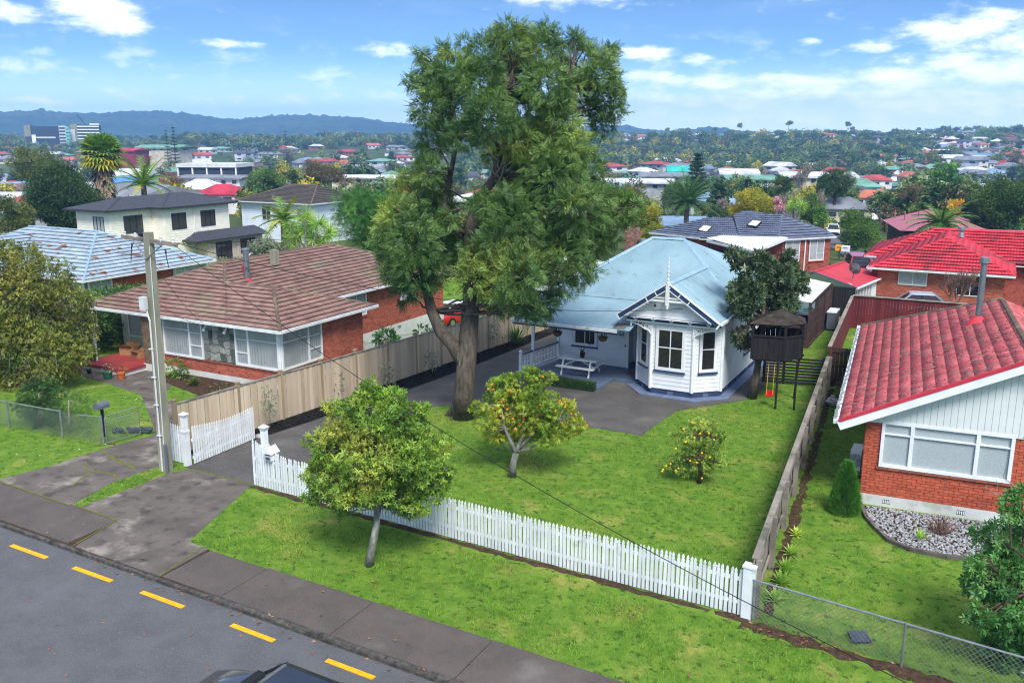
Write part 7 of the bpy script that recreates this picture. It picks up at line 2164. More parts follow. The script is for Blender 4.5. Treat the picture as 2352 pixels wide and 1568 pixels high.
    spiky('grass_clump', 'small green grassy clump in the pebble bed', (-.75, 24.4, .02), 30, .4, 'leaf_cabbage', 48, lean=.9, width=.03)


build_small_plants()


# ------------------------------------------------------------------ ground cover
def inpoly(x, y, poly):
    c = np.zeros(len(x), bool); n = len(poly)
    for i in range(n):
        (x0, y0), (x1, y1) = poly[i], poly[(i + 1) % n]
        with np.errstate(divide='ignore', invalid='ignore'):
            c ^= ((y0 > y) != (y1 > y)) & (x < (x1 - x0) * (y - y0) / (y1 - y0 + 1e-12) + x0)
    return c


def blades(poly, n, rng):
    xs = [p[0] for p in poly]; ys = [p[1] for p in poly]
    x = rng.uniform(min(xs), max(xs), n * 2); y = rng.uniform(min(ys), max(ys), n * 2)
    k = inpoly(x, y, poly); x, y = x[k][:n], y[k][:n]
    return x, y


def build_cover():
    rng = np.random.default_rng(8)
    areas = [([(-17.7, 15.3), (-3, 14.75), (3, 14.6), (3, 17.1), (-4, 17.95), (-19.0, 18.7), (-19.0, 18.6)], 62000),
             ([(-18.6, 19.1), (-4.1, 18.5), (-5.2, 35), (-7.9, 35), (-10.0, 32.2), (-10.2, 28.9), (-18.2, 28.85), (-18.6, 28.0)], 88000),
             ([(-3.2, 18.6), (4, 17.9), (4, 25), (-2.6, 25), (-4.3, 37), (-5.1, 37), (-4.2, 26)], 34000),
             ([(-26.3, 15.8), (-36, 16.1), (-46, 16.5), (-46, 22), (-36, 24.8), (-34.4, 24.8), (-30.2, 24.1), (-26.6, 21.7), (-26.0, 19.4)], 36000),
             ([(-28.0, 23.9), (-24.1, 21.4), (-23.3, 21.5), (-23.0, 24.6), (-25.3, 25.0), (-27.3, 24.9), (-30.2, 25.6)], 9000),
             ([(-22.6, 15.4), (-22.3, 15.45), (-22.16, 17.4), (-22.2, 18.6), (-22.85, 18.8), (-23.0, 17.0)], 2400),
             ([(-7.3, 38.8), (-5.5, 38.8), (-6.2, 52.8), (-7.3, 52.8)], 7000)]
    X, Y = [], []
    for poly, n in areas:
        x, y = blades(poly, n, rng); X.append(x); Y.append(y)
    x = np.concatenate(X); y = np.concatenate(Y); n = len(x)
    pos = np.stack([x, y, drop(x, y) + .0], -1)
    tv = np.array([(-.09, 0, 0), (.09, 0, 0), (.0, 1, .12)]); tf = np.array([(0, 1, 2)])
    fw = rng.normal(size=(n, 3)) * .55 + np.array([0, 0, 1.0])
    # clumped heights
    cl = .6 + .5 * (np.sin(x * 1.9 + np.sin(y * 2.3)) * np.sin(y * 1.6 + np.sin(x * 1.2)) + 1) / 2
    V, F = stamp(tv, tf, pos, frames(fw, rng), .07 * rng.uniform(.6, 1.35, n) * cl)
    link('grass', np_mesh('grass', V, F, 'blade'), kind='stuff', label='short green grass blades covering lawns and verge', cat='grass')
    # fallen leaves
    lp = []
    for poly, n in [(areas[0][0], 110), (areas[1][0], 110), (areas[2][0], 110), (areas[3][0], 50), ([(-20, 13.35), (-6, 12.95), (-6, 13.25), (-20, 13.6)], 90), ([(-25, 9), (-8, 9), (-8, 13), (-25, 13)], 45), ([(-22, 13.7), (-8, 13.4), (-8, 15), (-22, 15.3)], 30), ([(-27, 19.2), (-25.9, 18.9), (-25.6, 19.5), (-27, 19.9)], 40)]:
        a, b = blades(poly, n, rng); z = np.where(b < kerb_y(a), -.1, .03); lp.append(np.stack([a, b, z], -1))
    a, b = rng.normal(-2.8, .9, 90), rng.normal(17.95, .22, 90); lp.append(np.stack([a, b, np.full(90, .03)], -1))
    p = np.concatenate(lp); n = len(p)
    V, F = stamp(*TPL['leaf'], p, frames(np.stack([rng.normal(size=n), rng.normal(size=n), .25 * rng.random(n)], -1), rng, roll=.6), .085 * rng.uniform(.5, 1.4, n))
    link('fallen_leaves', np_mesh('fallen_leaves', V, F, 'fallen_leaf'), kind='stuff', label='scattered brown fallen leaves on grass and gutter', cat='leaves')
    # mulch chips
    poly = [(fence_x(20) + .1, 20), (-22.1, 22.1), (-20.95, 29), (-20.45, 34.6), (-20.1, 42.4), (fence_x(42.4) + .1, 42.4)]
    a, b = blades(poly, 9000, rng); n = len(a); q = np.array([(-.5, -.15, 0), (.5, -.12, .1), (.45, .15, .15), (-.45, .2, .05)])
    V, F = stamp(q, np.array([(0, 1, 2, 3)]), np.stack([a, b, .025 + .03 * rng.random(n)], -1), frames(rng.normal(size=(n, 3)) * np.array([1, 1, .35]), rng, roll=.8), .08 * rng.uniform(.5, 1.4, n))
    link('mulch_chips', np_mesh('mulch_chips', V, F, 'mulch'), kind='stuff', label='black bark mulch chips along the paling fence', cat='mulch')
    # daisies
    a, b = blades(areas[3][0], 60, rng); a2, b2 = blades([(-28, 24), (-24, 21.6), (-23.4, 24.5), (-27, 24.9)], 40, rng); a = np.concatenate([a, a2]); b = np.concatenate([b, b2]); n = len(a)
    V, F = stamp(np.array([(-.5, -.5, 0), (.5, -.5, 0), (.5, .5, 0), (-.5, .5, 0)]), np.array([(0, 1, 2, 3)]), np.stack([a, b, np.full(n, .07)], -1), np.tile(np.eye(3), (n, 1, 1)), np.full(n, .045))
    link('daisies', np_mesh('daisies', V, F, 'white_trim'), kind='stuff', label='tiny white daisies in the neighbour lawn', cat='flowers')
    # pebble bed with concrete edging
    poly = [(-2.45, 26.1), (-2.2, 25.2), (-1.95, 24.7), (-1.5, 23.95), (-.95, 23.62), (-.1, 23.6), (1.9, 24.2), (1.9, 26.55)]
    sheet('pebble_bed', poly, .02, 'soil', label='curved bed of grey pebbles below the red house window')
    a, b = blades(poly, 3600, rng); n = len(a)
    ball = B().ball((0, 0, 0), 1, 6, 3); bv = np.array(ball.v); bf = np.array(ball.f)
    sc = .04 * rng.uniform(.5, 1.35, n)
    V, F = stamp(bv * np.array([1, .75, .5]), bf, np.stack([a, b, .03 + .025 * rng.random(n)], -1), frames(rng.normal(size=(n, 3)) * np.array([1, 1, .3]), rng, roll=.5), sc)
    link('pebbles', np_mesh('pebbles', V, F, 'pebble', True), kind='stuff', label='loose grey and white pebbles filling the curved bed', cat='pebbles')
    e = thing('bed_edging', 'curved dark concrete edging around the pebble bed', 'edging', (-1.5, 24, 0))
    pp = [Vector((x, y, .04)) for x, y in poly[:7]]
    for u, w in zip(pp, pp[1:]): B().beam(u, w, .1, .14).make('edging_block', 'old_concrete', e)


build_cover()
# ------------------------------------------------------------------ garden structures and small things
def build_treehouse():
    t = thing('tree_house', 'black boarded tree house on thin posts beside the magnolia', 'tree house', (-6.7, 35, 0))
    c = [(-7.7, 34.45), (-6.5, 34.65), (-5.98, 35.35), (-6.2, 36.3), (-7.8, 36.2)]
    B().prism([(x, y, 1.9) for x, y in c], (0, 0, .06)).make('floor', 'black_wood', t)
    for i in range(5):
        a, b = c[i], c[(i + 1) % 5]; w = Wall(a, b); n = max(3, int(w.L / .19))
        for k in range(n): w.box(B(), k * w.L / n + .006, (k + 1) * w.L / n - .006, -.01, .012, 1.9 + RND.uniform(-.02, .01), 2.84).make('wall_board', 'black_wood', t)
        w.box(B(), 0, w.L, .012, .05, 2.8, 2.87).make('top_rail', 'black_wood', t)
        B().box(a[0] - .045, a[0] + .045, a[1] - .045, a[1] + .045, 1.9, 3.34).make('corner_post', 'black_wood', t)
    ap = Vector((-6.85, 35.35, 3.78)); e = [Vector((x * 1.0 + (x + 6.85) * .12, y + (y - 35.35) * .12, 3.3)) for x, y in c]
    rf = B().add([e[i] - Vector((0, 0, .03)) for i in range(5)], [(0, 1, 2, 3, 4)]).make('roof', 'weathered_dark', t)
    for i in range(5):
        a, b = e[i], e[(i + 1) % 5]
        for k in range(6):
            f0, f1 = k / 6, (k + 1.08) / 6
            q = [a.lerp(ap, f0), b.lerp(ap, f0), b.lerp(ap, min(f1, 1)), a.lerp(ap, min(f1, 1))]
            B().prism([p + Vector((0, 0, .012 if k % 2 else 0)) for p in q], (0, 0, .02)).make('roof_board', 'weathered_dark', t)
    for (x, y) in ((-6.65, 34.4), (-5.98, 34.6), (-6.3, 36.2), (-7.75, 36.1)):
        tx, ty = min(c, key=lambda p: (p[0] - x) ** 2 + (p[1] - y) ** 2)
        B().tube([(x, y, -.1), (tx if y > 35.5 else x, ty if y > 35.5 else y, 1.95)], .042, 8).make('leg', 'black_wood', t)
    for k in range(3): B().beam((-7.7, 34.6 + k * .7, 1.86), (-6.0, 34.9 + k * .6, 1.86), .06, .09).make('joist', 'black_wood', t)
    s = thing('swing', 'red swing seat on yellow ropes under the tree house', 'swing', (-7.0, 34.75, .45))
    B().prism([(-7.12, 34.62, .42), (-6.82, 34.66, .42), (-6.84, 34.86, .42), (-7.14, 34.82, .42)], (0, 0, .05)).make('seat', 'swing_red', s)
    B().box(-7.14, -6.83, 34.82, 34.87, .42, .6).make('back', 'swing_red', s)
    for x in (-7.1, -6.86): B().tube([(x, 34.74, .45), (x + .02, 34.76, 1.9)], .012, 5).make('rope', 'rope_yellow', s)


def build_small_things():
    t = thing('air_unit', 'white outdoor air conditioning unit on the red house side wall', 'air conditioner', (-2.95, 28.4, .3))
    B().box(-3.06, -2.74, 28.0, 28.75, .35, .98).make('casing', 'tub_white', t)
    B().lathe((0, 0, 0), [(.01, 0)], 3)
    q = B()
    for k in range(6): q.tube([(-2.9 + (.04 + .03 * k) * math.cos(a / 10 * 6.283), 27.99, .68 + (.04 + .035 * k) * math.sin(a / 10 * 6.283)) for a in range(11)], .006, 4)
    q.make('fan_grille', 'letterbox_grey', t)
    B().box(-3.0, -2.74, 28.05, 28.7, .2, .35).make('bracket', 'galv', t)
    B().tube([(-2.74, 28.2, .6), (-2.62, 28.1, .62), (-2.56, 28.1, 1.6)], .03, 6).make('pipe', 'pipe_white', t)
    s = thing('rubbish_sack', 'crumpled white sack beside the dark side gate', 'sack', (-4.75, 36.0, 0))
    b = B(); b.ball((-4.78, 35.9, .17), .24, 12, 8, (1, .85, .8)); rg = random.Random(1)
    b.v = [(x + rg.uniform(-.03, .03), y + rg.uniform(-.03, .03), max(0, z + rg.uniform(-.03, .03))) for x, y, z in b.v]; b.make('bag', 'sack', s)
    B().tube([(-4.78, 35.9, .34), (-4.75, 35.9, .42)], [.05, .09], 8).make('tied_neck', 'sack', s)
    for i, (x, y, r) in enumerate(((-4.55, 37.0, .25), (-4.35, 37.4, .2))):
        tree('weed_clump', ['brown weed clump against the dark side gate', 'smaller weed clump at the gate post foot'][i], (x, y, 0), None, [(Vector((x, y, .35)), (r, r, .4))], 'leaf_brown', dens=160, tpl='leaf', size=.12, seed=80 + i, cat='weeds')
    B(Matrix.Translation((-1.53, 18.6, .06)) @ Matrix.Rotation(.5, 4, 'Z') @ Matrix.Rotation(.25, 4, 'X')).box(-.2, .2, -.16, .16, 0, .05).make('slate_slab', 'slab_slate', label='dark square slab lying behind the chain link fence', cat='slab')
    B().ball((-21.95, 22.35, .08), .16, 9, 6, (1.2, .8, .6)).make('gate_stone', 'pebble', label='flat stone propping the open picket gate', cat='stone')
    # porch clutter
    for i, (x, y, w, d, h, a, lab) in enumerate(((-35.3, 27.9, .75, .5, .42, .2, 'open cardboard box at the back of the red porch'), (-34.5, 27.75, .6, .4, .26, -.15, 'flat cardboard box in front of the taller box on the porch'))):
        M = Matrix.Translation((x, y, .3)) @ Matrix.Rotation(a, 4, 'Z'); bx = thing('cardboard_box', lab, 'box', (x, y, .3), group='cardboard boxes on the porch')
        B(M).box(-w / 2, w / 2, -d / 2, -d / 2 + .01, 0, h).box(-w / 2, w / 2, d / 2 - .01, d / 2, 0, h).box(-w / 2, -w / 2 + .01, -d / 2 + .01, d / 2 - .01, 0, h).box(w / 2 - .01, w / 2, -d / 2 + .01, d / 2 - .01, 0, h).box(-w / 2 + .01, w / 2 - .01, -d / 2 + .01, d / 2 - .01, 0, .01).make('carton', 'cardboard', bx)
        B(M).add([(-w / 2, -d / 2, h), (w / 2, -d / 2, h), (w / 2, -d / 2 - .15, h + .08), (-w / 2, -d / 2 - .15, h + .08), (-w / 2, d / 2, h), (w / 2, d / 2, h), (w / 2, d / 2 + .12, h + .12), (-w / 2, d / 2 + .12, h + .12)], [(0, 1, 2, 3), (4, 5, 6, 7)]).make('flap', 'cardboard', bx)
    for i, (x, y, r, m, lab) in enumerate(((-33.4, 25.15, .2, 'green_plastic', 'green plastic pot with a shrub on the neighbour path'), (-32.85, 25.4, .18, 'terracotta', 'orange terracotta bowl pot on the neighbour path'), (-34.95, 25.4, .11, 'black_paint', 'small black pot on the neighbour path'), (-35.55, 25.3, .17, 'terracotta', 'terracotta pot under the weeping tree'), (-35.75, 26.3, .14, 'black_paint', 'dark pot on the porch corner'))):
        z = .3 if i == 4 else .012; p = thing('flower_pot', lab, 'pot', (x, y, z), group='plant pots by the porch')
        B().lathe((x, y, z), [(r * .7, 0), (r, r * 1.4), (r * 1.08, r * 1.4), (r * 1.08, r * 1.7), (r * .9, r * 1.7)], 14).make('pot', m, p)
        rng = np.random.default_rng(90 + i); V, F = crown([((x, y, z + r * 2.3), (r * 1.1, r * 1.1, r * .9))], 120, 'leaf', .09, rng); link('plant', np_mesh('plant', V, F, ['leaf_grey', 'leaf_conifer', 'leaf_mid', 'leaf_mid', 'leaf_mid'][i]), p)
    # white railing with garden clutter behind the fence
    r = thing('white_railing', 'small white metal railing at the bungalow side steps', 'railing', (-26.2, 33.8, 0)); b = B()
    for k in range(8): b.tube([(-26.6 + k * .14, 33.9 - .05 * k, -.6), (-26.6 + k * .14, 33.9 - .05 * k, .75)], .014, 5)
    b.tube([(-26.65, 33.95, .75), (-25.6, 33.5, .75)], .016, 5).tube([(-26.65, 33.95, .4), (-25.6, 33.5, .4)], .012, 5).make('bars', 'white_trim', r)
    # rear shed wall with grey roof glimpsed behind the fence
    g = thing('weatherboard_shed', 'low garage with rusty white iron roof behind the big tree', 'shed', (-21.5, 50, -.8))
    iron(g, [(-18.9, 47.0, 1.75), (-18.9, 54, 1.75), (-24.5, 55, 2.6), (-24.5, 48, 2.6)], 'white_iron', per=.15, amp=.02, width=.9)
    st = B()
    for k in range(5): st.beam((-19.3 - k * .5, 47.2, 1.84 + .07 * k), (-19.3 - k * .5, 53, 1.84 + .07 * k), .12, .01)
    st.make('rust_streak', 'rust', g, kind='stuff')
    B().box(-24, -19.2, 48, 54, -1.4, 1.7).make('wall', 'mint_board', g)
    w = Wall((-24, 48), (-19.2, 48)); boards(g, w, 0, 4.8, -.8, 1.6, [(.6, 2.6, -.8, 1.2)], 'mint_board', h=.2)
    w.box(B(), .6, 2.6, 0, .03, -.8, 1.2).make('door', 'galv_dull', g)
    # stretch of timber fence by the cream house
    f = thing('back_fence', 'grey timber fence behind the rusty blue roof', 'fence', (-50, 52, -.5))
    for k in range(60): B().box(-54.5 + k * .2, -54.32 + k * .2, 50.5 + k * .12, 50.53 + k * .12, -1.2, 1.0).make('paling', 'grey_wood', f)


build_treehouse()
build_small_things()


# ------------------------------------------------------------------ middle distance trees
def blob_tree(name, label, vx, r, vtop, wpx, mat_, seed, vbot=None, lobes=14, dens=None, size=None, shape='round', bark='bark_brown', cat='tree', group=None, tplname='clump', jitv=.9):
    """a tree standing at distance r in the direction of column vx, its crown as wide as wpx"""
    rg = random.Random(seed); x, y, z0 = at_r(vx, r); m = px(vx, r); zt = z_at(vx, vtop, r); hw = wpx * m / 2
    zb = z_at(vx, vbot, r) if vbot else z0 + (zt - z0) * .28
    cz = (zt + zb) / 2; hh = (zt - zb) / 2
    cl = []
    for k in range(lobes):
        d = Vector((rg.gauss(0, 1), rg.gauss(0, 1), rg.gauss(0, 1))).normalized(); rr = rg.uniform(.45, .72)
        if shape == 'cone':
            f = (k + .5) / lobes; q = Vector((math.cos(k * 2.4) * (1 - f) * .55 * hw, math.sin(k * 2.4) * (1 - f) * .55 * hw, -hh + 2 * hh * f)); lr = hw * (.62 * (1 - f) + .12)
        else:
            q = Vector((d.x * hw * rr, d.y * hw * rr, d.z * hh * rr)); lr = min(hw, hh) * rg.uniform(.34, .52)
        cl.append((Vector((x, y, cz)) + q, (lr, lr, lr * .85)))
    s = size or max(.16, m * 3.2)
    if dens is None: dens = 1.5 / (s * s)
    tr = [Vector((x, y, z0 - .3)), Vector((x + .1 * hw, y, z0 + (cz - z0) * .6)), Vector((x, y, cz))]
    tree(name, label, (x, y, z0), [(tr, [max(.1, hw * .09), max(.08, hw * .07), hw * .03])], cl, mat_, bark, dens=dens, tpl=tplname, size=s, seed=seed, br=max(.03, hw * .02), nb=3, cat=cat, group=group, hollow=.45, jit=jitv)


def bare_tree(name, label, vx, r, vtop, wpx, mt, seed, lean=0.0, n0=7, cat='tree', vbot=None):
    rg = random.Random(seed); x, y, z0 = at_r(vx, r); m = px(vx, r); zt = z_at(vx, vtop, r); h = zt - z0; hw = wpx * m / 2
    t = thing(name, label, cat, (x, y, z0)); b = B(); rmin = max(.012, m * .45)
    def grow(p, d, l, rad, lev):
        e = p + d * l; mid = p.lerp(e, .5) + Vector((rg.uniform(-1, 1), rg.uniform(-1, 1), rg.uniform(-.3, .6))) * l * .08
        b.tube([p, mid, e], [rad, rad * .85, rad * .65], 4 if lev > 1 else 6, cap=False)
        if lev >= 5: return
        for k in range(4 if lev < 3 else 3):
            a = rg.uniform(0, 6.28); sp = rg.uniform(.35, .75)
            nd = (d + Vector((math.cos(a) * sp * hw / h * 2.4, math.sin(a) * sp * hw / h * 2.4, rg.uniform(-.05, .35)))).normalized()
            grow(p.lerp(e, rg.uniform(.5, 1)), nd, l * rg.uniform(.6, .8), max(rmin, rad * .55), lev + 1)
    grow(Vector((x, y, z0)), Vector((lean, 0, 1)).normalized(), h * .3, max(.06, h * .02), 0)
    b.make('branches', mt, t)


def palm_fronds(b, top, n, L, width, rg, droopk=1.0, lift=.5, leaflets=22, mode='pinnate'):
    for k in range(n):
        a = k * 2.399 + rg.uniform(-.15, .15); e0 = lift - (k / n) * 1.35 * droopk
        pts = []; p = Vector(top); d = Vector((math.cos(a) * math.cos(e0), math.sin(a) * math.cos(e0), math.sin(e0))); st = L / 9 * rg.uniform(.85, 1.1)
        for i in range(10):
            pts.append(p.copy()); p = p + d * st; d = (d + Vector((0, 0, -.11 * droopk))).normalized()
        b.tube(pts, [width * .12 * (1 - i / 11) + .004 for i in range(10)], 3, cap=False)
        for i in range(leaflets):
            f = .12 + .88 * i / leaflets; j = min(int(f * 9), 8); q = pts[j].lerp(pts[j + 1], f * 9 - j); dd = (pts[j + 1] - pts[j]).normalized(); sdv = dd.cross(Vector((0, 0, 1))).normalized()
            ll = width * (1 - .55 * abs(f - .45)) * rg.uniform(.8, 1.1)
            for sg in (-1, 1):
                e = q + (sdv * sg * .8 + dd * .55 + Vector((0, 0, -.12 * droopk + rg.uniform(-.1, .2)))) * ll; wv = dd * ll * .075
                b.add([q - wv, q + wv, e], [(0, 1, 2)])


def fan(b, p, d, L, rg, n=13):
    d = d.normalized(); s = d.cross(Vector((0, 0, 1)))
    s = s.normalized() if s.length > .01 else Vector((1, 0, 0)); o = p + d * L * .45; b.beam(p, o, L * .03, L * .03)
    for k in range(n):
        a = (k / (n - 1) - .5) * 3.6; v = d * math.cos(a) + s * math.sin(a); e = o + v * L * .6 + Vector((0, 0, -L * .12)); w = (s * math.cos(a) - d * math.sin(a)) * L * .05
        b.add([o, o + v * L * .35 + w, e, o + v * L * .35 - w], [(0, 1, 2, 3)])


def build_mid_trees():
    # tall fan palm with a skirt of dead fronds
    r = 112; x, y, z0 = at_r(228, r); m = px(228, r); zt = z_at(228, 355, r); top = Vector((x, y, zt)); rg = random.Random(1)
    t = thing('fan_palm', 'tall fan palm with shaggy grey trunk above the cream house', 'palm', (x, y, z0))
    b = B(); b.tube([(x, y, z0), (x, y, z0 + (zt - z0) * .5), top], [1.0, .75, .6], 12).make('trunk', 'palm_skirt', t)
    s = B()
    for k in range(520):
        f = rg.random() ** .8; a = rg.uniform(0, 6.28); zz = zt - .2 - f * (zt - z0) * .75; rr = (1.25 - .35 * f) * (1 if f > .1 else .8); p = Vector((x + math.cos(a) * rr * .6, y + math.sin(a) * rr * .6, zz)); e = Vector((x + math.cos(a + .1) * rr * 1.2, y + math.sin(a + .1) * rr * 1.2, zz - rg.uniform(.7, 1.7))); w = Vector((-math.sin(a), math.cos(a), 0)) * .16
        s.add([p - w, p + w, e + w * .5, e - w * .5], [(0, 1, 2, 3)])
    s.make('skirt', 'palm_skirt', t, kind='stuff')
    c = B(); c2 = B()
    for k in range(44):
        a = k * 2.4; e = 1.25 - k / 44 * 2.0; d = Vector((math.cos(a) * math.cos(e), math.sin(a) * math.cos(e), math.sin(e)))
        fan(c if k < 34 else c2, top, d, 2.9, rg)
    c.make('frond_crown', 'leaf_palm', t); c2.make('dying_fronds', 'leaf_yellow', t, kind='stuff')
    # date palm, queen palm, small palm
    for (nm, lab, vx, r, vtop, vb, n, L, w, mt, lift) in (('date_palm', 'dark date palm with arching fronds behind the slate roofed house', 1585, 108, 470, 505, 60, 4.2, .75, 'leaf_phoenix', 1.35), ('queen_palm', 'feathery palm beside the pink roof', 2185, 88, 515, 540, 30, 3.4, .9, 'leaf_mid', 1.0), ('young_palm', 'yellow green palm behind the cream house roof', 318, 96, 425, 440, 22, 3.6, .8, 'leaf_palm', 1.3), ('feather_palm', 'loose green palm beside the cabbage trees', 640, 74, 505, 540, 16, 2.8, .8, 'leaf_palm', 1.1)):
        x, y, z0 = at_r(vx, r); top = Vector((x, y, z_at(vx, vtop, r))); rg = random.Random(vx); t = thing(nm, lab, 'palm', (x, y, z0))
        B().tube([(x, y, z0), top], [.34, .26], 9).make('trunk', 'bark', t); b = B(); palm_fronds(b, top, n, L, w, rg, 1.0, lift); b.make('frond_crown', mt, t)
    # cabbage trees
    for (nm, lab, heads, r, L, seed) in (('cabbage_tree', 'bright green cabbage tree with many spiky heads behind the brown roof', [(690, 500), (655, 520), (720, 510), (675, 545), (740, 535), (705, 550), (650, 555), (725, 560), (690, 525)], 66, 1.15, 1), ('slim_cabbage_tree', 'slim cabbage tree with two heads beside the lane', [(1840, 462), (1852, 475), (1834, 478)], 100, 1.1, 2)):
        vx = heads[0][0]; x, y, z0 = at_r(vx, r); rng = np.random.default_rng(seed); t = thing(nm, lab, 'tree', (x, y, z0)); b = B(); pos = []
        for (hx, hy) in heads:
            hxw, hyw, _ = at_r(hx, r + rng.uniform(-1, 1)); p = Vector((hxw, hyw, z_at(hx, hy, r))); pos += [np.array(p)] * 5; b.tube([(x, y, z0 - .2), (x * .6 + p.x * .4, y * .6 + p.y * .4, z0 + (p.z - z0) * .5), p], [.16, .12, .09], 6)
        b.make('trunk', 'bark_grey', t, smooth=True); pos = np.array(pos)
        V, F = stamp(*TPL['spiky'], pos, frames(np.tile([0, 0, 1.0], (len(pos), 1)) + rng.normal(size=(len(pos), 3)) * .8, rng), L * rng.uniform(.8, 1.15, len(pos))); link('leaf_heads', np_mesh('leaf_heads', V, F, 'leaf_cabbage'), t)
    BT = blob_tree
    BT('round_tree', 'big round dark green tree left of the cream house', 127, 105, 378, 185, 'leaf_dark', 1, vbot=540, lobes=34)
    BT('spreading_tree', 'dark spreading tree behind the big round tree', 70, 170, 335, 150, 'leaf_olive', 2, vbot=415, lobes=22)
    BT('edge_tree', 'olive tree at the frame edge below the spreading tree', 15, 95, 430, 90, 'leaf_olive', 3, vbot=560, lobes=14)
    BT('green_tree', 'yellow green tree behind the pale blue house', 600, 175, 382, 115, 'leaf_mid', 4, vbot=450, lobes=22)
    BT('dark_cypress', 'dark upright cypress behind the pale blue house', 665, 180, 376, 34, 'leaf_dark', 5, vbot=445, lobes=10)
    BT('brown_tree', 'brownish round tree behind the pale blue house roof', 735, 175, 364, 105, 'leaf_brown', 6, vbot=445, lobes=22)
    BT('clumpy_conifer', 'deep green clumpy conifer behind the brown tiled roof', 828, 74, 408, 150, 'leaf_conifer', 7, vbot=600, lobes=46, tplname='feather', size=.5, dens=9)
    BT('olive_bush', 'grey green rounded bush beyond the brown tiled roof', 590, 64, 540, 95, 'leaf_grey', 8, vbot=600, lobes=14, cat='bush')
    BT('golden_bush', 'bush with orange yellow blossom glimpsed behind the big tree', 945, 95, 415, 80, 'leaf_gold', 9, vbot=480, lobes=9, cat='bush')
    BT('yellow_tree', 'yellow green tree behind the slate roofed house', 1742, 108, 428, 125, 'leaf_yellow', 10, vbot=520, lobes=26)
    BT('leafy_tree', 'green and yellow tree behind the brick chimney', 1490, 92, 462, 90, 'leaf_yellow', 11, vbot=570, lobes=18)
    BT('dark_shrub', 'dark shrub between the date palm and the yellow tree', 1660, 112, 470, 60, 'leaf_dark', 12, vbot=520, lobes=10, cat='shrub')
    BT('column_cypress', 'dark columnar cypress beyond the yellow tree', 1806, 150, 386, 42, 'leaf_dark', 13, vbot=470, lobes=12)
    BT('round_green_tree', 'large dark tree beyond the lane houses', 1925, 170, 383, 95, 'leaf_dark', 14, vbot=460, lobes=22)
    BT('lane_tree', 'green tree beside the slim cabbage tree', 1878, 104, 440, 60, 'leaf_mid', 15, vbot=520, lobes=12)
    BT('clipped_bush', 'clipped bright green round bush by the lane', 1905, 98, 478, 46, 'leaf_conifer', 16, vbot=520, lobes=9, cat='bush')
    BT('lane_hedge_tree', 'tall mixed hedge tree at the lane bend', 1985, 106, 465, 75, 'leaf_mid', 17, vbot=555, lobes=18)
    BT('lane_bush', 'rounded green bush beside the pink roofed house', 2010, 92, 498, 72, 'leaf_mid', 18, vbot=580, lobes=16, cat='bush')
    BT('low_lane_bush', 'low leafy bush at the foot of the lane hedge', 1970, 100, 525, 60, 'leaf_shrub', 27, vbot=580, lobes=10, cat='bush')
    BT('edge_macrocarpa', 'huge dark tree filling the frame edge above the crimson roof', 2325, 104, 400, 150, 'leaf_dark', 19, vbot=560, lobes=34)
    BT('second_macrocarpa', 'dark tree beside the huge edge tree', 2265, 112, 432, 70, 'leaf_dark', 20, vbot=540, lobes=16)
    BT('golden_tree', 'golden yellow tree above the pink iron roof', 2222, 125, 458, 66, 'leaf_gold', 21, vbot=500, lobes=12)
    BT('willow_grey', 'pale brownish willow beyond the white roofs', 2110, 150, 420, 60, 'leaf_brown', 22, vbot=470, lobes=10)
    BT('small_conifer', 'small dark conifer shrub beside the pale willow', 2052, 140, 432, 28, 'leaf_dark', 23, vbot=468, lobes=8)
    BT('mid_tree_roofs', 'dark green tree among the warehouse roofs', 1560, 150, 420, 70, 'leaf_dark', 24, vbot=470, lobes=14)
    BT('pink_magnolia', 'pink blossoming tree beside the yellow tree', 1800, 106, 448, 36, 'leaf_pink', 25, vbot=490, lobes=7)
    BT('pink_shrub', 'pink flowering shrub behind the dark magnolia', 1770, 52, 600, 60, 'leaf_pink', 26, vbot=640, lobes=8, cat='shrub', size=.16)
    # tall pine with a bare leaning trunk
    x, y, z0 = at_r(2165, 190); zt = z_at(2180, 380, 190); m = px(2170, 190)
    cl = [(Vector((at_r(vx, 190)[0], at_r(vx, 190)[1], z_at(vx, vy, 190))), s * m) for vx, vy, s in ((2180, 395, 22), (2160, 408, 18), (2200, 410, 18), (2178, 420, 24), (2195, 432, 16), (2165, 432, 14), (2185, 470, 10))]
    tree('tall_pine', 'tall pine with bare trunk above the white roofs', (x, y, z0), [([Vector((x - 1, y, z0)), Vector((x + .5, y, z0 + 5)), Vector((x + 1.3, y, zt - 1))], [.45, .35, .15])], cl, 'leaf_conifer', 'bark_brown', dens=4, tpl='clump', size=.75, seed=33, br=.08)
    # Norfolk pines with tiered branches
    for (nm, lab, vx, r, vt, vb, w, seed) in (('tiered_pine', 'tall tiered pine above the warehouse roofs', 1605, 215, 345, 440, 66, 1), ('small_tiered_pine', 'smaller tiered pine among the warehouse roofs', 1725, 185, 408, 470, 58, 2), ('far_tiered_pine', 'far tiered pine on the rise behind the red roofed hall', 398, 520, 284, 330, 26, 3), ('second_far_tiered_pine', 'slimmer far tiered pine beside the first on the rise', 381, 525, 292, 330, 18, 4), ('lone_tiered_pine', 'lone far pine before the blue hills', 655, 560, 296, 330, 16, 5)):
        x, y, z0 = at_r(vx, r); z0 = min(z0, z_at(vx, vb, r)); m = px(vx, r); zt = z_at(vx, vt, r); hw = w * m / 2; rng = np.random.default_rng(seed); t = thing(nm, lab, 'tree', (x, y, z0)); n = 13
        B().tube([(x, y, z0), (x, y, zt)], [hw * .12, .05], 7).make('trunk', 'bark_brown', t); ps = []; fs = []
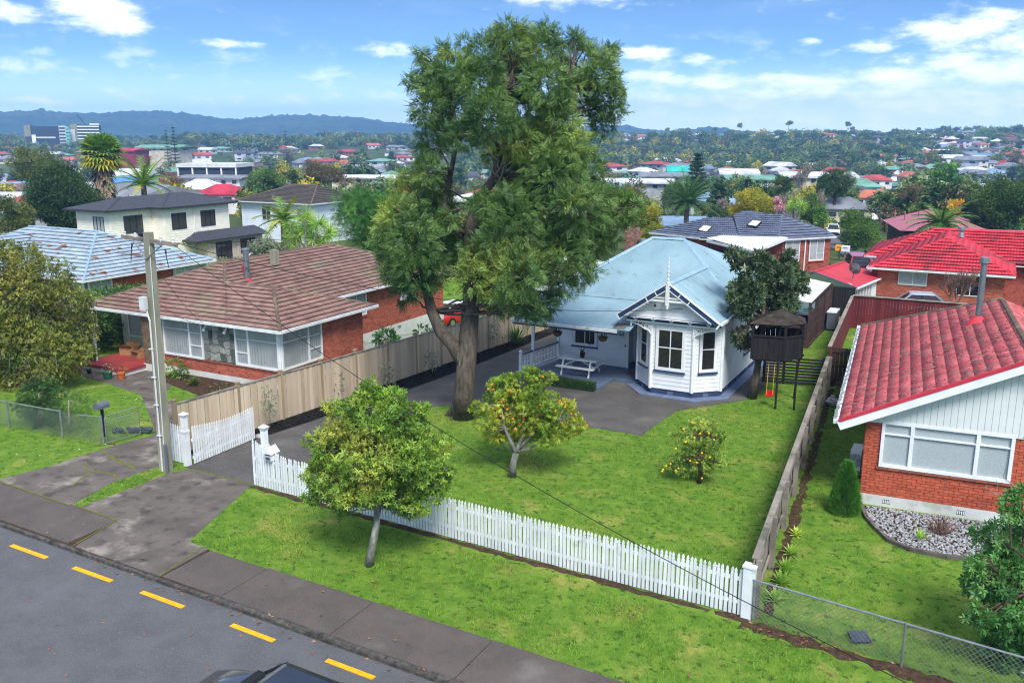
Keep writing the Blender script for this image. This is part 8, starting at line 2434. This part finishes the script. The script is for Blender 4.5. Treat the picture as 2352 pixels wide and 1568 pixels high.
        for k in range(n):
            f = k / n; zz = z0 + (zt - z0) * (.15 + .83 * f); R_ = hw * (1 - f) ** .8 + .15
            for j in range(9):
                a = j * .698 + k * .4
                for q in np.linspace(.15, 1, 8):
                    ps.append((x + math.cos(a) * R_ * q, y + math.sin(a) * R_ * q, zz + R_ * .12 * q * q)); fs.append((math.cos(a), math.sin(a), .35))
        ps = np.array(ps); V, F = stamp(*TPL['clump'], ps, frames(np.array(fs) + rng.normal(size=(len(ps), 3)) * .2, rng), hw * .26 * rng.uniform(.7, 1.2, len(ps))); link('crown', np_mesh('crown', V, F, 'leaf_dark'), t)
    # leafless trees
    bare_tree('bare_red_tree', 'leafless reddish tree beyond the cream house', 378, 165, 362, 95, 'twig', 1)
    bare_tree('bare_shrub', 'leafless reddish shrub in front of the crimson roof', 2240, 54.5, 575, 110, 'twig', 2, cat='shrub')
    bare_tree('bare_lane_tree', 'pale leafless tree leaning beside the yellow tree', 1845, 118, 400, 80, 'twig_pale', 3, lean=-.25)
    bare_tree('bare_poplar', 'pale leafless poplar among the far roofs', 1855, 260, 358, 60, 'twig_pale', 4)
    bare_tree('bare_willow', 'grey leafless tree in front of the white warehouse', 1885, 150, 405, 60, 'twig_pale', 5)
    bare_tree('bare_palm_tree', 'bare branches beside the blue roofed house', 1660, 118, 430, 70, 'twig_pale', 6)


build_mid_trees()


# ------------------------------------------------------------------ far houses, halls and towers
def far_house_meshes():
    """walls, hip roof, gable roof and window as shared local meshes, unit sized"""
    o = .06
    R_ = {}
    R_['wall'] = B().box(-.5, .5, -.5, .5, 0, 1).mesh('wall', 'house_wall')
    e = .5 + o
    R_['hip'] = B().add([(-e, -e, 0), (e, -e, 0), (e, e, 0), (-e, e, 0), (-.16, 0, 1), (.16, 0, 1), (-e, -e, -.08), (e, -e, -.08), (e, e, -.08), (-e, e, -.08)], [(0, 1, 5, 4), (1, 2, 5), (2, 3, 4, 5), (3, 0, 4), (6, 7, 1, 0), (7, 8, 2, 1), (8, 9, 3, 2), (9, 6, 0, 3), (9, 8, 7, 6)]).mesh('roof', 'house_roof')
    R_['gable'] = B().add([(-e, -e, 0), (e, -e, 0), (e, e, 0), (-e, e, 0), (-e, 0, 1), (e, 0, 1), (-e, -e, -.08), (e, -e, -.08), (e, e, -.08), (-e, e, -.08)], [(0, 1, 5, 4), (2, 3, 4, 5), (1, 2, 5), (3, 0, 4), (6, 7, 1, 0), (8, 9, 3, 2), (9, 8, 7, 6)]).mesh('roof', 'house_roof')
    R_['low'] = B().add([(-e, -e, 0), (e, -e, 0), (e, e, 0), (-e, e, 0), (-e, 0, .35), (e, 0, .35), (-e, -e, -.2), (e, -e, -.2), (e, e, -.2), (-e, e, -.2)], [(0, 1, 5, 4), (2, 3, 4, 5), (1, 2, 5), (3, 0, 4), (6, 7, 1, 0), (8, 9, 3, 2), (9, 8, 7, 6)]).mesh('roof', 'house_roof')
    R_['win'] = B().box(-.5, .5, -.5, .5, -.5, .5).mesh('window', 'far_glass')
    return R_


FH = far_house_meshes()
ROOFC = {'red': (176, 78, 72), 'orange': (186, 108, 82), 'grey': (136, 140, 148), 'dark': (84, 86, 94), 'white': (220, 222, 224), 'brown': (118, 92, 84), 'blue': (132, 160, 186), 'green': (120, 166, 146), 'crimson': (190, 52, 74), 'teal': (60, 196, 178), 'sky': (96, 150, 206)}
WALLC = {'white': (226, 226, 224), 'cream': (214, 204, 184), 'brick': (160, 100, 82), 'grey': (170, 174, 178), 'olive': (128, 128, 84), 'dark': (86, 88, 94), 'crimson': (150, 48, 62), 'pale': (200, 206, 214)}


def far_house(label, x, y, w, d, h, rh, rot, roofc, wallc, kind='hip', group=None, name='house', wins=3, floors=1, z=None, cat='house', sink=1.2):
    z = float(T(x, y)) if z is None else z
    t = thing(name, label, cat, (x, y, z), group=group, rotz=rot, local=True)
    a = link('wall', FH['wall'], t, loc=(0, 0, -sink), scale=(w, d, h + sink)); a.color = lin(WALLC[wallc])
    r = link('roof', FH[kind], t, loc=(0, 0, h), scale=(w, d, rh)); r.color = lin(ROOFC[roofc])
    for f in range(floors):
        zz = h * (f + .55) / floors
        for k in range(wins):
            for sg in (-1, 1):
                link('window', FH['win'], t, loc=((k + .5) / wins * w - w / 2, sg * d / 2, zz), scale=(w / wins * .4, .12, h / floors * .36))
        link('window', FH['win'], t, loc=(w / 2, 0, zz), scale=(.12, d * .3, h / floors * .4))
        link('window', FH['win'], t, loc=(-w / 2, 0, zz), scale=(.12, d * .3, h / floors * .4))
    return t


def vhouse(label, vx, vy, r, wpx, roofc, wallc, kind='hip', hpx=14, rhpx=10, rot=None, wins=3, floors=1, name='house', cat='house', dm=None, group=None):
    """house whose eave line sits at frame position (vx, vy) at distance r; sizes in frame pixels"""
    if wpx * px(vx, r) < 9 and cat == 'house': r *= 1.35; wpx = max(wpx, 9.5 / px(vx, r)); hpx = min(hpx, 3.0 / px(vx, r)); rhpx = min(rhpx, 1.6 / px(vx, r))
    x, y, z0 = at_r(vx, r); m = px(vx, r); ze = z_at(vx, vy, r); h = max(2.2, hpx * m); z = ze - h
    return far_house(label, x, y, wpx * m, dm or wpx * m * .75, h, rhpx * m * 1.3, (YAW - .15 if rot is None else rot), roofc, wallc, kind, group, name, wins, floors, z, cat, sink=max(1.0, z - z0 + 1.0))


def build_far_buildings():
    V_ = vhouse
    V_('white house with crimson hip roof beyond the cream house', 505, 444, 150, 50, 'crimson', 'white', hpx=18, rhpx=16, wins=2)
    V_('white house with pale roof and solar panels behind the bare red tree', 455, 432, 165, 75, 'white', 'white', hpx=14, rhpx=16)
    V_('tall white house with cream gable roof beside the bare red tree', 305, 403, 215, 34, 'white', 'white', 'gable', hpx=26, rhpx=12, wins=2, floors=2)
    V_('house with bright blue hip roof right of the fan palm', 280, 418, 200, 60, 'sky', 'white', hpx=8, rhpx=12)
    V_('white house with grey roof behind the fan palm trunk', 300, 437, 170, 70, 'grey', 'white', hpx=15, rhpx=8)
    V_('dark roofed white house at the foot of the fan palm', 268, 452, 135, 36, 'brown', 'white', hpx=10, rhpx=14)
    V_('blue roofed weatherboard house behind the date palm', 1650, 466, 135, 80, 'blue', 'pale', hpx=28, rhpx=24, wins=4)
    V_('house with blue iron roof behind the brick chimney', 1560, 512, 92, 150, 'blue', 'white', 'gable', hpx=10, rhpx=12)
    V_('grey roofed house with carport beyond the lane bend', 1945, 476, 128, 70, 'grey', 'cream', hpx=20, rhpx=18, wins=2)
    V_('dark gabled house beside the slate roofed house', 1820, 505, 112, 60, 'dark', 'brick', 'gable', hpx=16, rhpx=16)
    V_('long house with white iron roof behind the pink roof', 2060, 500, 135, 110, 'white', 'cream', hpx=10, rhpx=22)
    V_('second white roofed house behind the queen palm', 2165, 497, 150, 90, 'white', 'white', hpx=10, rhpx=12)
    V_('cream gabled hall beneath the tall pine', 2135, 448, 185, 62, 'brown', 'cream', 'gable', hpx=26, rhpx=8, wins=3, name='hall', cat='hall')
    V_('small house with red hip roof and chimney by the tall pine', 2218, 440, 190, 40, 'red', 'white', hpx=16, rhpx=12)
    V_('house with orange hip roof beyond the pale willow', 2015, 452, 165, 42, 'orange', 'white', hpx=10, rhpx=12)
    V_('house with green iron roof beyond the round dark tree', 1985, 427, 200, 46, 'green', 'white', hpx=8, rhpx=14)
    V_('long grey roofed terrace house behind the green roof', 1975, 440, 185, 90, 'dark', 'white', hpx=12, rhpx=10, wins=5)
    V_('white weatherboard house near the tall pine trunk', 1945, 418, 215, 36, 'white', 'white', hpx=14, rhpx=10)
    V_('bright orange roofed house among the round trees', 2075, 455, 160, 50, 'orange', 'cream', hpx=8, rhpx=10)
    V_('bungalow with terracotta roof on the slope above the tall pine', 2020, 413, 250, 36, 'red', 'white', hpx=8, rhpx=9)
    # halls and warehouses
    for i, (lab, vx, vy, r, w, rc, wc, hp, rh, nm) in enumerate((
            ('long white roofed warehouse behind the big tree', 1470, 415, 230, 150, 'white', 'grey', 18, 6, 'warehouse'),
            ('grey warehouse with striped roof beyond the big tree', 1540, 402, 280, 120, 'grey', 'grey', 10, 6, 'warehouse'),
            ('blue walled warehouse just right of the big tree', 1410, 425, 200, 90, 'blue', 'pale', 20, 5, 'warehouse'),
            ('wide white warehouse beyond the columnar cypress', 1880, 402, 270, 150, 'white', 'cream', 24, 8, 'warehouse'),
            ('low pale warehouse left of the columnar cypress', 1730, 408, 300, 110, 'green', 'white', 10, 7, 'warehouse'),
            ('white gabled warehouse among the middle trees', 1700, 395, 340, 80, 'white', 'white', 10, 8, 'warehouse'),
            ('turquoise roofed hall above the warehouses', 1560, 392, 360, 46, 'teal', 'white', 5, 12, 'hall'),
            ('long white flat roofed block left of the big tree', 850, 405, 260, 150, 'white', 'cream', 16, 4, 'warehouse'),
            ('grey industrial block just left of the big tree', 930, 418, 230, 110, 'blue', 'grey', 16, 5, 'warehouse'),
            ('pale grey long roof left of the apartment block', 500, 405, 235, 150, 'grey', 'white', 10, 4, 'warehouse'),
            ('red school hall on the left rise', 300, 345, 520, 46, 'crimson', 'crimson', 8, 5, 'hall'),
            ('long pale hall with green roof on the left rise', 375, 338, 540, 100, 'green', 'cream', 10, 6, 'hall'))):
        V_(lab, vx, vy, r, w, rc, wc, 'low', hpx=hp, rhpx=rh * 2, wins=6, name=nm, cat=nm, dm=14)
    # dark apartment block
    x, y, z0 = at_r(490, 245); m = px(490, 245)
    t = thing('apartment_block', 'dark three storey apartment block with pale flat roof', 'building', (x, y, z0), rotz=YAW - .12, local=True)
    zt = z_at(490, 383, 245) - z0; w = 135 * m
    B().box(-w / 2, w / 2, -5, 5, -1.5, zt).make('wall', 'dark_shingle', t); B().box(-w / 2 - .3, w / 2 + .3, -5.6, 5.6, zt, zt + .9).make('roof', 'white_iron', t)
    me = B().box(-w / 12, w / 12, -.1, .1, -.8, .8).mesh('window', 'far_glass')
    for f in range(2):
        for k in range(4): link('window', me, t, loc=(-w / 2 + (k + .5) * w / 4, -5.05, zt - 1.6 - f * 2.4))
    for k in range(5): B().box(-w / 2 + k * w / 4 - .15, -w / 2 + k * w / 4 + .15, -5.4, -5, 0, zt).make('fin_wall', 'white_trim', t)
    # hospital towers
    x, y, z0 = at_r(110, 900); m = px(110, 900); zt = z_at(110, 288, 900); zb = z_at(110, 345, 900)
    t = thing('hospital_block', 'wide black glazed hospital block below the blue hills', 'building', (x, y, zb), rotz=YAW + .33, local=True)
    s = m; hgt = zt - zb
    B().box(-45 * s, -32 * s, -8, 8, -8, hgt).make('end_wall', 'pole_concrete', t); B().box(-31.5 * s, 26 * s, -9, 8, -8, hgt - 1).make('glazed_wall', 'far_glass', t)
    B().box(-44 * s, -30 * s, -9.6, 8, -8, hgt * .55).make('dark_wing', 'dark_shingle', t); B().box(-30 * s, -22 * s, -10.4, 8, -8, hgt * .62).make('stair_tower', 'tub_white', t)
    for k in range(2): B().box(-21.5 * s, 18 * s, -9.8, -8, hgt * (.1 + .38 * k), hgt * (.16 + .38 * k)).make('spandrel', 'white_iron', t)
    for k in range(8): B().box(-21.5 * s, 26 * s, -9.25, -9, hgt * (.05 + k * .115), hgt * (.065 + k * .115)).make('floor_band', 'dark_shingle', t)
    B().box(26 * s, 40 * s, -9, 8, -8, hgt - .5).make('white_wing', 'white_iron', t)
    for f in range(7): B().box(26.5 * s, 39 * s, -9.3, -9, hgt * (.08 + f * .13), hgt * (.14 + f * .13)).make('window', 'far_glass', t)
    for f in range(7): B().box(40 * s, 46 * s, -9.2, 6, hgt * (.04 + f * .135), hgt * (.14 + f * .135)).make('green_panel', 'tub_water', t)
    x, y, z0 = at_r(195, 915); t = thing('hospital_tower', 'white balconied hospital tower beside the fan palm crown', 'building', (x, y, zb), rotz=YAW + .33, local=True); hg = z_at(195, 285, 915) - zb
    B().box(-34 * s, -19 * s, -8, 8, -8, hg * .78).make('low_wing', 'white_iron', t); B().box(-28 * s, -14 * s, -7, 8, -8, hg).make('stair_tower', 'pole_concrete', t); B().box(-14 * s, 34 * s, -8, 8, -8, hg - 1).make('wall', 'dark_shingle', t)
    for f in range(8):
        B().box(-13.5 * s, 33.5 * s, -9.6, -8, hg * (.05 + f * .118), hg * (.095 + f * .118)).make('balcony', 'tub_white', t)
        if f < 6: B().box(-31 * s, -28.5 * s, -8.3, -8, hg * (.1 + f * .11), hg * (.14 + f * .11)).make('window', 'far_glass', t)
    B().box(14 * s, 34 * s, -8.5, 8, hg - 1, hg + .6).make('roof', 'white_iron', t)
    c = thing('crane', 'slender crane mast above the hospital', 'crane', (x, y, zb)); a = Vector((x + 2, y + 4, z_at(188, 300, 920))); e = Vector((at_r(181, 920)[0], at_r(181, 920)[1], z_at(181, 264, 920))); B().beam(Vector((x + 2, y + 4, zb)), a, .8, .8).make('mast', 'dark_shingle', c); B().beam(a, e, .7, .7).make('jib', 'dark_shingle', c)


build_far_buildings()


def scatter_far():
    rg = random.Random(21); placed = []
    def ok(x, y, d):
        return all((x - a) ** 2 + (y - b) ** 2 > (d + e) ** 2 for a, b, e in placed)
    for o in bpy.data.objects:
        if o.parent is None and o.type == 'EMPTY' and o.location.y > 60 and o.get('category') in ('house', 'warehouse', 'hall', 'building'): placed.append((o.location.x, o.location.y, 12))
    rc = ['grey', 'grey', 'white', 'white', 'red', 'orange', 'dark', 'brown', 'white', 'blue', 'green', 'grey']; wc = ['white', 'white', 'cream', 'brick', 'pale', 'white', 'grey']
    n = 0; tries = 0
    regions = [(-30, 1010, 300, 820, 118), (1000, 1380, 170, 600, 14), (1380, 1950, 270, 560, 46), (1940, 2400, 220, 330, 26), (1980, 2400, 330, 960, 136), (1400, 2000, 900, 990, 16), (-30, 420, 150, 280, 16), (-420, -40, 150, 820, 24)]
    for (v0, v1, r0, r1, cnt) in regions:
        k = 0; tries = 0
        while k < cnt and tries < cnt * 60:
            tries += 1
            vx = rg.uniform(v0, v1); r = r0 * (r1 / r0) ** rg.random(); x, y, z = at_r(vx, r); w = rg.uniform(9, 15)
            if not ok(x, y, w * .62): continue
            placed.append((x, y, w * .62)); a = rg.choice(rc); b = rg.choice(wc); k += 1; fl = 2 if rg.random() < .18 else 1
            side = 'left valley' if vx < 1176 else ('slope above the lane' if r < 900 else 'green ridge')
            where = {'left valley': 'in the valley below the blue hills', 'slope above the lane': 'on the far suburban slope', 'green ridge': 'on the wooded ridge skyline'}[side]
            near = 'nearer' if r < 400 else 'tiny'
            far_house(f'{near} house with {a} roof and {b} walls {where}', x, y, w, w * rg.uniform(.6, .8), 2.5 * fl + .3, rg.uniform(1.3, 2.1), rg.uniform(-.6, 1.2) + rg.choice([0, 1.57]), a, b, rg.choice(['hip', 'hip', 'gable']), f'far houses {where}', wins=rg.choice([2, 3]), floors=fl, sink=2.5)
    # far trees: shared meshes
    protos = []
    for i, (mt, sh) in enumerate((('leaf_far', 'r'), ('leaf_dark', 'r'), ('leaf_olive', 'r'), ('leaf_brown', 'r'), ('leaf_dark', 'c'), ('leaf_far', 'u'), ('leaf_yellow', 'r'), ('leaf_mid', 'r'))):
        rng = np.random.default_rng(100 + i); cl = []
        for k in range(9):
            d = sphere_dirs(1, rng)[0]
            if sh == 'c': f = k / 9; cl.append(((.08 * math.cos(k * 2), .08 * math.sin(k * 2), .15 + .8 * f), .24 * (1 - f) + .05))
            elif sh == 'u': cl.append(((d[0] * .34, d[1] * .34, .84 + d[2] * .07), (.16, .16, .07)))
            else: cl.append(((d[0] * .24, d[1] * .24, .58 + d[2] * .22), .2))
        V, F = crown(cl, 90 if sh == 'r' else 150, 'clump', .12, rng, hollow=.6, jit=1.2)
        tr = B().tube([(0, 0, -.1), (.01, 0, .4), (0, 0, .85 if sh == 'u' else .6)], [.035, .025, .012], 5).mesh('trunk', 'bark_brown')
        V2, F2 = crown(cl, 30 if sh == 'r' else 34, 'clump', .15, rng, hollow=.6, jit=1.6)
        protos.append((np_mesh('crown', V, F, mt), tr, sh, V2, F2))
    names = ['grey green tree', 'dark green tree', 'olive green tree', 'brown leafed tree', 'dark pointed conifer', 'flat topped pine', 'yellow green tree', 'fresh green tree']
    n = 0; tries = 0
    def put(vx, r, i, h, where):
        x, y, z = at_r(vx, r)
        t = thing('far_tree', f'{names[i]} {where}', 'tree', (x, y, z), group='far trees ' + where, rotz=rg.uniform(0, 6.28), local=True, scale=((h * rg.uniform(.42, .7),) * 2 if i == 5 else (h * rg.uniform(.85, 1.25), h * rg.uniform(.85, 1.25))) + (h,))
        link('crown', protos[i][0], t); link('trunk', protos[i][1], t)
    tregions = [(-30, 1000, 120, 260, 34, 'beyond the cream house', (4, 8)), (-30, 1060, 260, 640, 80, 'among the valley houses', (6, 11)), (1380, 1960, 140, 300, 34, 'around the warehouses', (4, 9)), (1960, 2400, 140, 330, 36, 'among the lane houses', (4, 9)), (1980, 2400, 330, 900, 72, 'among the slope houses', (6, 10))]
    for (v0, v1, r0, r1, cnt, where, hh) in tregions:
        k = tries = 0
        while k < cnt and tries < cnt * 40:
            tries += 1; vx = rg.uniform(v0, v1); r = r0 * (r1 / r0) ** rg.random(); x, y, z = at_r(vx, r)
            if not ok(x, y, 1.5): continue
            put(vx, r, rg.choice([0, 0, 1, 1, 2, 2, 3, 4, 6, 7]), rg.uniform(*hh), where); k += 1
    for vx in (1530, 1585, 1645, 1702, 1812, 1945, 1955, 2112, 565, 610, 240):
        put(vx + rg.uniform(-4, 4), rg.uniform(930, 1010) if vx > 1000 else rg.uniform(600, 700), 5, rg.uniform(9, 16) if vx > 1000 else rg.uniform(14, 19), 'standing clear on the ridge skyline' if vx > 1000 else 'standing above the valley wood')
    # woods that read as one mass
    Vs, Fs, off = {}, {}, {}
    def woods(v0, v1, r0, r1, cnt, h0, h1, mats, key):
        for _ in range(cnt):
            vx = rg.uniform(v0, v1); r = r0 * (r1 / r0) ** rg.random(); x, y, z = at_r(vx, r)
            if not ok(x, y, .5): continue
            i = rg.choice(mats); V, F = protos[i][3], protos[i][4]
            used, inv = np.unique(F, return_inverse=True); a = rg.uniform(0, 6.28); h = rg.uniform(h0, h1); w = h * rg.uniform(.9, 1.5); c, s = math.cos(a), math.sin(a)
            W = V[used]; W = np.stack([(W[:, 0] * c - W[:, 1] * s) * w + x, (W[:, 0] * s + W[:, 1] * c) * w + y, W[:, 2] * h + z - h * .15], -1); kk = (key, i)
            Vs.setdefault(kk, []).append(W); o = off.get(kk, 0); Fs.setdefault(kk, []).append(inv.reshape(F.shape) + o); off[kk] = o + len(W)
    woods(1380, 2010, 500, 960, 600, 7, 13, [0, 1, 2, 0, 1, 2, 7, 3, 6], 'ridge'); woods(1980, 2150, 600, 990, 150, 7, 12, [0, 1, 2], 'ridge')
    woods(420, 1060, 800, 980, 330, 9, 16, [0, 1, 2, 3], 'left'); woods(-60, 430, 700, 960, 170, 6, 10, [0, 1, 2, 3], 'left'); woods(1050, 1390, 430, 900, 200, 8, 12, [0, 1, 2], 'left'); woods(2010, 2420, 880, 1010, 90, 6, 10, [0, 1, 2, 7], 'ridge')
    woods(-60, 2420, 960, 1900, 520, 7, 11, [0, 1, 2], 'back')
    woods(-520, -60, 90, 900, 330, 3, 8, [0, 1, 2, 3, 7], 'garden'); woods(980, 1390, 100, 430, 190, 2.5, 6, [0, 1, 2, 3, 7], 'garden'); woods(-60, 1010, 150, 330, 260, 1.6, 4, [0, 1, 2, 3, 6, 7], 'garden'); woods(-60, 1010, 330, 800, 420, 2.2, 5, [0, 1, 2, 3, 6, 7], 'garden')
    woods(1380, 2420, 130, 300, 420, 1.6, 4, [0, 1, 2, 3, 6, 7], 'garden'); woods(1900, 2420, 300, 950, 560, 2.2, 5, [0, 1, 2, 3, 7], 'garden'); woods(1380, 1950, 280, 460, 260, 3, 7, [0, 1, 2, 3, 6], 'garden')
    lab = {'garden': 'garden shrubs and hedges filling the gaps between far houses', 'ridge': 'dense dark woods on the ridge past the warehouses', 'left': 'dense bush across the left valley floor', 'back': 'distant woods in front of the blue hills'}
    for key in lab:
        first = True; root = None
        for kk in [q for q in Vs if q[0] == key]:
            me = np_mesh('woods', np.concatenate(Vs[kk]), np.concatenate(Fs[kk]), protos[kk[1]][0].materials[0])
            if root is None: root = link('woods', me, kind='stuff', label=lab[key], cat='woods')
            else: link('woods_foliage', me, root, kind='stuff')
    # green paddock on the ridge
    x, y, z = at_r(1815, 760)
    vs = [(at_r(v, r)[0], at_r(v, r)[1], at_r(v, r)[2] + 1.6) for v, r in ((1740, 690), (1850, 720), (1900, 800), (1770, 800))]


scatter_far()
# ------------------------------------------------------------------ air: pale blue haze over the whole place
def build_haze():
    m = bpy.data.materials.new('haze'); m.use_nodes = True
    t = NT(m.node_tree); out = t.n['Material Output']; t.n.remove(t.n['Principled BSDF'])
    v = t.new('ShaderNodeVolumePrincipled')
    v.inputs['Color'].default_value = (.26, .53, 1.0, 1)
    v.inputs['Density'].default_value = .00031
    v.inputs['Anisotropy'].default_value = 0.0
    t.l.new(v.outputs[0], out.inputs['Volume'])
    o = B().box(-3700, 3700, -600, 3700, -16, 130).make('haze', m, kind='stuff', label='thin blue haze hanging over the valley and hills')


build_haze()
